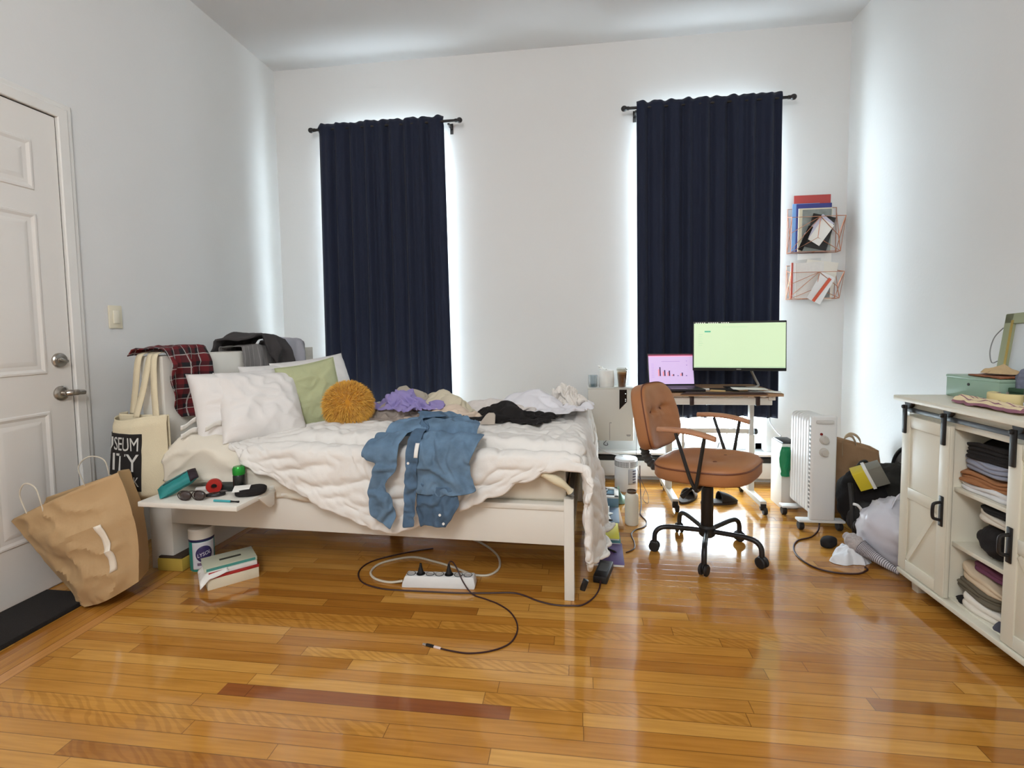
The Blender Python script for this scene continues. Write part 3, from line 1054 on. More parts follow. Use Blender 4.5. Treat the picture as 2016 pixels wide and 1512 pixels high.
def heap(name, label, cat, m, cx, cy, z0, rx, ry, h, seed, rot=0.0, fold=0.5, lobes=0.25, fs=1.0, peak=(0, 0), n=48, shrink=-0.62):
    """a garment dropped over a small lump so that it settles into real folds"""
    rl = random.Random(int(seed * 10))
    ml = MB()
    for k in range(5):
        a = 2 * pi * (k + rl.random() * 0.6) / 5
        r_ = 0.0 if k == 0 else rl.uniform(0.30, 0.62)
        X, Y = rx * r_ * cos(a), ry * r_ * sin(a)
        hh = h * (1.0 if k == 0 else rl.uniform(0.35, 0.9))
        ml.ball((cx + X * cos(rot) - Y * sin(rot), cy + X * sin(rot) + Y * cos(rot), z0), (rx * rl.uniform(0.24, 0.40), ry * rl.uniform(0.30, 0.45), hh), 16, 10, xf=None)
    lump_ = ml.build('settle_lump', COTTON)
    fl = MB(); fl.box(cx - 0.6, cx + 0.6, cy - 0.6, cy + 0.6, z0 - 0.08, z0); fl = fl.build('settle_floor', COTTON)
    ca, sa = cos(rot), sin(rot)
    b = MB()
    def fn(u, v):
        a, c = 2 * u - 1, 2 * v - 1
        # squarish sheet with an irregular outline
        k = 1 + lobes * (N(a * 1.5 + seed, c * 1.5, seed * 1.7) + 0.5 * N(a * 4 + seed, c * 4, 2.0))
        X = a * sqrt(max(0, 1 - c * c / 2.6)) * rx * 0.98 * k; Y = c * sqrt(max(0, 1 - a * a / 2.6)) * ry * 0.98 * k
        z = z0 + 0.012 + h * 0.95 * max(0.0, 1 - (a * a + c * c) ** 1.5 * 0.5) + 0.30 * h * N(a * 2.2 * fs + seed, c * 2.2 * fs, 3.0) + 0.16 * h * N(a * 5 * fs, c * 5 * fs + seed, 1.0)
        return Vector((cx + X * ca - Y * sa, cy + X * sa + Y * ca, max(z0 + 0.008, z)))
    b.grid(n, n, fn)
    settle(b, [lump_, fl], 24, shrink, 0.15, 0.15, 6, None, 0.003)
    drop(lump_); drop(fl)
    b.xform(BEDM)
    return tag(b.build(name, m, ang=180, solid=0.003, subsurf=1), label, cat)
BT = 0.675
heap('sweater', 'beige grey sweater heaped behind the yellow cushion', 'clothing', mat('beige_knit', (176, 166, 150), 0.95, bump=0.4, bscale=300), -1.05, 2.80, BT, 0.20, 0.16, 0.15, 2.1, 0.2, fold=0.5)
heap('knit_top', 'taupe grey garment lying under the lavender one', 'clothing', mat('taupe_jersey', (158, 146, 136), 0.95), -1.05, 2.62, BT, 0.16, 0.10, 0.085, 8.1, 0.1)
heap('lavender_top', 'lavender purple jersey top crumpled on the heap of clothes', 'clothing', mat('lavender_jersey', (146, 134, 186), 0.95, var=0.1), -0.985, 2.64, BT + 0.045, 0.14, 0.11, 0.095, 4.4, -0.5, fs=1.4, fold=0.8, lobes=0.4)
heap('cardigan', 'cream cardigan bunched up between lavender and beige clothes', 'clothing', mat('cream_knit', (204, 194, 170), 0.95, bump=0.4, bscale=260), -0.80, 2.76, BT, 0.20, 0.14, 0.135, 6.3, -0.3, fold=0.7)
heap('blush_top', 'pale blush garment spread flat beside the black garment', 'clothing', mat('blush_cotton', (214, 194, 174), 0.95), -0.69, 2.62, BT, 0.19, 0.12, 0.07, 9.7, 0.0, fold=0.9, fs=1.3)
heap('blouse', 'sheer off-white blouse lying behind the black garment', 'clothing', mat('offwhite_voile', (216, 208, 202), 0.95), -0.52, 2.80, BT, 0.19, 0.13, 0.08, 3.2, 0.2, fold=0.9, fs=1.3)
heap('white_shirt', 'white shirt crumpled along the far side of the bed', 'clothing', mat('white_poplin', (228, 226, 230), 0.95), -0.29, 2.96, BT + 0.01, 0.24, 0.15, 0.105, 5.9, 0.1, fold=0.9)
heap('lace_top', 'white lacy top bunched at the far foot corner of the bed', 'clothing', mat('white_lace', (232, 226, 218), 0.95, bump=0.6, bscale=180), -0.09, 3.04, BT + 0.0, 0.10, 0.10, 0.12, 7.7, 0.0, fold=0.9, fs=1.5)
heap('black_garment', 'black garment crumpled in the middle of the duvet', 'clothing', BLACKC, -0.40, 2.62, BT, 0.185, 0.105, 0.095, 1.3, -0.12, fold=0.5, peak=(0.15, 0.2), lobes=0.35)
b = MB(); b.prism([(-0.045, 0), (0.036, 0), (0.036, 0.045), (0.028, 0.055), (0.002, 0.055), (-0.010, 0.047)], 0, 0.012, lambda u, v, h: Vector((-0.452 + u, 2.40 - h + v * 0.35, BT + 0.012 + v)), bev=0.003); b.xform(BEDM)
tag(b.build('grey_pouch', mat('warm_grey', (176, 164, 150), 0.7)), 'small grey pouch standing up on the duvet before the black garment', 'pouch')

# denim shirt draped over the near edge of the duvet
ds = thing('denim_shirt', 'blue denim shirt draped over the near edge of the bed', 'shirt', BEDM @ Vector((-0.62, 2.06, 0.40)))
def cloth_on(off, seed, amp=0.010, fs=1.0, dirn=(1.0, 0.35)):
    def fn(s, t):
        e = 0.01
        def P(a, c):
            p = duvet_raw(a, c); return p
        p = P(s, t)
        n = (P(s + e, t) - P(s - e, t)).cross(P(s, t - e) - P(s, t + e)).normalized()
        q = s * dirn[0] + t * dirn[1]; r_ = t * dirn[0] - s * dirn[1]
        w = amp * max(0, ridge(q * 13 * fs + N(s * 9 + seed, t * 9), r_ * 4 * fs, seed)) ** 1.5
        w += amp * 0.5 * N(s * 22 * fs, t * 14 * fs, seed)
        return p + n * (off + 0.017 + w) + Vector((0, -0.006, 0))
    return fn
def dpart(name, outline, off, seed, m, amp=0.012, fs=1.0, dirn=(1.0, 0.35), solid=0.003):
    b = MB(); b.patch(outline, cloth_on(off + 0.012, seed, amp, fs, dirn), 0.0125); b.xform(BEDM)
    settle(b, [DUV], 9, -0.11, 0.2, 0.4, 8, [0.30] * len(b.bm.verts), 0.004)
    return b.build(name, m, ds, solid=solid, ang=180, subsurf=1)
DN, DND = MATS['denim'], MATS['denim_dark']
dpart('body', [(-0.72, -0.19), (-0.66, -0.29), (-0.58, -0.27), (-0.46, -0.13), (-0.405, 0.01), (-0.43, 0.10), (-0.415, 0.20), (-0.55, 0.23), (-0.655, 0.225), (-0.66, 0.12), (-0.655, 0.02), (-0.72, -0.04)], 0.010, 2.0, DN, 0.014, 0.8, (0.8, -0.6))
dpart('left_sleeve', [(-0.75, -0.17), (-0.68, -0.20), (-0.665, -0.10), (-0.70, -0.03), (-0.745, 0.05), (-0.755, 0.13), (-0.80, 0.19), (-0.775, 0.25), (-0.76, 0.33), (-0.785, 0.375), (-0.86, 0.31), (-0.868, 0.22), (-0.835, 0.10), (-0.90, 0.08), (-0.865, -0.02), (-0.80, -0.12)], 0.006, 5.0, DN, 0.012, 1.0, (0.6, 0.8))
dpart('placket', [(-0.705, -0.05), (-0.66, -0.06), (-0.645, 0.08), (-0.655, 0.22), (-0.675, 0.36), (-0.725, 0.365), (-0.715, 0.2), (-0.70, 0.08)], 0.020, 7.0, DND, 0.006, 1.2)
dpart('shirt_tail', [(-0.655, 0.18), (-0.55, 0.20), (-0.49, 0.19), (-0.475, 0.26), (-0.505, 0.32), (-0.53, 0.355), (-0.625, 0.355), (-0.65, 0.37), (-0.665, 0.30)], 0.002, 9.0, DND, 0.008, 1.4)
dpart('collar', [(-0.74, -0.16), (-0.69, -0.215), (-0.63, -0.20), (-0.60, -0.14), (-0.64, -0.11), (-0.655, -0.03), (-0.70, -0.06)], 0.028, 3.0, DND, 0.014, 1.3, (0.5, 0.8))
for s_, t_ in ((-0.53, 0.335), (-0.545, 0.30), (-0.69, 0.10)):
    p = cloth_on(0.03, 2.0, 0.0)(s_, t_)
    b = MB(); b.lathe([(0.0055, 0), (0.0055, 0.002), (0.0001, 0.0022)], seg=12, xf=Matrix.Translation(p + Vector((0, -0.008, 0))) @ Matrix.Rotation(radians(90), 4, 'X'))
    b.xform(BEDM); b.build('button', PAPER, ds)
b = MB(); b.patch([(-0.662, 0.055), (-0.645, 0.055), (-0.645, 0.085), (-0.662, 0.085)], cloth_on(0.046, 2.0, 0.0), 0.01); b.xform(BEDM); b.build('care_label', PAPER, ds, solid=0.001)

# ---- garments hung over the headboard
def over_headboard(seed, amp=0.016, fs=1.0, gap=0.012, lean=0.0, hump=None, shift=0.0):
    """s runs along the headboard, t is the path: 0 on the top middle, + down the front, - down the back"""
    def fn(s, t):
        hw, r = 0.062 + gap, 0.02
        front = t >= 0
        a = abs(t)
        if a < hw:
            x = a; dz = 0.0
        else:
            x = hw; dz = a - hw
        f = amp * (sin(s * 55 * fs + 2.5 * N(s * 9, t * 4, seed) + seed) + 1.2 * max(0, ridge(s * 14 * fs + seed, t * 7, seed)))
        k = min(1.0, dz / 0.06)
        x2 = x + (abs(f) * 0.8 + f * 0.2) * k + gap * 0.3 * k
        z = 1.05 + gap + 0.010 * max(0, ridge(s * 12 + seed, t * 9, seed)) * (1 - k) + 0.012 * (1 - k) - dz
        z += 0.012 * N(s * 10, t * 10, seed)* (1 - k)
        xx = -2.0275 + (x2 if front else -x2)
        s = s + shift
        if hump:
            q = (s - hump[0]) / (hump[1] - hump[0])
            if 0 < q < 1: z += hump[2] * sin(pi * q) ** 0.8 * (1 - 0.6 * sst(0.0, 0.15, dz)) * (0.85 + 0.5 * N(s * 9, t * 9, seed))
        return Vector((xx, s + lean * max(0, t), z))
    return fn
b = MB(); b.patch([(2.085, -0.10), (2.10, 0.02), (2.115, 0.13), (2.11, 0.24), (2.14, 0.34), (2.19, 0.40), (2.27, 0.40), (2.29, 0.30), (2.30, 0.22), (2.36, 0.20), (2.37, 0.08), (2.37, -0.10)],
                   over_headboard(4.0, 0.026, 0.9, 0.014, hump=(2.05, 2.40, 0.015), shift=-0.045), 0.012, uvscale=1.0); b.xform(BEDM)
tag(b.build('plaid_shirt', MATS['plaid'], solid=0.004, ang=80), 'red and black plaid flannel shirt hung over the near end of the headboard', 'shirt')
gs = stripe_mat('grey_stripe', (122, 118, 116), (150, 146, 142), 26, 0.12)
b = MB(); b.patch([(2.60, -0.2), (2.60, 0.05), (2.62, 0.35), (2.90, 0.37), (2.93, 0.05), (2.92, -0.2)], over_headboard(7.0, 0.012, 0.5), 0.014); b.xform(BEDM)
tag(b.build('striped_shirt', gs, solid=0.003, ang=80), 'grey striped shirt hung flat over the headboard under the charcoal one', 'shirt')
b = MB(); b.patch([(2.585, -0.15), (2.60, 0.06), (2.66, 0.085), (2.76, 0.09), (2.83, 0.22), (2.88, 0.36), (2.96, 0.38), (2.99, 0.2), (2.97, -0.15)], over_headboard(2.0, 0.030, 0.8, 0.030, hump=(2.55, 3.02, 0.055)), 0.013); b.xform(BEDM)
tag(b.build('charcoal_sweatshirt', mat('charcoal_jersey', (62, 58, 58), 0.95, var=0.15), solid=0.012, ang=80), 'charcoal sweatshirt slung over the headboard on top of the striped shirt', 'clothing')
b = MB(); b.patch([(2.98, -0.2), (2.985, 0.05), (2.98, 0.33), (3.17, 0.34), (3.21, 0.10), (3.18, -0.2)], over_headboard(9.0, 0.018, 0.5, 0.022, hump=(2.93, 3.22, 0.03)), 0.014); b.xform(BEDM)
tag(b.build('grey_hoodie', mat('heather_grey', (166, 164, 170), 0.95), solid=0.01, ang=80), 'light heather grey hoodie hung over the far part of the headboard', 'clothing')

# ------------------------------------------------------------------ tote bag hung on the headboard corner
CANVAS = mat('natural_canvas', (216, 204, 174), 0.95, var=0.05, bump=0.35, bscale=260)
tb = thing('tote_bag', 'natural canvas tote bag with black print hung from the headboard corner', 'bag', BEDM @ Vector((-2.05, 2.03, 0.37)))
def tote_pt(w, z, off):
    """w runs from the right edge leftwards round the corner; z is height"""
    k = sst(0.37, 0.78, z)
    belly = 0.012 + 0.040 * sin(pi * min(1, max(0, w / 0.37))) * (1 - 0.6 * k)
    if w < 0.255:
        x, y = -1.915 - w * 0.98, 2.035 - 0.02 * sin(w * 10)
        nx, ny = 0.05, -1.0
    else:
        e = w - 0.255
        a = min(1.25, e / 0.07)
        x = -1.915 - 0.25 - 0.07 * sin(a) * 0.9; y = 2.025 + 0.075 * (1 - cos(a)) + max(0, e - 0.0875) * 0.9
        nx, ny = -sin(a), -cos(a)
    wr = 0.006 * N(w * 14, z * 6, 3.3) + 0.006 * max(0, ridge(w * 11 + z * 3, z * 3.5, 1.2)) ** 2
    d = off * belly + wr * (1 if off > 0 else 0.5)
    sag = 0.015 * (1 - k) * N(w * 6, 1.0, 2.0)
    return Vector((x + nx * d, y + ny * d, z + sag))
ZT0, ZT1 = 0.365, 0.775
b = MB()
def bagtop(w):
    return ZT1 - 0.022 * sin(pi * min(1, w / 0.38)) + 0.01 * sin(w * 16)
b.grid(50, 46, lambda u, v: tote_pt(u * 0.38, ZT0 + (bagtop(u * 0.38) - ZT0) * v, 1.0 * sst(0, 0.12, v) * (0.45 + 0.55 * (1 - sst(0.9, 1.0, v)))))
b.grid(50, 46, lambda u, v: tote_pt((1 - u) * 0.38, ZT0 + (ZT1 - ZT0) * v, -0.5 * sst(0, 0.15, v)))
b.xform(BEDM); b.build('canvas_body', CANVAS, tb, solid=0.003, ang=80)
# black printed block with the three lines of lettering
PW0, PW1, PZ0, PZ1 = 0.105, 0.365, 0.425, 0.690
b = MB()
b.grid(30, 30, lambda u, v: tote_pt(PW1 + (PW0 - PW1) * u, PZ0 + (PZ1 - PZ0) * v - 0.0, 1.0) + Vector((0, -0.0032, 0)) + (Vector((-0.0032, 0, 0)) if PW1 + (PW0 - PW1) * u > 0.27 else Vector((0, 0, 0))))
b.xform(BEDM); b.build('printed_block', mat('black_print', (26, 22, 20), 0.9), tb, solid=0.001, ang=80)
b = MB()
for word, w_, size, zb in (('MUSEUM', 0.235, 0.085, 0.612), ('CITY', 0.235, 0.115, 0.516), ('NEW YORK', 0.235, 0.055, 0.448)):
    t = text_mesh(word, size, 0.0004, w_)
    ys = [v.co.y for v in t.verts]; hh = {'MUSEUM': 0.062, 'CITY': 0.082, 'NEW YORK': 0.044}[word]
    kz = hh / (max(ys) - min(ys))
    for v in t.verts:
        c = (PW0 + PW1) / 2
        w2 = c - v.co.x
        p = tote_pt(w2, zb + v.co.y * kz, 1.0)
        v.co = p + Vector((0, -0.0055 - v.co.z, 0)) + (Vector((-0.0055, 0, 0)) if w2 > 0.27 else Vector((0, 0, 0)))
    b._add(t)
b.xform(BEDM); b.build('lettering', mat('grey_white_ink', (206, 204, 198), 0.9), tb, smooth=False)
for nm, pts in (('strap', [(-1.965, 2.020, 0.765), (-1.972, 2.025, 0.90), (-1.985, 2.045, 1.035), (-1.99, 2.075, 1.066), (-1.995, 2.12, 1.066), (-2.0, 2.15, 1.07)]),
                ('strap', [(-2.06, 2.005, 0.765), (-2.035, 2.03, 0.90), (-2.015, 2.050, 1.035), (-2.02, 2.08, 1.066), (-2.03, 2.14, 1.067)]),
                ('strap', [(-2.135, 2.06, 0.77), (-2.105, 2.055, 0.90), (-2.075, 2.050, 1.035), (-2.07, 2.08, 1.066), (-2.06, 2.14, 1.067)])):
    P = smooth_path(pts, 8)
    b = MB()
    n_ = len(P)
    b.grid(n_, 3, lambda u, v: P[int(round(u * (n_ - 1)))] + Vector((0.034 * (v - 0.5), 0.0, 0.0)))
    b.xform(BEDM); b.build(nm, CANVAS, tb, solid=0.003, ang=80)

# ------------------------------------------------------------------ paper shopping bag by the door
pb = thing('paper_bag', 'large crumpled brown paper bag slumped against the door wall', 'bag', (-2.1, 1.85, 0))
A_, B_, C_, D_ = Vector((-2.372, 1.775, 0.375)), Vector((-1.945, 1.865, 0.568)), Vector((-1.865, 1.85, 0.10)), Vector((-2.175, 1.85, 0.012))
back = Vector((-0.10, 0.15, -0.03))
def bagpt(side, u, v):
    """u across, v from bottom (0) to rim (1)"""
    lo = D_.lerp(C_, u); hi = A_.lerp(B_, u)
    p = lo.lerp(hi, v)
    bulge = sin(pi * u) * (0.055 + 0.02 * sin(pi * v))
    right = 0.035 * sin(pi * v) * u
    c1 = 0.016 * max(0, ridge(u * 3.2 + v * 2.2, v * 4.0 - u, 1.7)) ** 2 + 0.020 * N(u * 3, v * 3.5, 2.2) + 0.010 * abs(N(u * 8, v * 9, 0.2))
    e = min(1, 6 * u * (1 - u) + 0.15)
    if side == 0:
        return p + Vector((right - 0.01 * c1, -(bulge + c1) * e, -0.035 * sin(pi * u) * (1 - v)* (v < 0.3) ))
    return p + back * (1 - 0.1 * v) + Vector((right, 0.3 * c1, 0.05 * v * (1 - u)))
b = MB()
b.grid(40, 40, lambda u, v: bagpt(0, u, v))
b.grid(40, 40, lambda u, v: bagpt(1, 1 - u, v))
for uu in (0, 1):
    b.grid(14, 40, lambda u, v: bagpt(0, uu, v).lerp(bagpt(1, uu, v), u if uu else 1 - u) + Vector(((0.02 if uu else -0.0) * -sin(pi * u) * v, 0, 0.0)))
b.grid(40, 14, lambda u, v: bagpt(1, u, 0).lerp(bagpt(0, u, 0), v))
bmesh.ops.remove_doubles(b.bm, verts=b.bm.verts, dist=0.001)
for v in b.bm.verts:
    if v.co.x < XL + 0.012: v.co.x = XL + 0.012
    if v.co.z < 0.003: v.co.z = 0.003
b.build('paper_body', KRAFT, pb, solid=0.0025, ang=28)
TW = mat('paper_twine', (206, 196, 178), 0.9)
for side, us in ((0, (0.22, 0.42)), (1, (0.55, 0.80))):
    p0, p1 = bagpt(side, us[0], 1), bagpt(side, us[1], 1)
    up = Vector((-0.02, -0.01, 0.10))
    b = MB(); b.tube(smooth_path([p0 + Vector((0, 0.004, -0.03)), p0, p0 + up * 0.8, (p0 + p1) / 2 + up * 1.1, p1 + up * 0.75, p1, p1 + Vector((0, 0.004, -0.03))]), 0.0028, 6)
    b.build('handle', TW, pb)
b = MB(); b.grid(4, 16, lambda u, v: bagpt(0, 0.80 + 0.05 * u - 0.03 * v, 0.22 + 0.42 * v) + Vector((0, -0.006, 0)))
b.build('tape_strip', mat('clear_tape', (226, 214, 196), 0.3), pb, solid=0.001)

# doormat
b = MB(); b.box(-2.365, -2.105, 1.32, 1.885, 0.0, 0.020, 0.004)
tag(b.build('doormat', mat('black_coir', (30, 26, 24), 1.0, var=0.3, vscale=120, bump=0.8, bscale=300)), 'black doormat lying along the foot of the white door', 'mat')

# ------------------------------------------------------------------ clip-on bedside tray and what lies on it
tr = thing('bedside_tray', 'white clip-on bedside tray projecting from the near side of the bed', 'tray', (-1.6, 1.95, 0.40))
def TRB(mb, name, m):
    return mb.xform(BEDM).build(name, m, tr)
tx0, tx1, ty0, ty1, tz = -1.86, -1.385, 1.80, 2.055, 0.440
b = MB(); b.box(tx0, tx1, ty0, ty1, tz - 0.022, tz, 0.003); TRB(b, 'tray_top', WHITE)
b = MB(); b.box(tx0, tx1, ty1 - 0.012, ty1, tz, tz + 0.012, 0.003); TRB(b, 'rim', WHITE)
for x in (tx1 - 0.001, tx0 + 0.001):
    b = MB(); b.prism([(1.93, tz - 0.01), (1.95, tz - 0.03), (1.995, tz - 0.072), (2.015, tz - 0.078), (2.035, tz - 0.07), (2.04, tz - 0.01)], 0, 0.014, lambda u, v, h: Vector((x + h - 0.007, u, v)), bev=0.002); TRB(b, 'side_bracket', WHITE)
for x in (tx0 + 0.06, tx0 + 0.235, tx1 - 0.06):
    b = MB(); b.lathe([(0.017, 0), (0.015, -0.012), (0.008, -0.022), (0.0005, -0.023)], x, 1.90, tz - 0.022, 16); TRB(b, 'rubber_foot', mat('cork', (150, 132, 100), 0.8))
TZ = tz + 0.0005
def onbed(b, name, m, label, cat, **kw):
    b.xform(BEDM)
    return tag(b.build(name, m, **kw), label, cat)
def soft(cx, cy, z0, w, d, h, rot, seed, p=2.6, wr=0.004, nz=12, na=40, taper=0.3):
    """soft rounded bag-like body"""
    b = MB(); L = []
    ca, sa = cos(rot), sin(rot)
    for k in range(nz + 1):
        q = k / nz
        sc = (1 - (2 * q - 1) ** 4 * taper) * (0.9 if k in (0, nz) else 1)
        ring = []
        for i in range(na):
            a = 2 * pi * i / na
            x = w / 2 * sc * (abs(cos(a)) ** (2 / p)) * (1 if cos(a) >= 0 else -1)
            y = d / 2 * sc * (abs(sin(a)) ** (2 / p)) * (1 if sin(a) >= 0 else -1)
            n_ = wr * N(x * 25 + seed, y * 25, q * 3)
            x += n_; y += n_
            z = q * h * (1 + 0.25 * N(x * 14 + seed, y * 14, 1.0))
            ring.append(Vector((cx + x * ca - y * sa, cy + x * sa + y * ca, z0 + z)))
        L.append(ring)
    return b.loft(L)
tp = thing('zip_pouch', 'teal zip pouch with a dark end lying on the tray', 'pouch', BEDM @ Vector((-1.77, 1.92, TZ)))
b = MB()
def pouch(u, v, s):
    a, c = 2 * u - 1, 2 * v - 1
    th = 0.024 * (1 - a ** 4) ** 0.7 * (1 - c ** 4) ** 0.7
    base = Vector((-1.765, 1.915, TZ + 0.030 + 0.018 * (a + 1)))
    dx = Vector((0.62, 0.75, 0.20)).normalized(); dy = Vector((-0.70, 0.58, 0.30)).normalized()
    return base + dx * a * 0.075 + dy * c * 0.040 + dx.cross(dy) * s * th + Vector((0, 0, 0.004 * N(a * 3, c * 3, 2)))
b.grid(24, 16, lambda u, v: pouch(u, v, 1)); b.grid(24, 16, lambda u, v: pouch(u, 1 - v, -1))
for f in b.bm.faces:
    pass
b.xform(BEDM); b.build('pouch_body', mat('teal_nylon', (24, 124, 122), 0.6, bump=0.2), tp, ang=80)
b = MB(); P = [pouch(0.9 + 0.08 * 0, k / 12, 1) + Vector((0, 0, 0.002)) for k in range(13)]
b.grid(8, 16, lambda u, v: pouch(0.78 + 0.22 * u, v, 1) + Vector((0.001, -0.0015, 0.002)))
b.xform(BEDM); b.build('dark_end', mat('dark_maroon_nylon', (40, 24, 34), 0.7), tp, solid=0.002, ang=80)
b = MB(); b.tube([pouch(0.15 + 0.6 * k / 10, 0.62, 1) + Vector((0, -0.001, 0.002)) for k in range(11)], 0.0016, 6); b.xform(BEDM); b.build('zip', BLACKP, tp)

sg = thing('sunglasses', 'brown sunglasses lying at the near edge of the tray', 'sunglasses', BEDM @ Vector((-1.64, 1.84, TZ)))
for k, cx in enumerate((-1.665, -1.605)):
    b = MB(); b.ball((cx, 1.845 + 0.01 * k, TZ + 0.020), (0.030, 0.012, 0.022), 20, 12); b.xform(BEDM); b.build('lens', mat('brown_lens', (58, 44, 42), 0.12, coat=0.5), sg)
    b = MB(); b.tube([Vector((cx + 0.031 * cos(2 * pi * i / 24), 1.838 + 0.01 * k, TZ + 0.0215 + 0.021 * sin(2 * pi * i / 24))) for i in range(24)], 0.002, 6, closed=True); b.xform(BEDM); b.build('rim', mat('tortoise', (40, 26, 20), 0.3), sg)
for x, dy_ in ((-1.697, 0.095), (-1.574, 0.09)):
    b = MB(); b.tube(smooth_path([(x, 1.845, TZ + 0.026), (x + 0.01, 1.845 + dy_ * 0.6, TZ + 0.02), (x + 0.02, 1.85 + dy_, TZ + 0.004)]), 0.0022, 6); b.xform(BEDM); b.build('temple', MATS['tortoise'], sg)

td = thing('tape_dispenser', 'clear tape roll dispenser with red core on the tray', 'tape dispenser', BEDM @ Vector((-1.625, 1.95, TZ)))
Xr = Matrix.Translation((-1.61, 1.945, TZ + 0.033)) @ Matrix.Rotation(radians(90), 4, 'X') @ Matrix.Rotation(radians(35), 4, 'Y')
b = MB(); b.lathe([(0.012, -0.012), (0.030, -0.012), (0.032, -0.009), (0.032, 0.009), (0.030, 0.012), (0.012, 0.012), (0.012, -0.012)], seg=24, xf=BEDM @ Xr, cap=False); b.build('tape_roll', mat('red_plastic', (170, 34, 26), 0.35), td)
b = MB(); b.box(-0.012, 0.085, -0.014, 0.014, 0.002, 0.010, 0.003, xf=BEDM @ Matrix.Translation((-1.60, 1.965, TZ)) @ Matrix.Rotation(radians(28), 4, 'Z')); b.build('dispenser_body', mat('smoke_plastic', (92, 84, 82), 0.25), td)
b = MB(); b.box(0.06, 0.075, -0.012, 0.012, 0.010, 0.042, 0.002, xf=BEDM @ Matrix.Translation((-1.60, 1.965, TZ)) @ Matrix.Rotation(radians(28), 4, 'Z')); b.build('cutter', glass_mat('clear_plastic', (230, 230, 226), 0.3, 0.1), td)

gb = thing('spray_bottle', 'black bottle with a shiny green cap standing at the back of the tray', 'bottle', BEDM @ Vector((-1.49, 2.02, TZ)))
b = MB(); b.lathe([(0.0245, 0), (0.026, 0.003), (0.026, 0.072), (0.022, 0.080), (0.0005, 0.080)], -1.515, 1.985, TZ, 24); b.xform(BEDM); b.build('bottle_body', mat('black_gloss', (22, 26, 24), 0.25), gb)
b = MB(); b.lathe([(0.0255, 0.078), (0.0265, 0.082), (0.0265, 0.105), (0.022, 0.114), (0.0005, 0.115)], -1.515, 1.985, TZ, 24); b.xform(BEDM); b.build('cap', mat('metallic_green', (34, 150, 52), 0.25, metal=0.4), gb)
b = MB(); b.box(-0.062, 0.062, -0.022, 0.022, 0, 0.036, 0.010, xf=Matrix.Translation((-1.59, 1.985, TZ)) @ Matrix.Rotation(radians(8), 4, 'Z'))
onbed(b, 'glasses_case', mat('dark_green_leather', (28, 36, 32), 0.5, bump=0.2), 'dark green glasses case lying beside the green capped bottle', 'case')
cc = thing('card_case', 'black wallet with a white card on top at the tray edge', 'wallet', BEDM @ Vector((-1.43, 1.95, TZ)))
b = soft(-1.435, 1.955, TZ, 0.125, 0.10, 0.032, 0.5, 3.0); b.xform(BEDM); b.build('wallet_body', BLACKC, cc, ang=60)
b = MB(); b.box(-0.038, 0.028, -0.030, 0.024, 0, 0.0015, 0.0005, xf=BEDM @ Matrix.Translation((-1.455, 1.93, TZ + 0.033)) @ Matrix.Rotation(radians(25), 4, 'Z') @ Matrix.Rotation(radians(14), 4, 'X')); b.build('white_card', PAPER, cc)
pn = thing('marker_pen', 'teal marker pen with a dark tip lying on the tray', 'pen', BEDM @ Vector((-1.45, 1.845, TZ)))
b = MB(); b.tube([(-1.525, 1.842, TZ + 0.005), (-1.445, 1.842, TZ + 0.005)], 0.0048, 12); b.xform(BEDM); b.build('barrel', mat('teal_plastic', (58, 158, 164), 0.4), pn)
b = MB(); b.tube([(-1.445, 1.842, TZ + 0.005), (-1.425, 1.842, TZ + 0.005), (-1.408, 1.842, TZ + 0.005)], [0.004, 0.003, 0.0048], 12); b.xform(BEDM); b.build('tip', BLACKP, pn)
b = MB(); b.box(-0.03, 0.03, -0.014, 0.014, 0, 0.018, 0.006, xf=Matrix.Translation((-1.69, 1.97, TZ)) @ Matrix.Rotation(radians(35), 4, 'Z'))
onbed(b, 'lint_roller', mat('pale_grey_plastic', (196, 192, 188), 0.5), 'small pale grey case between the teal pouch and the tape', 'case')
b = MB(); b.tube(smooth_path([(-1.64, 1.90, TZ + 0.006), (-1.60, 1.885, TZ + 0.01), (-1.56, 1.90, TZ + 0.008), (-1.545, 1.93, TZ + 0.008)]), 0.007, 8)
onbed(b, 'hair_clip', BLACKP, 'black hair clip lying in front of the red tape roll', 'hair clip')

# ------------------------------------------------------------------ under the bed
ca = thing('wipes_canister', 'white and teal canister of cleaning wipes under the tray', 'canister', (-1.845, 2.19, 0))
b = MB(); b.lathe([(0.052, 0), (0.054, 0.004), (0.054, 0.158), (0.053, 0.160)], -1.845, 2.19, 0, 40); b.build('body', mat('teal_label', (40, 148, 140), 0.35), ca)
b = MB(); b.lathe([(0.0553, 0.158), (0.0553, 0.164), (0.0553, 0.200), (0.050, 0.206), (0.0005, 0.207)], -1.845, 2.19, 0, 40); b.build('lid', mat('offwhite_plastic', (222, 216, 204), 0.45), ca)
b = MB(); b.lathe([(0.0546, 0.146), (0.0548, 0.148), (0.0548, 0.157), (0.0546, 0.158)], -1.845, 2.19, 0, 40, cap=False); b.build('band', mat('navy_ink', (34, 30, 78), 0.4), ca, solid=0.0006)
ang0 = atan2(-2.19, 1.845) + radians(8)
def on_can(w, z, off=0.0):
    a = ang0 + w / 0.054
    return Vector((-1.845 + (0.0545 + off) * cos(a), 2.19 + (0.0545 + off) * sin(a), z))
b = MB(); b.grid(24, 20, lambda u, v: on_can((u - 0.5) * 0.105, 0.012 + 0.132 * v)); b.build('white_label', mat('label_white', (214, 216, 224), 0.4), ca, solid=0.0005)
b = MB(); b.patch([(0.036 * cos(2 * pi * i / 32), 0.085 + 0.040 * sin(2 * pi * i / 32)) for i in range(32)], lambda s, t: on_can(s, t, 0.0008), 0.008); b.build('oval_emblem', mat('label_navy', (58, 50, 98), 0.4), ca, solid=0.0004)
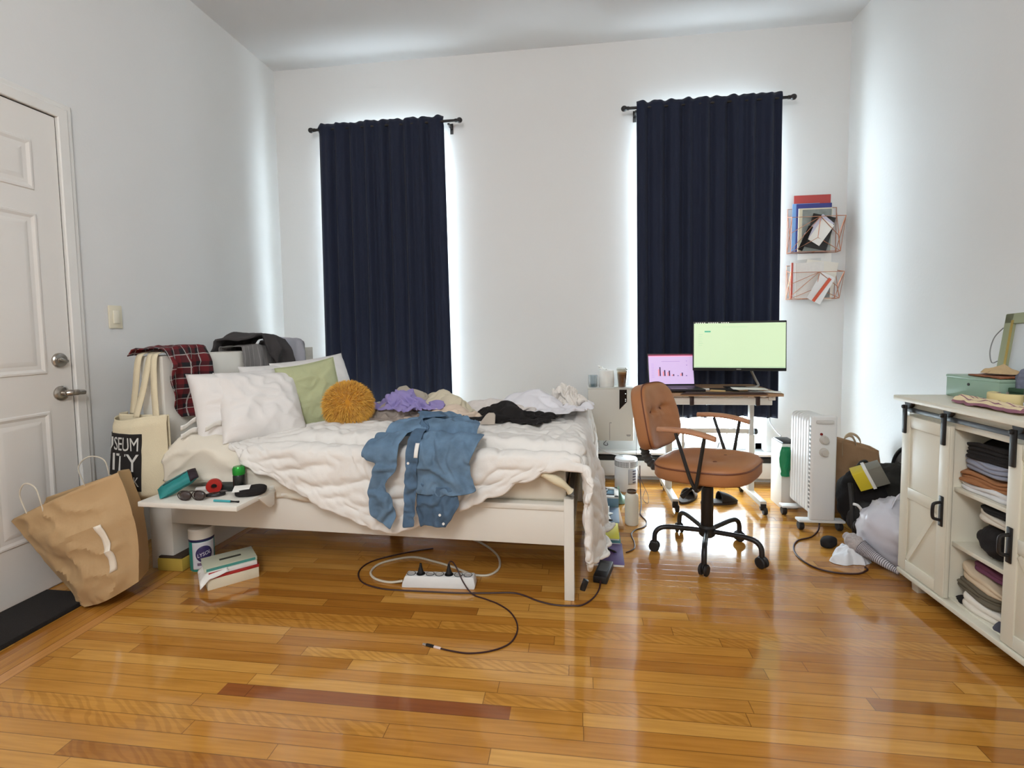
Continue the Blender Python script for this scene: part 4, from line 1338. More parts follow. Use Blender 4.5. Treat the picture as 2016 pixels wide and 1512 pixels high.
b = MB(); t = text_mesh('LYSOL', 0.03, 0.0002, 0.056)
for v in t.verts: v.co = on_can(v.co.x, 0.077 + v.co.y * 0.85 + v.co.x * 0.25, 0.0016 + v.co.z)
b._add(t); b.build('lettering', mat('label_ink_white', (236, 236, 240), 0.5), ca, smooth=False)
b = MB(); b.grid(10, 6, lambda u, v: on_can((u - 0.5) * 0.06, 0.030 + 0.014 * v, 0.0008)); b.build('label_bar', mat('label_plum', (120, 104, 130), 0.4), ca, solid=0.0004)

yb = thing('sponge_box', 'yellow topped low box on the floor beside the wipes canister', 'box', (-1.97, 2.19, 0))
b = MB(); b.box(-2.04, -1.905, 2.13, 2.25, 0.0, 0.062, 0.006); b.build('box_body', mat('dull_yellow', (186, 158, 66), 0.7), yb)
b = MB(); b.box(-2.035, -1.91, 2.135, 2.245, 0.062, 0.072, 0.003); b.build('dark_lid', mat('dark_brown', (60, 46, 34), 0.7), yb)

def book(name, label, M, w, d, h, cover, spine_bits=(), pages=(226, 216, 194)):
    r = thing(name, label, 'book', M.translation)
    b = MB(); b.box(-w / 2 + 0.003, w / 2 - 0.002, -d / 2 + 0.002, d / 2 - 0.002, 0.002, h - 0.002, 0.0, xf=M); b.build('pages', mat('page_edges_%d' % pages[0], pages, 0.85, stretch=(1, 1, 60), vscale=12, var=0.12), r, smooth=False)
    b = MB()
    b.box(-w / 2, w / 2, -d / 2, d / 2, h - 0.002, h, 0.0005, xf=M); b.box(-w / 2, w / 2, -d / 2, d / 2, 0, 0.002, 0.0005, xf=M)
    b.box(-w / 2, w / 2, -d / 2 - 0.0015, -d / 2 + 0.002, 0, h, 0.0008, xf=M)
    b.build('cover', cover, r)
    for nm, bx, m in spine_bits:
        b = MB(); b.box(*bx, 0, xf=M); b.build(nm, m, r, smooth=False)
    return r
# long axis of the stack points away to the right; spines face the room
bm_ = Matrix.Translation((-1.628, 2.105, 0)) @ Matrix.Rotation(radians(45), 4, 'Z')
RED = mat('book_red', (168, 40, 36), 0.5)
CREAMB = mat('book_cream', (222, 212, 186), 0.6)
book('book', 'thick cream book at the bottom of the stack under the bed', bm_, 0.21, 0.145, 0.048, CREAMB)
book('book', 'thin red hardback in the middle of the book stack', bm_ @ Matrix.Translation((0.005, -0.004, 0.0485)), 0.205, 0.14, 0.012, RED)
book('book', 'white paperback with a red spine label above the red hardback', bm_ @ Matrix.Translation((0.0, 0.0, 0.061)), 0.20, 0.135, 0.018, PAPER,
     (('spine_label', (-0.098, -0.03, -0.0698, -0.0688, 0.001, 0.017), RED),))
book('book', 'pale sage paperback with a teal stripe on top of the stack', bm_ @ Matrix.Translation((-0.005, 0.012, 0.0795)), 0.215, 0.140, 0.016, mat('book_sage', (196, 200, 178), 0.6),
     (('teal_stripe', (-0.1, 0.1, -0.0725, -0.0715, 0.002, 0.014), mat('book_teal', (70, 142, 132), 0.6)),
      ('title', (-0.04, 0.05, -0.012, 0.008, 0.0160, 0.0164), mat('book_ink', (52, 54, 44), 0.7))))
b = MB(); b.patch([(-0.135, -0.09), (-0.02, -0.085), (-0.03, 0.03), (-0.13, 0.05)], lambda s, t: bm_ @ Vector((s, t, 0.079 + 0.010 * N(s * 20, t * 20) - max(0, -s - 0.10) * 1.0 - max(0, -t - 0.065) * 0.8)), 0.012)
tag(b.build('loose_paper', PAPER, solid=0.0012, ang=80), 'creased loose white paper sticking out of the book stack', 'paper')

# power strip with cords
ps = thing('power_strip', 'white power strip on the floor under the front of the bed', 'power strip', (-0.62, 2.13, 0))
PX = Matrix.Translation((-0.622, 2.135, 0)) @ Matrix.Rotation(radians(2.5), 4, 'Z')
b = MB()
pts = [(-0.168, 0), (0.162, 0), (0.166, 0.012), (0.160, 0.046), (0.154, 0.052), (-0.150, 0.052), (-0.156, 0.046), (-0.168, 0.012)]
b.prism(pts, -0.030, 0.030, lambda u, v, h: PX @ Vector((u, h * (1 - v * 3.0), v)), bev=0.003)
b.build('housing', WPLAST, ps)
for k in range(7):
    x = -0.130 + k * 0.0433
    b = MB(); b.lathe([(0.017, 0.0), (0.017, 0.003), (0.014, 0.0032), (0.013, 0.0012), (0.0005, 0.0012)], x, 0.0, 0.0515, 20, xf=PX); b.build('socket', mat('socket_grey', (190, 188, 184), 0.5) if k not in (1, 4) else BLACKP, ps)
    b = MB()
    b.tube([PX @ Vector((x + 0.019 * cos(a), 0.019 * sin(a), 0.0525)) for a in [2 * pi * i / 20 for i in range(20)]], 0.0016, 5, closed=True); b.build('socket_ring', BLACKP, ps)
for x in (-0.087, 0.043):
    q = thing('plug', 'black plug standing in the %s socket of the power strip' % ('second' if x < 0 else 'fifth'), 'plug', PX @ Vector((x, 0, 0.055)))
    b = MB(); b.lathe([(0.013, 0), (0.014, 0.006), (0.011, 0.016), (0.007, 0.030), (0.005, 0.046), (0.0005, 0.047)], x, 0, 0.0545, 16, xf=PX); b.build('plug_body', BLACKP, q)
WC = mat('white_cord', (206, 198, 178), 0.5)
cord('extension_cord', 'thick white cord looping from the power strip across the floor', [(-0.795, 2.130, 0.014), (-0.86, 2.128), (-0.94, 2.155), (-0.985, 2.22), (-0.965, 2.31), (-0.84, 2.385), (-0.70, 2.345), (-0.60, 2.30), (-0.55, 2.27), (-0.48, 2.235), (-0.41, 2.245), (-0.378, 2.33), (-0.42, 2.47), (-0.56, 2.62), (-0.8, 2.75)], 0.0055, WC)
DKC = mat('dark_red_cable', (52, 22, 20), 0.5)
cord('laptop_cable', 'dark cable looping from the power brick along the front of the bed', [(0.10, 2.215, 0.02), (0.092, 2.17), (0.065, 2.095), (0.02, 2.035), (-0.03, 2.022), (-0.10, 2.022), (-0.17, 2.045), (-0.235, 2.083), (-0.29, 2.098), (-0.395, 2.085), (-0.52, 2.072), (-0.64, 2.07), (-0.77, 2.068), (-0.88, 2.075), (-0.985, 2.12), (-1.045, 2.22), (-1.02, 2.33), (-0.88, 2.44), (-0.76, 2.50)], 0.0036, DKC)
cord('charging_cable', 'dark red charging cable curling out onto the open floor', [(-0.582, 2.137, 0.098), (-0.572, 2.14, 0.112), (-0.555, 2.13, 0.11), (-0.53, 2.11, 0.085), (-0.50, 2.085, 0.045), (-0.455, 2.06, 0.009), (-0.39, 2.035), (-0.335, 2.005), (-0.28, 1.955), (-0.242, 1.885), (-0.232, 1.815), (-0.252, 1.745), (-0.31, 1.698), (-0.385, 1.676), (-0.455, 1.682), (-0.525, 1.698)], 0.0032, DKC)
us = thing('cable_plug', 'silver and black cable plug lying on the floor boards', 'cable plug', (-0.54, 1.70, 0))
b = MB(); b.box(-0.020, 0.012, -0.005, 0.005, 0.0, 0.008, 0.002, xf=Matrix.Translation((-0.535, 1.701, 0)) @ Matrix.Rotation(radians(-14), 4, 'Z')); b.build('grip', BLACKP, us)
b = MB(); b.box(-0.034, -0.020, -0.004, 0.004, 0.001, 0.006, 0.001, xf=Matrix.Translation((-0.535, 1.701, 0)) @ Matrix.Rotation(radians(-14), 4, 'Z')); b.build('connector', mat('silver', (210, 206, 200), 0.3, metal=0.8), us)
b = MB(); b.box(0.012, 0.042, -0.004, 0.004, 0.0, 0.007, 0.002, xf=Matrix.Translation((-0.535, 1.701, 0)) @ Matrix.Rotation(radians(-14), 4, 'Z')); b.build('cable_label', mat('pinkish_white', (222, 200, 192), 0.6), us)
pk = thing('power_brick', 'black power brick on the floor beyond the bed leg', 'power adapter', (0.115, 2.3, 0))
b = MB(); b.box(-0.032, 0.032, -0.085, 0.085, 0.0, 0.034, 0.005, xf=Matrix.Translation((0.118, 2.305, 0)) @ Matrix.Rotation(radians(-14), 4, 'Z')); b.build('brick_body', BLACKP, pk)
b = MB(); b.box(-0.022, 0.022, -0.03, 0.05, 0.034, 0.0345, 0, xf=Matrix.Translation((0.118, 2.305, 0)) @ Matrix.Rotation(radians(-14), 4, 'Z')); b.build('brick_label', mat('grey_label', (84, 84, 84), 0.5), pk, smooth=False)
b = MB(); b.box(-1.75, -0.95, 3.05, 3.30, 0.0, 0.12, 0.004)
tag(b.build('storage_box', mat('brown_board', (112, 70, 44), 0.6)), 'flat brown storage box far back under the bed', 'box')
b = MB(); b.box(-0.012, 0.012, -0.01, 0.01, 0, 0.05, 0.003, xf=Matrix.Translation((0.018, 2.16, 0)) @ Matrix.Rotation(radians(20), 4, 'Y')); 
tag(b.build('travel_adapter', BLACKP), 'small black adapter block just beyond the bed leg', 'adapter')

# ------------------------------------------------------------------ between bed and desk
# wall-hung dehumidifier
dh = thing('dehumidifier', 'grey white dehumidifier box mounted on the wall beside the curtain', 'dehumidifier', (0.235, 3.75, 0.35))
GW = mat('warm_white_plastic', (206, 202, 192), 0.45, var=0.02)
dx0, dx1, dy0, dz0, dz1 = 0.080, 0.400, 3.62, 0.345, 0.722
b = MB(); b.box(dx0, dx1, dy0, YB - 0.09, dz0, dz1, 0.006); b.build('housing', GW, dh)
b = MB(); b.box(dx0 - 0.002, dx1 + 0.002, dy0 - 0.004, YB - 0.09, dz1, dz1 + 0.006, 0.002); b.build('top_plate', mat('pale_top', (214, 210, 202), 0.35), dh)
b = MB(); b.prism([(0.300, dz1 - 0.006), (0.352, dz1 - 0.006), (0.352, dz1 - 0.095), (0.300, dz1 - 0.150)], 0, 0.003, lambda u, v, h: Vector((u, dy0 - 0.0005 - h, v))); b.build('control_panel', mat('panel_black', (24, 20, 20), 0.2), dh, smooth=False)
for k, z in enumerate((dz1 - 0.035, dz1 - 0.075, dz1 - 0.088)):
    b = MB(); b.box(0.340, 0.346, dy0 - 0.005, dy0 - 0.003, z - 0.003, z + 0.003); b.build('indicator', mat('indicator_white', (240, 240, 236), 0.4, emit=0.6), dh, smooth=False)
b = MB(); b.box(0.230, 0.234, dy0 - 0.0015, dy0 + 0.001, dz0 + 0.005, dz0 + 0.13); b.box(0.230, 0.245, dy0 - 0.0015, dy0 + 0.001, dz0 + 0.128, dz0 + 0.134); b.build('tank_seam', mat('seam_grey', (150, 146, 138), 0.6), dh, smooth=False)
b = MB(); b.box(0.350, 0.380, dy0 - 0.0012, dy0 + 0.001, dz0 + 0.040, dz0 + 0.046); b.box(0.354, 0.376, dy0 - 0.0012, dy0 + 0.001, dz0 + 0.033, dz0 + 0.036); b.build('maker_mark', mat('logo_grey', (120, 116, 110), 0.5), dh, smooth=False)
b = MB(); b.box(dx0 + 0.04, dx1 - 0.04, YB - 0.09, YB - 0.002, 0.42, 0.68); b.build('wall_bracket', BLACKM, dh, smooth=False)
HT = dz1 + 0.0062
gl = thing('water_glass', 'short clear drinking glass standing on the dehumidifier', 'glass', (0.115, 3.67, HT))
b = MB(); b.lathe([(0.030, 0), (0.032, 0.004), (0.034, 0.088), (0.032, 0.088), (0.030, 0.006), (0.0005, 0.005)], 0.115, 3.68, HT, 24); b.build('tumbler', glass_mat('clear_glass', (238, 242, 244), 0.35), gl)
b = MB(); b.lathe([(0.0290, 0.006), (0.0297, 0.022), (0.0005, 0.022)], 0.115, 3.68, HT, 24); b.build('water', glass_mat('water', (214, 226, 228), 0.25), gl)
tc_ = thing('tissue_roll', 'white paper roll with loose end on top of the dehumidifier', 'paper roll', (0.21, 3.69, HT))
b = MB(); b.lathe([(0.052, 0), (0.054, 0.003), (0.056, 0.06), (0.053, 0.118), (0.050, 0.122), (0.018, 0.122), (0.018, 0.09), (0.0005, 0.09)], 0.213, 3.69, HT, 36); b.build('roll', PAPER, tc_)
b = MB(); b.grid(16, 12, lambda u, v: Vector((0.160 + 0.075 * u + 0.008 * sin(v * 5), 3.68 + 0.03 * v + 0.010 * N(u * 4, v * 4), HT + 0.120 + 0.026 * (1 - u) * v + 0.014 * N(u * 5, v * 5, 3) + 0.012 * (1 - u)))); b.build('loose_end', PAPER, tc_, solid=0.001, ang=80)
ic = thing('iced_coffee', 'clear plastic cup of iced coffee on the dehumidifier', 'cup', (0.33, 3.69, HT))
b = MB(); b.lathe([(0.026, 0), (0.028, 0.003), (0.038, 0.122), (0.040, 0.124), (0.040, 0.128)], 0.325, 3.69, HT, 28, cap=False); b.build('cup_wall', glass_mat('cup_plastic', (236, 232, 224), 0.25), ic, solid=0.0008)
b = MB(); b.lathe([(0.0255, 0.003), (0.0345, 0.090), (0.0348, 0.094), (0.0005, 0.094)], 0.325, 3.69, HT, 28); b.build('coffee', mat('milky_coffee', (150, 106, 70), 0.35, var=0.25, vscale=40), ic)
b = MB(); b.lathe([(0.0348, 0.0942), (0.0358, 0.106), (0.0005, 0.106)], 0.325, 3.69, HT, 28); b.build('foam', mat('coffee_foam', (206, 164, 120), 0.6), ic)
b = MB(); b.lathe([(0.041, 0.126), (0.041, 0.131), (0.034, 0.140), (0.0005, 0.142)], 0.325, 3.69, HT, 28); b.build('lid', glass_mat('cup_lid', (240, 240, 236), 0.3), ic)

wo = thing('wall_outlet', 'white double outlet on the wall below the dehumidifier', 'outlet', (0.17, YB, 0.26))
b = MB(); b.box(0.125, 0.195, YB - 0.007, YB, 0.245, 0.345, 0.003); b.build('face_plate', WPLAST, wo)
b = MB(); b.box(0.145, 0.175, YB - 0.034, YB - 0.006, 0.255, 0.29, 0.004); b.build('adapter', WPLAST, wo)
cord('white_cable', 'white cord hanging from the dehumidifier to the purifier', [(0.115, 3.72, 0.345), (0.125, 3.70, 0.31), (0.16, 3.66, 0.28), (0.22, 3.63, 0.255), (0.30, 3.62, 0.24), (0.325, 3.62, 0.236)], 0.004, WPLAST)
cord('black_cable', 'thin black cord dangling beside the wall outlet', [(0.235, 3.80, 0.345), (0.225, 3.82, 0.31), (0.20, 3.83, 0.275), (0.215, 3.83, 0.262), (0.23, 3.82, 0.27), (0.225, 3.82, 0.285)], 0.0025, BLACKP)

ap = thing('air_purifier', 'white cylindrical air purifier standing on the floor by the wall', 'air purifier', (0.345, 3.58, 0))
b = MB(); b.lathe([(0.076, 0), (0.080, 0.006), (0.080, 0.222), (0.076, 0.230), (0.05, 0.233), (0.0005, 0.233)], 0.345, 3.60, 0, 48); b.build('housing', mat('matte_white', (222, 222, 222), 0.5), ap)
b = MB()
for r_ in range(4):
    z = 0.180 + r_ * 0.010
    for k in range(46):
        a = 2 * pi * k / 46
        if (k % 12) == 0: continue
        b.box(-0.003, 0.003, -0.0012, 0.0012, -0.0035, 0.0035, xf=Matrix.Translation((0.345 + 0.0802 * cos(a), 3.60 + 0.0802 * sin(a), z)) @ Matrix.Rotation(a + pi / 2, 4, 'Z'))
b.build('vent_grille', mat('vent_grey', (96, 94, 92), 0.6), ap, smooth=False)
def on_ap(w, z, o=0.0):
    a = atan2(-3.6, -0.2) + w / 0.08
    return Vector((0.345 + (0.0805 + o) * cos(a), 3.60 + (0.0805 + o) * sin(a), z))
b = MB(); b.grid(12, 8, lambda u, v: on_ap(0.012 + 0.066 * u, 0.055 + 0.11 * v)); b.build('sticker', mat('sticker_grey', (176, 178, 184), 0.5), ap, solid=0.0006)
b = MB()
for k in range(5):
    b.grid(5, 3, lambda u, v: on_ap(0.045 + 0.03 * u, 0.065 + 0.02 * k + 0.010 * v, 0.0008))
b.build('sticker_print', mat('sticker_ink', (92, 92, 110), 0.6), ap, solid=0.0004)

wb = thing('water_bottle', 'tall white insulated water bottle with a steel rim on the floor', 'bottle', (0.315, 2.94, 0))
b = MB(); b.lathe([(0.036, 0), (0.039, 0.004), (0.039, 0.160), (0.036, 0.178), (0.027, 0.188), (0.0005, 0.188)], 0.315, 2.945, 0, 36); b.build('flask', mat('cream_powdercoat', (216, 210, 194), 0.5), wb)
b = MB(); b.lathe([(0.0265, 0.187), (0.0275, 0.190), (0.0275, 0.203), (0.025, 0.203), (0.025, 0.196), (0.0005, 0.196)], 0.315, 2.945, 0, 30); b.build('steel_rim', mat('dark_steel', (120, 104, 92), 0.3, metal=0.9), wb)

# papers, pads and notebooks in a line along the foot of the bed
def slab(name, label, cat, c, w, d, h, rz, m, edge=None):
    M = Matrix.Translation(c) @ Matrix.Rotation(radians(rz), 4, 'Z')
    r = thing(name, label, cat, c)
    b = MB(); b.box(-w / 2, w / 2, -d / 2, d / 2, h - 0.0015, h, 0.0004, xf=M); b.build('cover', m, r)
    b = MB(); b.box(-w / 2 + 0.002, w / 2 - 0.002, -d / 2 + 0.002, d / 2 - 0.002, 0, h - 0.0015, xf=M); b.build('pages', edge or PAPER, r, smooth=False)
    return r, M
r, M = slab('notebook', 'purple notebook on the floor at the foot of the bed', 'notebook', (0.135, 2.52, 0), 0.185, 0.25, 0.012, -2, mat('purple_cover', (88, 66, 126), 0.5))
b = MB(); b.box(0.01, 0.055, 0.113, 0.118, 0.012, 0.0124, xf=M); b.build('cover_print', mat('lilac_ink', (176, 160, 200), 0.6), r, smooth=False)
pen = thing('pen', 'black pen lying on the purple notebook', 'pen', (0.16, 2.55, 0.012))
b = MB(); b.tube([(0.105, 2.60, 0.017), (0.185, 2.525, 0.017), (0.195, 2.516, 0.017)], [0.005, 0.005, 0.002], 10); b.build('barrel', BLACKP, pen)
b = MB(); b.tube([(0.115, 2.593, 0.0225), (0.145, 2.565, 0.0225)], 0.0014, 6); b.build('clip', BLACKM, pen)
slab('notebook', 'teal covered notebook between the purple and yellow pads', 'notebook', (0.135, 2.70, 0), 0.185, 0.14, 0.018, -2, mat('teal_cover', (70, 126, 136), 0.55))
slab('notepad', 'bright yellow notepad lying on the teal notebook', 'notepad', (0.138, 2.77, 0.0185), 0.175, 0.22, 0.010, -2, mat('yellow_cover', (222, 214, 58), 0.6))
slab('magazine', 'slate blue magazine beyond the yellow notepad', 'magazine', (0.150, 3.02, 0), 0.195, 0.25, 0.026, -3, mat('slate_cover', (96, 112, 132), 0.5))
b = MB(); b.patch([(0.08, 2.93), (0.195, 2.925), (0.185, 2.99), (0.215, 3.03), (0.19, 3.04), (0.195, 3.09), (0.08, 3.10)], lambda s, t: Vector((s, t, 0.032 + 0.008 * N(s * 20, t * 20) + 0.02 * sst(3.02, 3.09, t))), 0.012)
tag(b.build('torn_paper', PAPER, solid=0.001, ang=80), 'torn white paper lying on the slate blue magazine', 'paper')
bx = thing('frame_box', 'shallow white and blue box with a window near the air purifier', 'box', (0.17, 3.25, 0))
Mb = Matrix.Translation((0.165, 3.27, 0.0)) @ Matrix.Rotation(radians(-4), 4, 'Z')
b = MB(); b.box(-0.10, 0.10, -0.10, 0.10, 0, 0.075, 0.003, xf=Mb); b.build('box_base', mat('box_blue', (110, 144, 164), 0.5), bx)
b = MB()
for a in ((-0.10, 0.10, -0.10, -0.072), (-0.10, 0.10, 0.072, 0.10), (-0.10, -0.072, -0.10, 0.10), (0.072, 0.10, -0.10, 0.10)):
    b.box(*a, 0.075, 0.086, 0.002, xf=Mb)
b.build('box_frame', PAPER, bx)
b = MB(); b.box(-0.072, 0.072, -0.072, -0.02, 0.075, 0.0775, xf=Mb); b.build('dark_print', mat('print_dark', (54, 58, 66), 0.5), bx, smooth=False)
hp = thing('headphones', 'black headphones lying on the white framed box', 'headphones', (0.13, 3.22, 0.087))
b = MB(); b.tube(smooth_path([(0.06, 3.19, 0.10), (0.10, 3.17, 0.105), (0.15, 3.18, 0.108), (0.185, 3.22, 0.108), (0.175, 3.27, 0.106), (0.13, 3.29, 0.103)]), 0.009, 10); b.build('headband', BLACKP, hp)
b = MB(); b.lathe([(0.030, 0), (0.034, 0.006), (0.030, 0.018), (0.0005, 0.02)], 0.085, 3.20, 0.088, 20); b.build('ear_cup', BLACKP, hp)
cord('headphone_wire', 'thin black wire arching over the papers near the box', [(0.06, 3.19, 0.10), (0.075, 3.14, 0.13), (0.10, 3.05, 0.06), (0.13, 2.95, 0.038), (0.17, 2.915, 0.036), (0.20, 2.90, 0.036), (0.15, 2.885, 0.036), (0.09, 2.88, 0.035)], 0.003, BLACKP)
b = MB(); b.box(0.232, 0.262, 2.86, 3.17, 0.0, 0.019, 0.002)
tag(b.build('wood_batten', mat('pine_batten', (186, 148, 104), 0.6, stretch=(4, 1, 1))), 'thin wooden batten on the floor next to the water bottle', 'wood strip')
b = heap_mesh(0.27, 3.33, 0.0, 0.05, 0.06, 0.06, 3.0, fold=0.9)
tag(b.build('crumpled_wrapper', mat('green_wrapper', (128, 158, 138), 0.35)), 'small crumpled green wrapper between the box and the bottle', 'wrapper')
cord('floor_cable', 'dark cable running past the water bottle to the notebook', [(0.43, 3.50, 0.20), (0.425, 3.45, 0.10), (0.42, 3.36, 0.012), (0.405, 3.22), (0.385, 3.1), (0.405, 2.98), (0.38, 2.90), (0.325, 2.85), (0.295, 2.78), (0.30, 2.68), (0.29, 2.60), (0.245, 2.55)], 0.0034, DKC)
cord('thin_wire', 'loose thin tangled wire hanging down the wall to the floor', [(0.445, 3.78, 0.70), (0.44, 3.77, 0.50), (0.435, 3.75, 0.28), (0.43, 3.70, 0.16), (0.45, 3.55, 0.07), (0.47, 3.4, 0.03), (0.455, 3.28, 0.01), (0.43, 3.34, 0.02), (0.46, 3.46, 0.04)], 0.0016, DARK)

# ------------------------------------------------------------------ desk, laptop, monitor
dk = thing('desk', 'white height-adjustable rolling desk with a wood top under the window', 'desk', (0.86, 3.4, 0))
OAKT = mat('desk_oak', (168, 132, 98), 0.5, stretch=(1, 12, 12), vscale=4, var=0.2)
dzt = 0.752
b = MB(); b.box(0.47, 1.22, 3.13, 3.66, dzt - 0.018, dzt, 0.003); b.build('desktop', OAKT, dk)
b = MB(); b.prism([(0.62, 0.0), (0.66, 0.014), (1.10, 0.014), (1.13, 0.0)], 3.115, 3.135, lambda u, v, h: Vector((u, h, dzt - 0.004 + v)), bev=0.002); b.build('book_stop', mat('dark_walnut', (52, 30, 24), 0.5), dk)
b = MB(); b.box(0.50, 1.17, 3.17, 3.20, dzt - 0.075, dzt - 0.030, 0.003); b.build('front_beam', WHITE, dk)
b = MB(); b.box(0.50, 1.17, 3.55, 3.58, dzt - 0.075, dzt - 0.030, 0.003); b.build('rear_beam', WHITE, dk)
for x in (0.56, 1.165):
    b = MB(); b.box(x - 0.02, x + 0.02, 3.16, 3.60, dzt - 0.045, dzt - 0.018, 0.003); b.build('top_bracket', WHITE, dk)
for x in (0.70, 1.085):
    b = MB(); b.box(x - 0.012, x + 0.012, 3.160, 3.205, dzt - 0.078, dzt - 0.019, 0.003); b.build('clamp', mat('brown_clamp', (50, 30, 26), 0.5), dk)
for x in (0.605, 1.125):
    b = MB(); b.box(x - 0.018, x + 0.018, 3.375, 3.435, 0.07, 0.45, 0.003); b.build('outer_post', WHITE, dk)
    b = MB(); b.box(x - 0.013, x + 0.013, 3.384, 3.426, 0.44, dzt - 0.04, 0.002); b.build('inner_post', mat('post_grey', (206, 204, 200), 0.4), dk)
    b = MB(); b.box(x - 0.019, x + 0.019, 3.16, 3.64, 0.052, 0.085, 0.003); b.build('foot_bar', WHITE, dk)
    b = MB(); b.lathe([(0.020, 0), (0.020, 0.014), (0.016, 0.020), (0.0005, 0.02)], seg=16, xf=Matrix.Translation((x + 0.018, 3.40, 0.47)) @ Matrix.Rotation(radians(90), 4, 'Y')); b.build('height_knob', BLACKP, dk)
    for y in (3.17, 3.61):
        b = MB(); b.box(x - 0.017, x + 0.017, y - 0.012, y + 0.012, 0.028, 0.070, 0.003)
        b.build('caster_fork', BLACKM, dk)
        b = MB(); b.lathe([(0.010, -0.011), (0.022, -0.011), (0.024, -0.008), (0.024, 0.008), (0.022, 0.011), (0.010, 0.011)], seg=20, xf=Matrix.Translation((x + 0.012, y, 0.024)) @ Matrix.Rotation(radians(90), 4, 'Y')); b.build('wheel', RUBBER, dk)
b = MB(); b.box(0.62, 1.11, 3.395, 3.415, 0.455, 0.485, 0.002); b.build('cross_bar', WHITE, dk)
b = MB(); b.box(0.69, 0.705, 3.40, 3.41, 0.30, 0.46, 0.002); b.box(0.62, 1.11, 3.398, 3.412, 0.285, 0.305, 0.002); b.build('lower_frame', WHITE, dk)

DT = dzt
lp = thing('laptop', 'open laptop with a lavender bar chart on screen on the desk', 'laptop', (0.63, 3.26, DT))
LX = Matrix.Translation((0.625, 3.27, DT)) @ Matrix.Rotation(radians(4), 4, 'Z')
b = MB(); b.box(-0.150, 0.150, -0.115, 0.100, 0.006, 0.022, 0.004, xf=LX); b.build('base', mat('space_grey', (46, 42, 46), 0.4, metal=0.5), lp)
b = MB(); b.box(-0.130, 0.130, -0.02, 0.085, 0.022, 0.0232, 0.0, xf=LX); b.build('keyboard', BLACKP, lp, smooth=False)
b = MB(); b.box(-0.05, 0.05, -0.100, -0.03, 0.022, 0.0228, 0, xf=LX); b.build('trackpad', mat('trackpad', (70, 66, 70), 0.35), lp, smooth=False)
for x in (-0.12, 0.12):
    for y in (-0.09, 0.08):
        b = MB(); b.lathe([(0.008, 0), (0.008, 0.0065), (0.0005, 0.0065)], x, y, 0, 12, xf=LX); b.build('rubber_foot', RUBBER, lp)
LS = LX @ Matrix.Translation((0, 0.100, 0.022)) @ Matrix.Rotation(radians(-14), 4, 'X')     # screen frame: x right, z up
b = MB(); b.box(-0.150, 0.150, 0.0, 0.006, 0.0, 0.215, 0.002, xf=LS); b.build('screen_lid', mat('lid_grey', (40, 38, 44), 0.4), lp)
def flat(parent, name, M, x0, x1, z0, z1, m, d=0.0006, y=0.0):
    b = MB(); b.box(x0, x1, y - d, y, z0, z1, xf=M); return b.build(name, m, parent, smooth=False)
SL = mat('screen_lavender', (204, 180, 222), 0.3, emit=0.5, var=0.02)
flat(lp, 'display', LS, -0.144, 0.144, 0.010, 0.209, SL)
flat(lp, 'menu_bar', LS, -0.144, 0.144, 0.199, 0.209, mat('screen_maroon', (120, 48, 74), 0.3, emit=0.5), 0.0005, -0.0007)
flat(lp, 'tool_bar', LS, -0.144, 0.144, 0.193, 0.199, mat('screen_pink', (230, 150, 180), 0.3, emit=0.7), 0.0005, -0.0007)
OR, PU = mat('screen_coral', (222, 140, 150), 0.3, emit=0.6), mat('screen_plum', (70, 34, 80), 0.3, emit=0.3)
for k, (x, h) in enumerate(((-0.075, 0.060), (-0.045, 0.040), (-0.015, 0.036), (0.012, 0.012), (0.04, 0.004), (0.068, 0.022), (0.095, 0.004))):
    flat(lp, 'chart_bar', LS, x - 0.001, x + 0.007, 0.063, 0.063 + h, PU, 0.0005, -0.0007)
    if h > 0.01: flat(lp, 'chart_bar', LS, x - 0.010, x - 0.002, 0.063, 0.063 + h * 0.75, OR, 0.0005, -0.0007)
b = MB()
for k in range(9): b.box(-0.128, -0.110, -0.0012, -0.0007, 0.055 + k * 0.011, 0.0562 + k * 0.011, xf=LS)
b.box(-0.06, 0.06, -0.0012, -0.0007, 0.160, 0.162, xf=LS); b.box(0.10, 0.106, -0.0012, -0.0007, 0.160, 0.164, xf=LS); b.box(0.10, 0.106, -0.0012, -0.0007, 0.132, 0.138, xf=LS)
b.build('screen_text', mat('screen_mauve', (170, 130, 180), 0.3, emit=0.5), lp, smooth=False)

mo = thing('monitor', 'wide monitor glowing pale green above the desk', 'monitor', (1.04, 3.42, DT))
MX = Matrix.Translation((1.030, 3.36, 1.03)) @ Matrix.Rotation(radians(-7), 4, 'Z') @ Matrix.Rotation(radians(-3), 4, 'X')
b = MB(); b.box(-0.278, 0.278, 0.0, 0.028, -0.160, 0.160, 0.004, xf=MX); b.box(-0.16, 0.16, 0.028, 0.05, -0.12, 0.10, 0.01, xf=MX); b.build('panel_housing', BLACKP, mo)
SG = mat('screen_green', (198, 220, 182), 0.3, emit=0.52, var=0.03, vscale=3)
flat(mo, 'display', MX, -0.272, 0.272, -0.140, 0.147, SG)
flat(mo, 'menu_bar', MX, -0.272, 0.272, 0.147, 0.154, mat('screen_dark', (40, 44, 44), 0.3, emit=0.1), 0.0005, 0.0)
flat(mo, 'button', MX, -0.207, -0.170, 0.090, 0.099, mat('screen_teal', (66, 160, 130), 0.3, emit=0.6), 0.0005, -0.0007)
b = MB()
for k in range(6): b.box(-0.245, -0.215 - 0.006 * (k % 2), -0.0012, -0.0007, 0.075 - k * 0.014, 0.0765 - k * 0.014, xf=MX)
b.box(-0.1, 0.05, -0.0012, -0.0007, 0.122, 0.1232, xf=MX); b.box(-0.27, 0.27, -0.0012, -0.0007, -0.137, -0.133, xf=MX)
b.build('screen_text', mat('screen_grey', (160, 184, 160), 0.3, emit=0.5), mo, smooth=False)
b = MB()
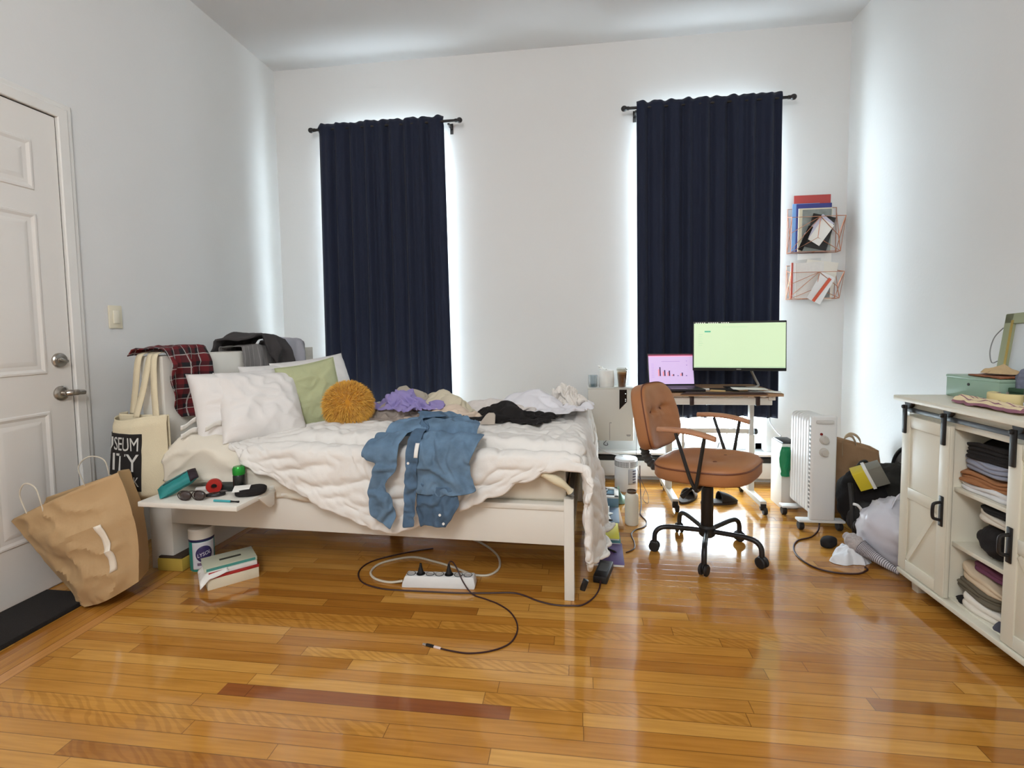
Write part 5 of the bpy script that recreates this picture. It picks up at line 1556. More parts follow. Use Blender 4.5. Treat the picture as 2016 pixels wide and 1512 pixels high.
for k in range(16):
    if k in (5, 11): continue
    b.box(-0.262 + k * 0.013, -0.262 + k * 0.013 + 0.007, -0.0012, -0.0006, 0.1485, 0.1525, xf=MX)
b.build('menu_text', mat('screen_white', (230, 232, 220), 0.3, emit=0.8), mo, smooth=False)
b = MB(); b.box(-0.014, 0.014, -0.0012, 0.0, -0.1535, -0.1465, xf=MX); b.build('logo', mat('logo_silver', (120, 120, 116), 0.4), mo, smooth=False)
STEEL = mat('stand_steel', (150, 146, 138), 0.35, metal=0.6)
b = MB(); b.tube(smooth_path([(1.115, 3.42, 0.92), (1.125, 3.43, 0.88), (1.16, 3.44, 0.81), (1.178, 3.44, 0.775), (1.172, 3.43, DT + 0.012), (1.14, 3.40, DT + 0.008), (1.08, 3.36, DT + 0.008)]), 0.008, 10); b.build('stand_arm', STEEL, mo)
b = MB(); b.box(0.96, 1.10, 3.33, 3.45, DT + 0.002, DT + 0.010, 0.003); b.build('stand_base', BLACKP, mo)

def sheets(cx, cy, z, w, d, rz, n, seed, name, label):
    M = Matrix.Translation((cx, cy, z)) @ Matrix.Rotation(radians(rz), 4, 'Z')
    b = MB(); b.grid(16, 12, lambda u, v: M @ Vector(((u - 0.5) * w, (v - 0.5) * d, 0.006 * n + 0.005 * N(u * 3 + seed, v * 3) + 0.004 * (1 - u) + 0.004)))
    return tag(b.build(name, PAPER, solid=0.0015, ang=80), label, 'paper')
sheets(1.045, 3.20, DT, 0.20, 0.11, -6, 2.6, 1.0, 'document', 'white sheets of paper lying at the right of the desk')
sheets(1.13, 3.19, DT - 0.001, 0.18, 0.09, -14, 0.2, 4.0, 'document', 'lower sheet of paper fanned under the others on the desk')
b = MB(); b.box(-0.045, 0.045, -0.006, 0.006, 0, 0.012, 0.004, xf=Matrix.Translation((0.865, 3.215, DT)) @ Matrix.Rotation(radians(-25), 4, 'Z'))
tag(b.build('highlighter', mat('pen_tan', (196, 166, 110), 0.5)), 'tan pen lying between the laptop and the papers', 'pen')
b = MB(); b.box(-0.02, 0.02, -0.012, 0.012, 0, 0.012, 0.003, xf=Matrix.Translation((0.815, 3.30, DT)) @ Matrix.Rotation(radians(5), 4, 'Z'))
tag(b.build('usb_hub', WPLAST), 'small white adapter plugged beside the laptop', 'adapter')
ms = thing('mouse_pad', 'dark mouse pad on the desk below the monitor', 'mouse pad', (0.9, 3.33, DT))
b = MB(); b.box(0.84, 1.0, 3.24, 3.38, DT, DT + 0.004, 0.001); b.build('pad', BLACKC, ms)
cord('monitor_cable', 'grey cable hanging from the desk across the window', [(1.075, 3.46, 0.50), (1.02, 3.48, 0.455), (0.97, 3.50, 0.40), (0.95, 3.52, 0.33)], 0.003, mat('grey_cord', (90, 90, 92), 0.5))
cord('desk_cable', 'thin grey cable hanging straight down behind the desk', [(0.74, 3.60, 0.68), (0.735, 3.60, 0.52), (0.74, 3.59, 0.40), (0.75, 3.59, 0.30), (0.76, 3.58, 0.2)], 0.0025, MATS['grey_cord'])
for k, (x, y, rz, m, lb) in enumerate(((0.735, 3.42, 60, mat('grey_felt', (120, 116, 114), 0.95), 'grey slipper on the floor under the desk'), (0.92, 3.36, 12, mat('black_felt', (40, 36, 36), 0.9), 'black slipper on the floor under the desk'))):
    sl = thing('slipper', lb, 'slipper', (x, y, 0), radians(rz), group=None)
    b = MB()
    b.prism([(0.125 * cos(a) * (1.0), 0.047 * sin(a) * (1.0 + 0.12 * cos(a))) for a in [2 * pi * i / 28 for i in range(28)]], 0, 0.016, lambda u, v, h: Vector((u, v, h)), bev=0.003)
    b.build('sole', mat('slipper_sole', (70, 62, 58), 0.8), sl, local=True)
    b = MB()
    b.grid(20, 14, lambda u, v: Vector((0.0 + 0.122 * u, 0.047 * cos(pi * v) * (1 - u ** 3 * 0.75), 0.014 + (0.062 - 0.034 * u) * sin(pi * v) * (1 - u ** 4))))
    b.build('upper', m, sl, local=True, solid=0.006, ang=80)

# ------------------------------------------------------------------ office chair
FA = radians(-33)
CH = Matrix.Translation((0.655, 2.602, 0)) @ Matrix.Rotation(FA, 4, 'Z')     # +x forward, +y to the sitter's left
ch = thing('office_chair', 'tan leather swivel chair with wooden arms in front of the desk', 'chair', (0.655, 2.602, 0))
def superell(w, d, p, n=56):
    out = []
    for i in range(n):
        a = 2 * pi * i / n
        out.append((w / 2 * abs(cos(a)) ** (2 / p) * (1 if cos(a) >= 0 else -1), d / 2 * abs(sin(a)) ** (2 / p) * (1 if sin(a) >= 0 else -1)))
    return out
def cushion_seat():
    b = MB(); L = []
    base = superell(0.47, 0.47, 3.2)
    prof = [(0.90, 0.405), (0.97, 0.410), (1.0, 0.422), (1.0, 0.470), (0.99, 0.480), (0.95, 0.492), (0.85, 0.499), (0.70, 0.502), (0.5, 0.501), (0.3, 0.499), (0.12, 0.498), (0.01, 0.498)]
    for k, z in prof:
        ring = []
        for x, y in base:
            nx = x * k; ny = y * k
            zz = z + (0.014 * (nx / 0.235) if z > 0.46 else 0.012 * nx / 0.235) - (0.012 * max(0, nx / 0.235 - 0.6) if z > 0.46 else 0)
            for bx_, by_ in ((0.06, -0.07), (0.06, 0.09)):
                d2 = (nx - bx_) ** 2 + (ny - by_) ** 2
                if z > 0.49: zz -= 0.012 * math.exp(-d2 / 0.0012)
            ring.append(Vector((nx, ny, zz)))
        L.append(ring)
    b.loft(L, xf=CH); return b
cushion_seat().build('seat', LEATH, ch, ang=60)
b = MB(); b.tube([CH @ Vector((x * 1.003, y * 1.003, 0.472 + 0.014 * x / 0.235)) for x, y in superell(0.47, 0.47, 3.2)], 0.004, 6, closed=True); b.build('seat_piping', mat('dark_leather', (110, 60, 36), 0.5), ch)
for by_ in (-0.07, 0.09):
    b = MB(); b.ball((0.06, by_, 0.494), (0.012, 0.012, 0.005), 12, 8, xf=CH); b.build('seat_button', MATS['dark_leather'], ch)
# backrest: rounded panel, tilted back
BK = CH @ Matrix.Translation((-0.300, 0.0, 0.680)) @ Matrix.Rotation(radians(-12), 4, 'Y')     # local y across, z up, +x front
def back_loft():
    b = MB(); L = []
    out = superell(0.40, 0.345, 3.6, 72)
    prof = [(0.90, -0.045), (0.97, -0.042), (1.0, -0.030), (1.0, 0.018), (0.985, 0.028), (0.95, 0.034), (0.88, 0.038)] + [(k, 0.040) for k in (0.78, 0.68, 0.58, 0.48, 0.38, 0.28, 0.18, 0.08, 0.005)]
    for k, dx_ in prof:
        ring = []
        for y, z in out:
            yy, zz = y * k, z * k
            yy *= 1.0 - 0.10 * (zz / 0.17)
            x = dx_ + 0.10 * (yy / 0.2) ** 2 * 0.35
            if dx_ > 0.03:
                for b0 in (-0.065, 0.065):
                    d2 = (yy - b0) ** 2 + (zz - 0.025) ** 2
                    x -= 0.020 * math.exp(-d2 / 0.0007)
                ln_ = math.exp(-((zz - 0.025 - 0.010 * sin(yy * 24)) / 0.011) ** 2)
                x -= 0.010 * ln_ * (1 if abs(yy) < 0.17 else 0.4)
                x += 0.004 * math.exp(-((zz - 0.050) / 0.012) ** 2) + 0.004 * math.exp(-((zz - 0.0) / 0.012) ** 2)
                x += 0.003 * N(yy * 20, zz * 30, 2)
            ring.append(Vector((x, yy, zz)))
        L.append(ring)
    b.loft(L, xf=BK); return b
back_loft().build('backrest', LEATH, ch, ang=60)
b = MB(); b.tube([BK @ Vector((0.021 + 0.035 * (y * (1 - 0.1 * z / 0.17) / 0.2) ** 2, y * (1.0 - 0.10 * z / 0.17) * 1.004, z * 1.004)) for y, z in superell(0.40, 0.345, 3.6, 72)], 0.004, 6, closed=True); b.build('back_piping', MATS['dark_leather'], ch)
for b0 in (-0.065, 0.065):
    b = MB(); b.ball((0.022, b0, 0.025), (0.006, 0.010, 0.010), 12, 8, xf=BK); b.build('back_button', MATS['dark_leather'], ch)
P = smooth_path([(-0.335, 0, 0.60), (-0.345, 0, 0.53), (-0.335, 0, 0.46), (-0.29, 0, 0.405), (-0.20, 0, 0.385), (-0.05, 0, 0.385)], 14)
b = MB(); b.tube([CH @ p for p in P], [0.024 + 0.0035 * sin(i * 1.5) for i in range(len(P))], 14); b.build('back_spring', mat('grey_bellows', (66, 64, 62), 0.5), ch)
WDA = mat('arm_wood', (184, 132, 98), 0.4, stretch=(3, 14, 14), vscale=5, var=0.2)
for sgn in (-1, 1):
    y = 0.265 * sgn
    P = smooth_path([(-0.15, y, 0.662), (-0.08, y, 0.668), (0.0, y, 0.668), (0.07, y, 0.660), (0.125, y, 0.648)], 6)
    b = MB(); L = []
    for i, p in enumerate(P):
        q = i / (len(P) - 1)
        hw = 0.024 * (0.55 + 0.45 * min(1, min(q, 1 - q) * 6)); hh = 0.012
        L.append([CH @ (p + Vector((0, a * hw * 2, c * hh * 2))) for a, c in rounded(1, 1, 0.38, 4)])
    b.loft(L); b.build('arm', WDA, ch, ang=60)
    b = MB(); b.tube([CH @ Vector((-0.06, y, 0.655)), CH @ Vector((0.01, y * 1.0, 0.45)), CH @ Vector((0.03, y * 0.97, 0.40))], 0.0085, 10); b.build('arm_post', BLACKM, ch)
    b = MB(); b.tube([CH @ Vector((0.075, y, 0.648)), CH @ Vector((0.045, y * 1.0, 0.45)), CH @ Vector((0.035, y * 0.97, 0.40))], 0.0085, 10); b.build('arm_post', BLACKM, ch)
    b = MB(); b.tube(smooth_path([CH @ Vector((0.033, y * 0.97, 0.405)), CH @ Vector((0.03, y * 0.85, 0.385)), CH @ Vector((0.02, y * 0.5, 0.385)), CH @ Vector((0.0, 0, 0.388))]), 0.010, 10); b.build('arm_bracket', BLACKM, ch)
b = MB(); b.box(-0.10, 0.10, -0.07, 0.07, 0.375, 0.400, 0.008, xf=CH); b.build('tilt_plate', BLACKM, ch)
b = MB(); b.tube([CH @ Vector((0, -0.05, 0.385)), CH @ Vector((-0.02, -0.16, 0.37)), CH @ Vector((-0.05, -0.21, 0.335))], [0.006, 0.006, 0.012], 10); b.build('tilt_lever', BLACKP, ch)
b = MB(); b.lathe([(0.020, 0.34), (0.020, 0.385)], 0, 0, 0, 20, xf=CH); b.build('gas_lift', mat('lift_tan', (150, 132, 104), 0.4, metal=0.4), ch)
b = MB(); b.lathe([(0.028, 0.115), (0.031, 0.12), (0.029, 0.345), (0.022, 0.35), (0.0005, 0.35)], 0, 0, 0, 24, xf=CH); b.build('column', BLACKM, ch)
b = MB(); b.lathe([(0.030, 0.085), (0.040, 0.095), (0.040, 0.135), (0.032, 0.145), (0.0005, 0.145)], 0, 0, 0, 24, xf=CH); b.build('hub', BLACKM, ch)
C0 = Vector((0.655, 2.602, 0))
for a in (-106.5, -34.5, 37.5, 109.5, 181.5):
    d = Vector((cos(radians(a)), sin(radians(a)), 0))
    R_ = 0.262
    lg = MB(); lg.tube(smooth_path([C0 + d * 0.02 + Vector((0, 0, 0.115)), C0 + d * 0.10 + Vector((0, 0, 0.122)), C0 + d * 0.19 + Vector((0, 0, 0.128)), C0 + d * 0.235 + Vector((0, 0, 0.120)), C0 + d * 0.258 + Vector((0, 0, 0.095)), C0 + d * R_ + Vector((0, 0, 0.055))]), 0.0125, 12)
    leg = lg.build('base_leg', BLACKM, ch)
    M = Matrix.Translation(C0 + d * R_ + Vector((0, 0, 0.027))) @ Matrix.Rotation(radians(a + 70), 4, 'Z')
    for s_ in (-1, 1):
        w = MB(); w.lathe([(0.006, -0.008), (0.022, -0.008), (0.027, -0.004), (0.027, 0.004), (0.022, 0.008), (0.006, 0.008)], seg=20, xf=M @ Matrix.Translation((s_ * 0.0125, 0, 0)) @ Matrix.Rotation(radians(90), 4, 'Y'))
        w.build('caster_wheel', RUBBER, leg)
    w = MB(); w.ball((0, 0, 0.012), (0.008, 0.024, 0.020), 14, 8, xf=M); w.tube([M @ Vector((0, 0, 0.01)), M @ Vector((0, 0, 0.04))], 0.006, 8)
    w.build('caster_hood', BLACKP, leg)

# ------------------------------------------------------------------ oil heater and the corner pile
oh = thing('oil_heater', 'white oil filled column heater on casters beside the desk', 'heater', (1.355, 3.06, 0))
hx0, hx1, hy0 = 1.288, 1.422, 2.925
b = MB(); b.box(hx0, hx1, hy0, hy0 + 0.036, 0.062, 0.655, 0.012, seg=3); b.build('control_panel', WPLAST, oh)
b = MB(); b.prism(rounded(0.092, 0.022, 0.010), 0, 0.008, lambda u, v, h: Vector(((hx0 + hx1) / 2 + u, hy0 - h + 0.001, 0.622 + v)), bev=0.002); b.build('handle', mat('pale_grey_trim', (206, 204, 200), 0.4), oh)
b = MB(); b.lathe([(0.0075, 0), (0.0075, 0.003), (0.0005, 0.004)], seg=16, xf=Matrix.Translation((1.338, hy0, 0.553)) @ Matrix.Rotation(radians(90), 4, 'X')); b.build('indicator_lamp', mat('red_lens', (120, 20, 16), 0.2), oh)
for z in (0.522, 0.453):
    b = MB(); b.lathe([(0.024, 0), (0.023, 0.010), (0.019, 0.012), (0.018, 0.024), (0.0005, 0.025)], seg=28, xf=Matrix.Translation((1.352, hy0 + 0.001, z)) @ Matrix.Rotation(radians(90), 4, 'X'))
    b.build('dial', mat('dial_grey', (198, 194, 186), 0.4), oh)
for k in range(7):
    y = hy0 + 0.058 + k * 0.034
    b = MB()
    out = rounded(0.128, 0.555, 0.03, 5)
    b.loft([[Vector(((hx0 + hx1) / 2 + u * s_, y + d, 0.365 + v * s_)) for u, v in out] for d, s_ in ((-0.014, 0.93), (-0.010, 1.0), (0.010, 1.0), (0.014, 0.93))])
    for z in (0.14, 0.59):
        b.tube([((hx0 + hx1) / 2, y - 0.018, z), ((hx0 + hx1) / 2, y + 0.018, z)], 0.022, 12)
    b.build('fin', WPLAST, oh, ang=40)
b = MB()
for k in range(20):
    for s_ in (hx0 - 0.0006,):
        b.box(s_, s_ + 0.002, hy0 + 0.010, hy0 + 0.028, 0.13 + k * 0.024, 0.143 + k * 0.024, 0)
b.build('side_vents', mat('vent_shadow', (120, 118, 116), 0.6), oh, smooth=False)
for y in (hy0 + 0.03, hy0 + 0.262):
    b = MB(); b.box(hx0 - 0.055, hx1 + 0.055, y - 0.03, y + 0.03, 0.050, 0.064, 0.005); b.build('foot_plate', WPLAST, oh)
    for x in (hx0 - 0.035, hx1 + 0.035):
        b = MB(); b.lathe([(0.006, -0.013), (0.021, -0.013), (0.025, -0.008), (0.025, 0.008), (0.021, 0.013), (0.006, 0.013)], seg=20, xf=Matrix.Translation((x, y, 0.0252)) @ Matrix.Rotation(radians(90), 4, 'Y'))
        b.build('caster', RUBBER, oh)
cord('heater_cord', 'dark brown power cord curving over the floor from the heater', [(1.352, 2.95, 0.060), (1.352, 2.955, 0.03), (1.335, 2.93, 0.006), (1.26, 2.84), (1.169, 2.785), (1.11, 2.69), (1.088, 2.585), (1.112, 2.483), (1.18, 2.432), (1.28, 2.428), (1.345, 2.47), (1.352, 2.50)], 0.0042, mat('brown_cord', (56, 26, 20), 0.5))

bn = thing('waste_bin', 'slim white bin with a green bag behind the oil heater', 'bin', (1.285, 3.36, 0))
b = MB()
for a in ((1.275, 1.280, 3.29, 3.455), (1.370, 1.375, 3.29, 3.455), (1.275, 1.375, 3.285, 3.290), (1.275, 1.375, 3.455, 3.46)):
    b.box(*a, 0.0, 0.415, 0.002)
b.box(1.278, 1.372, 3.288, 3.457, 0.002, 0.01)
b.build('bin_body', mat('bin_white', (216, 212, 204), 0.5), bn)
b = MB(); b.box(1.281, 1.369, 3.292, 3.45, 0.405, 0.425, 0.004); b.build('dark_flap', BLACKP, bn)
def gbag(u, v, s):
    a, c = 2 * u - 1, v
    w = 0.038 * (0.55 + 0.45 * sin(pi * min(1, 1.15 * (1 - c)) * 0.85 + 0.3))
    return Vector((1.290 + a * w + 0.006 * N(c * 6, a * 2), 3.270 - s * 0.016 * (1 - a * a) - 0.004 * max(0, ridge(a * 3, c * 7, 1)), 0.215 + 0.185 * c))
b = MB(); b.grid(20, 26, lambda u, v: gbag(u, v, 1)); b.grid(20, 26, lambda u, v: gbag(1 - u, v, -0.3)); b.build('green_bag', mat('green_poly', (24, 132, 88), 0.3, bump=0.4, bscale=60), bn, ang=80)
cord('bin_cord', 'thin dark cord running down from the curtain to the bin', [(1.385, 3.80, 0.50), (1.375, 3.76, 0.46), (1.355, 3.60, 0.43), (1.33, 3.45, 0.430)], 0.003, BLACKP)

bg2 = thing('paper_bag', 'brown paper bag with flat handles leaning in the right corner', 'bag', (1.62, 3.3, 0))
f0, f1, f2, f3 = Vector((1.50, 3.22, 0.02)), Vector((1.80, 3.12, 0.02)), Vector((1.79, 3.22, 0.40)), Vector((1.50, 3.30, 0.475))
def pb2(s, u, v):
    p = f0.lerp(f1, u).lerp(f3.lerp(f2, u), v)
    w = 0.012 * N(u * 4, v * 4, s + 1.0) + 0.012 * max(0, ridge(u * 3 + v, v * 3, s)) ** 2
    return p + (Vector((0.02, 0.13, 0.0)) if s else Vector((0, -0.02 * sin(pi * u), 0))) + Vector((0, -w, 0))
b = MB(); b.grid(24, 24, lambda u, v: pb2(0, u, v)); b.grid(24, 24, lambda u, v: pb2(1, 1 - u, v))
for uu in (0, 1): b.grid(8, 24, lambda u, v: pb2(0, uu, v).lerp(pb2(1, uu, v), u if uu else 1 - u))
bmesh.ops.remove_doubles(b.bm, verts=b.bm.verts, dist=0.001)
b.build('paper_body', mat('kraft_dark', (150, 116, 82), 0.75, var=0.12, bump=0.3, bscale=40), bg2, solid=0.002, ang=28)
for s, u0, u1 in ((0, 0.35, 0.60), (1, 0.55, 0.85)):
    p0, p1 = pb2(s, u0, 1), pb2(s, u1, 1)
    P = smooth_path([p0 + Vector((0, -0.006, -0.09)), p0 + Vector((0, -0.004, 0)), p0 + Vector((0.02, -0.02, 0.035)), (p0 + p1) / 2 + Vector((0, -0.03, 0.045)), p1 + Vector((-0.02, -0.02, 0.035)), p1 + Vector((0, -0.004, 0)), p1 + Vector((0, -0.006, -0.06))], 6)
    n_ = len(P); b = MB(); b.grid(n_, 3, lambda u, v: P[int(round(u * (n_ - 1)))] + Vector((0.006 * (v - 0.5), 0.004 * (v - 0.5), 0.014 * (v - 0.5))))
    b.build('handle', mat('kraft_handle', (170, 146, 116), 0.8), bg2, solid=0.0015, ang=80)
bk = thing('backpack', 'black backpack slumped on the floor between heater and right wall', 'backpack', (1.6, 2.98, 0))
b = MB()
def bp_pt(u, v, s):
    return None
def lump(c, r, seed, amp=0.12, p=2.4):
    def fn(q):
        return 1 + amp * N(q.x * 2 + seed, q.y * 2, q.z * 2) + 0.5 * amp * max(0, ridge(q.x * 3 + seed, q.y * 3 + q.z * 2, seed)) ** 2
    m_ = MB(); m_.ball(c, r, 44, 30, fn)
    for v in m_.bm.verts:
        if v.co.z < 0.002: v.co.z = 0.002
        if v.co.x > XR - 0.012: v.co.x = XR - 0.012
    return m_
lump((1.615, 2.98, 0.17), (0.150, 0.16, 0.19), 3.0).build('main_compartment', BLACKC, bk, ang=80)
b = lump((1.575, 2.86, 0.10), (0.115, 0.06, 0.11), 8.0); b.build('front_pocket', mat('black_nylon', (28, 26, 26), 0.6, bump=0.4, bscale=200), bk, ang=80)
b = MB(); b.tube(smooth_path([(1.46, 2.86, 0.30), (1.44, 2.80, 0.22), (1.44, 2.78, 0.10), (1.47, 2.80, 0.02)]), 0.012, 8); b.build('shoulder_strap', MATS['black_nylon'], bk)
b = MB(); b.tube(smooth_path([(1.52, 2.93, 0.35), (1.54, 2.92, 0.40), (1.58, 2.94, 0.40), (1.60, 2.97, 0.35)]), 0.008, 8); b.build('grab_handle', MATS['black_nylon'], bk)
o = lump((1.735, 2.95, 0.25), (0.14, 0.15, 0.13), 5.5, 0.2)
for v in o.bm.verts: v.co.z = max(v.co.z, 0.0)
tag(o.build('dark_jacket', mat('dark_olive_cloth', (40, 38, 34), 0.95, bump=0.5, bscale=80), ang=80), 'dark jacket heaped over the plastic bag against the right wall', 'jacket')
rb = thing('mesh_hoop', 'round black rimmed hoop basket leaning on the right wall', 'basket', (1.86, 3.12, 0.2))
HX = Matrix.Translation((1.852, 3.02, 0.335)) @ Matrix.Rotation(radians(90), 4, 'Y') @ Matrix.Rotation(radians(8), 4, 'Y')
b = MB(); b.tube([HX @ Vector((0.13 * cos(2 * pi * i / 48), 0.15 * sin(2 * pi * i / 48), 0)) for i in range(48)], 0.012, 10, closed=True); b.build('rim', BLACKP, rb)
b = MB(); b.loft([[HX @ Vector((r_ * 0.13 * cos(2 * pi * i / 40), r_ * 0.15 * sin(2 * pi * i / 40), -d_ * 0.02 + 0.004)) for i in range(40)] for r_, d_ in ((0.99, 0), (0.8, 0.7), (0.5, 1.0), (0.05, 1.1))]); b.build('mesh_disc', mat('charcoal_mesh', (74, 70, 66), 0.8, bump=0.5, bscale=120), rb)
yk = thing('boxed_book', 'yellow and grey box with a white spine tipped on the backpack', 'box', (1.54, 2.86, 0.33))
YX = Matrix.Translation((1.512, 2.80, 0.352)) @ Matrix.Rotation(radians(-28), 4, 'Y') @ Matrix.Rotation(radians(-20), 4, 'Z')
b = MB(); b.box(-0.058, 0.0, -0.02, 0.07, -0.055, 0.045, 0.002, xf=YX); b.build('yellow_side', mat('box_yellow', (208, 186, 40), 0.5), yk)
b = MB(); b.box(0.0, 0.016, -0.024, 0.07, -0.06, 0.055, 0.002, xf=YX); b.build('white_spine', PAPER, yk)
b = MB(); b.box(0.016, 0.080, -0.020, 0.065, -0.055, 0.048, 0.002, xf=YX); b.build('grey_side', mat('box_grey', (120, 116, 104), 0.5), yk)

# plastic bag between the pile and the cabinet
plb = thing('plastic_bag', 'big white plastic bag stuffed full next to the cabinet', 'bag', (1.6, 2.64, 0))
PLS = mat('white_poly', (206, 204, 212), 0.32, var=0.04, bump=0.3, bscale=25)
def plfn(q):
    f = max(0, ridge(q.x * 2.2 + q.z * 1.4 + 1.0, q.y * 2.2 - q.z, 4.2)) ** 2
    return 1 + 0.10 * N(q.x * 1.6, q.y * 1.6, q.z * 1.6) + 0.10 * f + 0.03 * max(0, ridge(q.x * 6, q.z * 6, q.y * 3)) ** 2
b = MB(); b.ball((1.585, 2.60, 0.135), (0.185, 0.17, 0.17), 60, 40, plfn)
for v in b.bm.verts:
    if v.co.z < 0.002: v.co.z = 0.002
    v.co.x = min(v.co.x, XR - 0.01)
    if v.co.y < 2.385: v.co.y = 2.385 + 0.05 * (v.co.y - 2.385)
b.build('bag_body', PLS, plb, ang=80)
for pts in (((1.49, 2.56, 0.27), (1.50, 2.54, 0.33), (1.54, 2.56, 0.345), (1.58, 2.58, 0.30)), ((1.58, 2.62, 0.29), (1.62, 2.60, 0.355), (1.67, 2.62, 0.36), (1.70, 2.64, 0.30))):
    P = smooth_path(pts, 8); n_ = len(P)
    b = MB(); b.grid(n_, 4, lambda u, v: P[int(round(u * (n_ - 1)))] + Vector((0.012 * (v - 0.5), 0.03 * (v - 0.5), 0.008 * sin(v * 6)))); b.build('bag_handle', PLS, plb, solid=0.001, ang=80)
P = [Vector((1.315, 2.615, 0.115)), Vector((1.352, 2.555, 0.085)), Vector((1.395, 2.50, 0.055)), Vector((1.455, 2.42, 0.022))]
um = thing('folded_umbrella', 'grey striped folded umbrella lying against the plastic bag', 'umbrella', (1.40, 2.58, 0))
Q = smooth_path(P, 14)
n_ = len(Q)
stm = mat('umbrella_grey', (196, 192, 196), 0.6)
b = MB(); b.tube(Q[:16], [0.014 + 0.022 * sst(0, 8, i) + 0.003 * sin(i * 1.3) for i in range(16)], 14); b.build('cloth_head', mat('grey_floral', (176, 168, 166), 0.8, var=0.4, vscale=90), um, ang=80)
b = MB(); b.tube(Q[15:], [0.036 * (1 - 0.72 * (i / (n_ - 15)) ) for i in range(n_ - 15)], 14); b.build('folded_canopy', stm, um, ang=80)
b = MB()
for i in range(16, n_ - 2):
    for h in (0.0,):
        p = Q[i].lerp(Q[i + 1], h); d = (Q[i + 1] - Q[i]).normalized(); r_ = 0.0365 * (1 - 0.72 * ((i + h - 15) / (n_ - 15)))
        e1 = d.orthogonal().normalized(); e2 = d.cross(e1)
        b.tube([p + (e1 * cos(2 * pi * k / 14) + e2 * sin(2 * pi * k / 14)) * r_ + d * 0.004 * sin(2 * pi * k / 14) for k in range(14)], 0.0013, 5, closed=True)
b.build('stripes', mat('stripe_dark', (64, 60, 68), 0.7), um)
b = heap_mesh(1.335, 2.585, 0.0, 0.10, 0.06, 0.045, 4.0, 0.3, fold=1.1, fs=1.4)
tag(b.build('white_cloth', mat('bright_white_cloth', (226, 228, 232), 0.95), ang=75), 'white cloth crumpled on the floor in front of the striped umbrella', 'cloth')
b = soft(1.30, 2.735, 0.0, 0.10, 0.055, 0.05, 0.6, 2.0)
tag(b.build('shoe', BLACKC, ang=60), 'black shoe on the floor just right of the heater caster', 'shoe')
wh = thing('headset', 'black headset with a white band hanging before the backpack', 'headphones', (1.43, 2.76, 0.12))
b = MB(); b.tube(smooth_path([(1.415, 2.74, 0.228), (1.435, 2.735, 0.222), (1.455, 2.735, 0.195), (1.458, 2.735, 0.16), (1.452, 2.735, 0.12)]), 0.007, 8); b.build('white_band', WPLAST, wh)
b = MB(); b.ball((1.438, 2.735, 0.115), (0.022, 0.022, 0.028), 16, 10); b.build('ear_cup', BLACKP, wh)
b = MB(); b.ball((1.468, 2.745, 0.125), (0.018, 0.02, 0.024), 16, 10); b.build('ear_cup', BLACKP, wh)

# ------------------------------------------------------------------ sideboard with sliding barn doors
cb = thing('sideboard', 'cream sideboard with black sliding barn door rail along the right wall', 'cabinet', (1.65, 1.74, 0))
cx0, cx1, cy0, cy1, cz0, cz1 = 1.432, 1.885, 1.12, 2.345, 0.070, 0.822
b = MB(); b.box(1.385, 1.890, cy0 - 0.045, cy1 + 0.045, cz1, cz1 + 0.022, 0.004); b.build('top_board', CREAM, cb)
b = MB()
b.box(cx0, cx1, cy1 - 0.018, cy1, cz0, cz1, 0.002); b.box(cx0, cx1, cy0, cy0 + 0.018, cz0, cz1, 0.002)
b.box(cx0, cx1, cy0, cy1, cz0, cz0 + 0.020, 0.002)
b.box(cx0 - 0.006, cx0 + 0.014, cy0, cy1, 0.752, cz1, 0.002)
b.box(cx0 - 0.006, cx0 + 0.014, cy1 - 0.045, cy1, cz0, 0.76, 0.002); b.box(cx0 - 0.006, cx0 + 0.014, cy0, cy0 + 0.045, cz0, 0.76, 0.002)
b.box(cx0 - 0.034, cx0 + 0.014, cy0 - 0.005, cy1 + 0.005, cz0 - 0.006, cz0 + 0.014, 0.003)
for y in (2.088, 1.50):
    b.box(cx0, cx1, y, y + 0.016, cz0, 0.76, 0.002)
b.build('carcass', CREAM, cb)
b = MB(); b.box(cx1 - 0.006, cx1, cy0 + 0.01, cy1 - 0.01, cz0 + 0.01, cz1 - 0.01); b.build('back_panel', mat('cream_back', (206, 200, 180), 0.5), cb, smooth=False)
for z in (0.510, 0.296):
    b = MB(); b.box(cx0 + 0.004, cx1 - 0.006, 1.516, 2.088, z, z + 0.016, 0.001); b.build('shelf', CREAM, cb)
for y in (cy1 - 0.045, cy0 + 0.045):
    for x in (cx0 + 0.02, cx1 - 0.05):
        b = MB(); L = []
        for k, z in ((0.8, 0.0), (1.0, cz0)):
            L.append([Vector((x + u * 0.045 * k + 0.01, y + v * 0.045 * k, z)) for u, v in rounded(1, 1, 0.1, 3)])
        b.loft(L); b.build('leg', CREAM, cb)
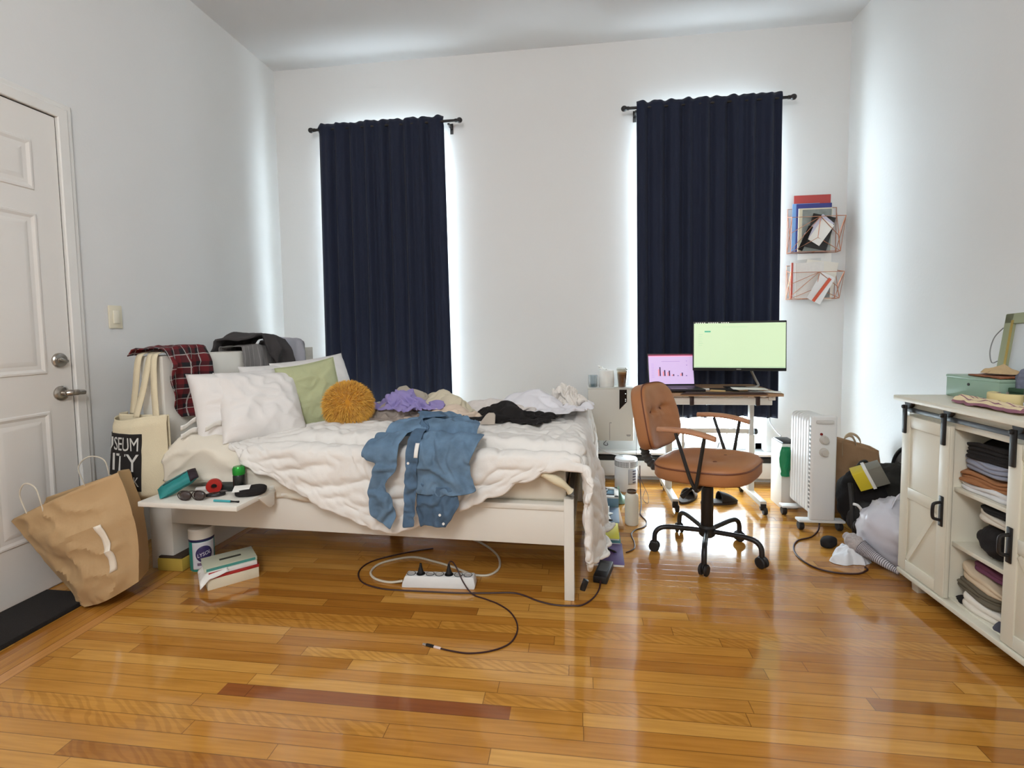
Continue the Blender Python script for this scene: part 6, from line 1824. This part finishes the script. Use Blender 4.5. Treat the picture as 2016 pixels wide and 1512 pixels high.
def barn_door(y0, y1, brace):
    z0, z1 = cz0 + 0.018, 0.762
    xb, xf_ = 1.424, 1.404
    d = MB(); d.box(xf_ + 0.006, xb, y0, y1, z0, z1, 0.001)
    d.build
    door_ = d.build('door', CREAM, cb)
    f = MB(); w = 0.048
    f.box(xf_, xf_ + 0.007, y0, y0 + w, z0, z1, 0.002); f.box(xf_, xf_ + 0.007, y1 - w, y1, z0, z1, 0.002)
    zm = 0.432
    for a, c in ((z0, z0 + w), (z1 - w, z1), (zm - w / 2, zm + w / 2)):
        f.box(xf_, xf_ + 0.0068, y0 + w, y1 - w, a, c, 0.002)
    # diagonal brace in the lower half (runs from lower far corner to upper near corner)
    a, c = Vector((0, y1 - w if brace > 0 else y0 + w, z0 + w)), Vector((0, y0 + w if brace > 0 else y1 - w, zm - w / 2))
    dd = (c - a).normalized(); nn = Vector((0, -dd.z, dd.y)) * 0.020
    poly = [a + nn, a - nn, c - nn, c + nn]
    lo_y, hi_y, lo_z, hi_z = y0 + w, y1 - w, z0 + w, zm - w / 2
    f.prism([(min(hi_y, max(lo_y, p.y)), min(hi_z, max(lo_z, p.z))) for p in (a + nn, a - nn, c - nn, c + nn)], 0, 0.006, lambda u, v, h: Vector((xf_ + 0.007 - h, u, v)))
    f.build('door_frame', CREAM, door_)
    for y in (y0 + 0.022, y1 - 0.022):
        s = MB(); s.box(1.394, 1.4035, y - 0.0105, y + 0.0105, 0.685, 0.808, 0.003); s.build('hanger_strap', BLACKM, door_)
        s = MB(); s.lathe([(0.006, -0.007), (0.021, -0.007), (0.023, -0.004), (0.019, 0), (0.023, 0.004), (0.021, 0.007), (0.006, 0.007)], seg=24, xf=Matrix.Translation((1.4165, y, 0.816)) @ Matrix.Rotation(radians(90), 4, 'Y')); s.build('roller', BLACKM, door_)
        s = MB(); s.lathe([(0.008, 0), (0.008, 0.006), (0.005, 0.008), (0.0005, 0.008)], seg=12, xf=Matrix.Translation((1.394, y, 0.80)) @ Matrix.Rotation(radians(-90), 4, 'Y')); s.build('bolt', BLACKM, door_)
    hy = y0 + 0.022 if brace > 0 else y1 - 0.022
    s = MB(); s.box(1.398, 1.404, hy - 0.011, hy + 0.011, 0.365, 0.485, 0.003)
    s.tube(smooth_path([(1.400, hy, 0.39), (1.380, hy, 0.394), (1.372, hy, 0.405), (1.372, hy, 0.445), (1.380, hy, 0.456), (1.400, hy, 0.46)]), 0.006, 8); s.build('pull_handle', BLACKM, door_)
barn_door(2.078, 2.352, 1)
barn_door(1.50, 1.812, -1)
b = MB(); b.box(1.411, 1.417, cy0 + 0.01, cy1 - 0.005, 0.778, 0.797, 0.002)
b.build('door_rail', BLACKM, cb)
for y in (2.33, 1.95, 1.45):
    b = MB(); b.tube([(1.413, y, 0.787), (cx0, y, 0.787)], 0.007, 10); b.build('rail_spacer', BLACKM, cb)

# clothes on the shelves
def folded(name, label, m, y, z, w, d, h, seed, x=1.447, rot=0.0, layers=3, tip=0.0, group='folded clothes on the sideboard shelves'):
    y += 0.012; w += 0.03
    b = MB(); L = []
    na, nz = 60, 6 * layers + 1
    for k in range(nz):
        q = k / (nz - 1)
        groove = abs(sin(pi * layers * q)) ** 0.5
        ring = []
        for i in range(na):
            a = 2 * pi * i / na
            u = abs(cos(a)) ** 0.45 * (1 if cos(a) >= 0 else -1); v = abs(sin(a)) ** 0.45 * (1 if sin(a) >= 0 else -1)
            r_ = 0.95 + 0.05 * groove + 0.09 * N(u * 1.6 + seed, v * 1.6, int(q * layers * 0.99) * 1.7)
            px, py = u * d / 2 * r_, v * w / 2 * r_
            zz = q * h * (1 + 0.55 * N(px * 11 + seed, py * 11, 2.2)) + tip * py * q
            ring.append(Vector((x + d / 2 + px * cos(rot) - py * sin(rot), y + px * sin(rot) + py * cos(rot), z + max(0, zz))))
        L.append(ring)
    b.loft(L)
    return tag(b.build(name, m, ang=70), label, 'clothing', group)
SH0, SH1, SH2 = cz0 + 0.020, 0.312, 0.526
folded('folded_shirt', 'white folded shirt at the bottom of the top shelf', mat('white_tee', (222, 222, 222), 0.95), 1.965, SH2, 0.22, 0.22, 0.030, 1.0, layers=2)
folded('folded_sweater', 'rust brown sweater lying on the white shirt on the top shelf', mat('rust_knit', (158, 108, 70), 0.95, bump=0.4), 1.975, SH2 + 0.032, 0.21, 0.21, 0.045, 2.0, rot=0.1)
folded('folded_jeans', 'pale grey blue folded garment under the black one on the top shelf', mat('pale_denim', (146, 150, 166), 0.95), 1.97, SH2 + 0.080, 0.20, 0.20, 0.045, 3.0, rot=-0.1)
folded('folded_trousers', 'black garment topping the pile on the top shelf', BLACKC, 1.955, SH2 + 0.127, 0.20, 0.20, 0.060, 4.0, rot=0.12, layers=4)
folded('folded_shirt', 'cream garment lying flat at the back of the middle shelf', mat('cream_tee', (216, 206, 188), 0.95), 1.98, SH1, 0.20, 0.20, 0.035, 5.0, x=1.56, layers=2)
b = lump((1.50, 1.925, SH1 + 0.062), (0.07, 0.085, 0.062), 6.6, 0.14); 
tag(b.build('black_bundle', BLACKC, ang=80), 'bulky black garment bundled at the front of the middle shelf', 'clothing', 'folded clothes on the sideboard shelves')
folded('folded_shirt', 'off-white folded garment on top of the black bundle', mat('offwhite_tee', (212, 204, 190), 0.95), 1.90, SH1 + 0.128, 0.18, 0.18, 0.030, 7.0, layers=2, tip=0.1)
folded('folded_jersey', 'black folded top on the off-white garment of the middle shelf', BLACKC, 1.89, SH1 + 0.162, 0.15, 0.14, 0.026, 8.0, layers=2)
folded('folded_shirt', 'white folded garment on the floor of the bottom shelf', mat('white_fleece', (228, 222, 210), 0.95), 1.94, SH0, 0.18, 0.20, 0.045, 9.0, x=1.44, rot=0.2, layers=2)
folded('folded_trousers', 'olive grey trousers in the middle of the bottom shelf pile', mat('olive_grey', (104, 96, 80), 0.95), 1.98, SH0 + 0.050, 0.20, 0.20, 0.040, 10.0, layers=3, rot=-0.1)
folded('folded_sweater', 'beige sweater sliding down the pile on the bottom shelf', mat('beige_fleece', (208, 188, 160), 0.95), 1.955, SH0 + 0.094, 0.20, 0.20, 0.038, 11.0, layers=2, tip=0.15)
folded('folded_jersey', 'plum purple top at the top of the bottom shelf pile', mat('plum_knit', (112, 62, 88), 0.95), 1.95, SH0 + 0.142, 0.15, 0.16, 0.030, 12.0, layers=2, x=1.47)
b = heap_mesh(1.50, 1.86, SH0, 0.05, 0.05, 0.035, 5.0); tag(b.build('rolled_sock', mat('dark_grey_knit', (70, 70, 82), 0.95), ang=75), 'dark grey sock balled up at the front of the bottom shelf', 'sock')
b = heap_mesh(1.475, 2.05, SH0, 0.025, 0.03, 0.022, 9.0); tag(b.build('black_sock', BLACKC, ang=75), 'small black sock at the left of the bottom shelf', 'sock')

# on top of the sideboard
TT = cz1 + 0.0222
cs = thing('cash_box', 'sage green metal box standing on the sideboard', 'box', (1.65, 2.2, TT))
SAGE = mat('sage_metal', (142, 168, 148), 0.4, var=0.03)
b = MB(); b.box(1.585, 1.80, 2.100, 2.375, TT, TT + 0.082, 0.004); b.build('box_body', SAGE, cs)
b = MB(); b.box(1.583, 1.802, 2.098, 2.377, TT + 0.080, TT + 0.092, 0.004); b.build('box_lid', SAGE, cs)
b = MB(); b.lathe([(0.006, 0), (0.006, 0.002), (0.0005, 0.0022)], seg=16, xf=Matrix.Translation((1.585, 2.25, TT + 0.060)) @ Matrix.Rotation(radians(-90), 4, 'Y')); b.build('lock', BLACKM, cs)
BTOP = TT + 0.0925
b = MB(); b.patch([(1.60, 2.12), (1.75, 2.11), (1.76, 2.27), (1.61, 2.29)], lambda s, t: Vector((s, t, BTOP + 0.004 + 0.006 * abs(N(s * 20, t * 20)))), 0.012)
tag(b.build('leather_wallet', mat('brown_leather', (140, 84, 52), 0.5), solid=0.006, ang=60), 'flat brown leather folder lying on the sage green box', 'wallet')
b = heap_mesh(1.68, 2.21, BTOP + 0.014, 0.05, 0.06, 0.03, 2.0); tag(b.build('bangle_bundle', mat('tan_cloth', (190, 164, 124), 0.8), ang=75), 'tan cloth bundle on the brown leather folder', 'cloth')
b = heap_mesh(1.68, 2.06, TT + 0.10, 0.06, 0.06, 0.05, 7.0); 
for v in b.bm.verts:
    if v.co.z < TT + 0.105: v.co.z = TT
tag(b.build('blue_scarf', mat('grey_blue_print', (104, 108, 124), 0.9, var=0.5, vscale=80), ang=75), 'grey blue printed scarf bunched beside the sage green box', 'scarf')
dkb = thing('jewelry_box', 'dark green velvet box beside the sage green box', 'box', (1.66, 2.03, TT))
b = MB(); b.box(1.605, 1.70, 1.985, 2.085, TT, TT + 0.05, 0.003); b.build('box_base', mat('dark_green_velvet', (44, 72, 48), 0.9), dkb)
b = MB(); b.box(1.603, 1.702, 1.983, 2.087, TT + 0.05, TT + 0.066, 0.003); b.build('box_lid', mat('mid_green_velvet', (52, 82, 58), 0.9), dkb)

fr = thing('picture_frame', 'sage green standing frame with a gold edge leaning on the wall over the sideboard', 'frame', (1.75, 2.2, TT))
FM = Matrix.Translation((1.775, 2.245, TT)) @ Matrix.Rotation(radians(-4), 4, 'X') @ Matrix.Rotation(radians(10), 4, 'Y')
FG = mat('frame_sage', (150, 154, 122), 0.5)
b = MB()
for y0_, y1_, z0_, z1_ in ((-0.30, 0.135, 0.315, 0.360), (-0.30, 0.135, 0, 0.045), (0.09, 0.135, 0.0, 0.36), (-0.30, -0.255, 0, 0.36)):
    b.box(-0.012, 0.012, y0_, y1_, z0_, z1_, 0.004, xf=FM)
b.build('frame', FG, fr)
b = MB(); b.box(-0.013, -0.012, 0.088, 0.100, 0.03, 0.33, xf=FM); b.build('gold_edge', mat('gold_trim', (186, 158, 88), 0.4, metal=0.5), fr, smooth=False)
b = MB(); b.box(0.0, 0.006, -0.26, 0.095, 0.04, 0.32, xf=FM); b.build('backing', mat('frame_backing', (206, 210, 212), 0.35), fr, smooth=False)
nk = thing('necklace', 'thin silver necklace looping from the frame corner', 'necklace', (1.79, 2.33, 1.10))
P = smooth_path([FM @ Vector((-0.01, 0.137, 0.30)), FM @ Vector((-0.01, 0.175, 0.26)), FM @ Vector((-0.01, 0.185, 0.20)), FM @ Vector((-0.01, 0.165, 0.15)), FM @ Vector((-0.01, 0.137, 0.155))])
b = MB(); b.tube(P, 0.0022, 6); b.build('chain', mat('dull_silver', (140, 140, 138), 0.4, metal=0.6), nk)
b = MB(); b.ball(tuple(FM @ Vector((-0.012, 0.150, 0.105))), (0.012, 0.014, 0.018), 12, 8, lambda p: 1 + 0.2 * N(p.x * 4, p.y * 4, p.z * 4)); b.build('gold_pendant', mat('gold_bead', (214, 168, 84), 0.35, metal=0.5), nk)

tw = thing('masking_tape', 'wide roll of cream masking tape lying on the sideboard', 'tape roll', (1.55, 2.06, TT))
b = MB(); b.lathe([(0.045, 0), (0.068, 0), (0.070, 0.003), (0.070, 0.045), (0.068, 0.048), (0.045, 0.048), (0.045, 0)], 1.60, 2.06, TT, 40, cap=False); b.build('tape', mat('cream_tape', (226, 208, 150), 0.6), tw)
b = MB(); b.lathe([(0.041, 0.001), (0.0452, 0.001), (0.0452, 0.047), (0.041, 0.047), (0.041, 0.001)], 1.60, 2.06, TT, 36, cap=False); b.build('core', mat('card_core', (176, 160, 150), 0.8), tw)
b = MB(); L = []
def towel(u, v):
    x = 1.445 + 0.085 * u; y = 2.135 - 0.30 * v
    z = 0.030 * sin(pi * u) ** 0.5 * (0.75 + 0.5 * N(v * 4, u * 2, 3)) + 0.007 * max(0, ridge(u * 4, v * 5 + u * 3, 2.0))
    return Vector((x + 0.01 * N(v * 5, 1.0), y, TT + 0.002 + z))
b.grid(24, 40, towel); b.grid(2, 40, lambda u, v: towel(1 - u, v) if False else Vector((1.445 + 0.085 * (1 - u) + 0.01 * N(v * 5, 1.0), 2.135 - 0.30 * v, TT + 0.001)))
for vv in (0, 1):
    t = bmesh.new(); t.faces.new([t.verts.new(towel(i / 20, vv)) for i in range(21)]); b._add(t)
t2 = stripe_mat('towel_stripe', (224, 206, 168), (142, 96, 110), 5, 0.28)
tag(b.build('hand_towel', t2, ang=80, recalc=True), 'rolled cream towel with plum stripes at the front of the sideboard', 'towel')
cj = thing('candle_jar', 'small dark glass jar candle on the folded cloth of the sideboard', 'jar', (1.53, 1.93, TT))
b = MB(); b.lathe([(0.034, 0), (0.036, 0.003), (0.036, 0.052), (0.034, 0.055)], 1.575, 1.925, TT, 30, cap=True); b.build('jar', mat('smoke_glass', (80, 78, 76), 0.12), cj)
b = MB(); b.lathe([(0.037, 0.055), (0.037, 0.072), (0.033, 0.075), (0.0005, 0.075)], 1.575, 1.925, TT, 30); b.build('black_lid', BLACKP, cj)
b = MB(); b.lathe([(0.0365, 0.015), (0.0365, 0.030)], 1.575, 1.925, TT, 30, cap=False); b.build('pale_label', PAPER, cj, solid=0.0006)
ph = thing('photo_card', 'small dark photo card in a white border standing on the sideboard', 'photo', (1.63, 2.0, TT))
PM = Matrix.Translation((1.645, 1.955, TT + 0.0)) @ Matrix.Rotation(radians(8), 4, 'Y') @ Matrix.Rotation(radians(-6), 4, 'X')
b = MB(); b.box(0, 0.003, -0.075, 0.045, 0.0, 0.165, xf=PM); b.build('card', PAPER, ph, smooth=False)
b = MB(); b.box(-0.0008, 0, -0.068, 0.034, 0.045, 0.155, xf=PM); b.build('dark_picture', mat('photo_dark', (62, 54, 54), 0.4, var=0.4, vscale=30), ph, smooth=False)
zb = thing('zip_bag', 'clear plastic zip bag with a green seal in front of the green frame', 'bag', (1.70, 2.02, TT))
b = MB(); b.grid(16, 20, lambda u, v: Vector((1.715 - 0.03 * v + 0.012 * N(u * 4, v * 4, 1), 2.105 - 0.17 * u, TT + 0.24 * v + 0.008 * N(u * 3, 2, 0)))); b.build('clear_film', glass_mat('poly_film', (226, 236, 234), 0.35, 0.12), zb, ang=80)
b = MB(); b.grid(10, 3, lambda u, v: Vector((1.682, 2.095 - 0.10 * u, TT + 0.245 - 0.055 * u + 0.022 * v))); b.build('green_seal', mat('seal_green', (50, 160, 120), 0.4), zb, solid=0.002)

# ------------------------------------------------------------------ wire baskets on the window wall
GOLD = mat('rose_gold_wire', (190, 132, 104), 0.35, metal=0.7, var=0.05)
def wire_basket(label, z0, z1):
    w = thing('wall_basket', label, 'wire basket', (1.665, YB, z0), group='rose gold wall baskets')
    x0, x1, yw, yf = 1.500, 1.825, YB - 0.006, YB - 0.095
    R_ = 0.0028
    b = MB()
    b.tube([(x0, yw, z0), (x1, yw, z0), (x1, yw, z1), (x0, yw, z1)], R_, 6, closed=True)
    b.build('back_frame', GOLD, w)
    zf = z0 + (z1 - z0) * 0.76
    fx0, fx1 = x0 - 0.005, x1 + 0.020
    b = MB()
    b.tube([(x0, yf + 0.02, z0), (x1, yf + 0.02, z0), (fx1, yf, zf), (fx0, yf, zf)], R_, 6, closed=True)
    b.build('front_frame', GOLD, w)
    b = MB()
    cxm = (x0 + x1) / 2
    c1 = (cxm + 0.01, yf + 0.012, z0 + (zf - z0) * 0.40)
    top = (cxm + 0.02, yf, zf)
    for p, q in ((top, c1), (c1, (x0, yf + 0.02, z0)), (c1, (x1, yf + 0.02, z0)), (top, (x0 + 0.005, yf + 0.018, z0 + 0.02)), (top, (x1 - 0.02, yf + 0.012, z0 + (zf - z0) * 0.45)), ((x1 - 0.02, yf + 0.012, z0 + (zf - z0) * 0.45), (x1, yf + 0.02, z0)), (top, (fx0, yf + 0.01, z0 + (zf - z0) * 0.55)), ((x1 - 0.02, yf + 0.012, z0 + (zf - z0) * 0.45), (fx1, yf, zf))):
        b.tube([p, q], R_ * 0.8, 6)
    b.build('front_wires', GOLD, w)
    b = MB()
    for xx, fx in ((x0, fx0), (x1, fx1)):
        b.tube([(xx, yw, z0), (xx, yf + 0.02, z0)], R_, 6); b.tube([(xx, yw, zf + 0.02), (fx, yf, zf)], R_, 6); b.tube([(xx, yw, z1 - 0.03), (xx, yf + 0.02, z0)], R_ * 0.8, 6); b.tube([(xx, yw, z0), (fx, yf, zf)], R_ * 0.8, 6)
    b.tube([(cxm, yw, z0), (cxm, yf + 0.02, z0)], R_, 6)
    b.build('side_wires', GOLD, w)
    return w
wire_basket('upper rose gold wire basket holding folders on the window wall', 1.672, 1.985)
wire_basket('lower rose gold wire basket holding white papers on the window wall', 1.345, 1.585)
def leaf_(name, label, cat, m, x0, x1, z0, z1, y, th=0.003, rot=0.0, tilt=4.0):
    cx, cz = (x0 + x1) / 2, z0
    M = Matrix.Translation((cx, y, cz)) @ Matrix.Rotation(radians(rot), 4, 'Y') @ Matrix.Rotation(radians(tilt), 4, 'X')
    b = MB(); b.box(-(x1 - x0) / 2, (x1 - x0) / 2, -th / 2, th / 2, 0, z1 - z0, 0.0008, xf=M)
    return tag(b.build(name, m), label, cat), M
ZU = 1.678
leaf_('folder', 'red folder standing tallest at the back of the upper wire basket', 'folder', mat('folder_red', (176, 66, 62), 0.6), 1.535, 1.778, ZU, 2.075, YB - 0.018, tilt=0.5)
leaf_('folder', 'light blue folder at the left edge of the upper wire basket', 'folder', mat('folder_sky', (126, 168, 214), 0.6), 1.520, 1.70, ZU, 2.015, YB - 0.030, tilt=1.0)
leaf_('folder', 'navy blue folder standing before the red one in the upper basket', 'folder', mat('folder_blue', (58, 64, 132), 0.6), 1.542, 1.775, ZU, 2.010, YB - 0.040, tilt=1.0)
leaf_('notepad', 'cream notepad with dark printing in the upper wire basket', 'notepad', mat('pad_cream', (222, 214, 190), 0.7), 1.552, 1.772, ZU, 1.975, YB - 0.052, th=0.006, tilt=1.5)
o, M = leaf_('photo_print', 'black and grey printed sheet in front of the cream notepad', 'print', mat('print_grey', (132, 138, 134), 0.6, var=0.5, vscale=18), 1.575, 1.765, ZU, 1.965, YB - 0.060, tilt=1.5)
leaf_('tablet', 'black tablet case tilted in the upper wire basket', 'tablet case', mat('matte_black_case', (28, 26, 24), 0.6), 1.585, 1.735, ZU + 0.015, 1.925, YB - 0.068, th=0.008, rot=14, tilt=2)
leaf_('eyeglass_case', 'slim black strap case leaning at the left of the upper basket', 'case', BLACKC, 1.545, 1.575, ZU + 0.006, 1.86, YB - 0.076, th=0.006, rot=22, tilt=2)
leaf_('envelope', 'pale lilac envelope lying slanted across the upper basket', 'envelope', mat('envelope_lilac', (198, 196, 212), 0.7), 1.57, 1.67, ZU + 0.085, 1.94, YB - 0.078, th=0.002, rot=42, tilt=2)
leaf_('envelope', 'white stamped envelope slanted in front of the lilac one', 'envelope', PAPER, 1.60, 1.69, ZU + 0.055, 1.90, YB - 0.0815, th=0.002, rot=34, tilt=2)
ZD = 1.350
leaf_('document', 'tall white paper at the back of the lower wire basket', 'paper', PAPER, 1.565, 1.79, ZD, 1.665, YB - 0.02, tilt=1)
leaf_('document', 'grey tinted paper left of centre in the lower wire basket', 'paper', mat('paper_grey', (206, 204, 200), 0.8), 1.535, 1.74, ZD, 1.625, YB - 0.030, rot=-5, tilt=1)
leaf_('document', 'white paper tilted to the right in the lower wire basket', 'paper', mat('paper_warm', (232, 226, 214), 0.8), 1.58, 1.79, ZD, 1.612, YB - 0.040, rot=9, tilt=1)
leaf_('document', 'large white sheet with small print in the lower wire basket', 'paper', mat('paper_print', (226, 222, 216), 0.8, var=0.08, vscale=60), 1.545, 1.735, ZD, 1.60, YB - 0.050, rot=-2, tilt=1.5)
leaf_('document', 'slanted white letter poking out below the lower wire basket', 'paper', mat('paper_letter', (228, 226, 224), 0.8), 1.60, 1.70, 1.325, 1.53, YB - 0.0885, th=0.0015, rot=28, tilt=0)
leaf_('photo_card', 'small black and white card at the right of the lower basket', 'card', mat('card_bw', (120, 120, 118), 0.6, var=0.8, vscale=50), 1.70, 1.77, ZD, 1.43, YB - 0.058, tilt=2)
leaf_('red_ruler', 'thin red edged card standing at the left of the lower basket', 'card', mat('edge_red', (200, 92, 76), 0.6), 1.512, 1.524, ZD, 1.60, YB - 0.055, tilt=1)
leaf_('orange_strip', 'orange red strip slanted across the front of the lower basket', 'card', mat('strip_orange', (204, 86, 56), 0.5), 1.635, 1.657, 1.325, 1.515, YB - 0.0935, th=0.003, rot=35, tilt=0)
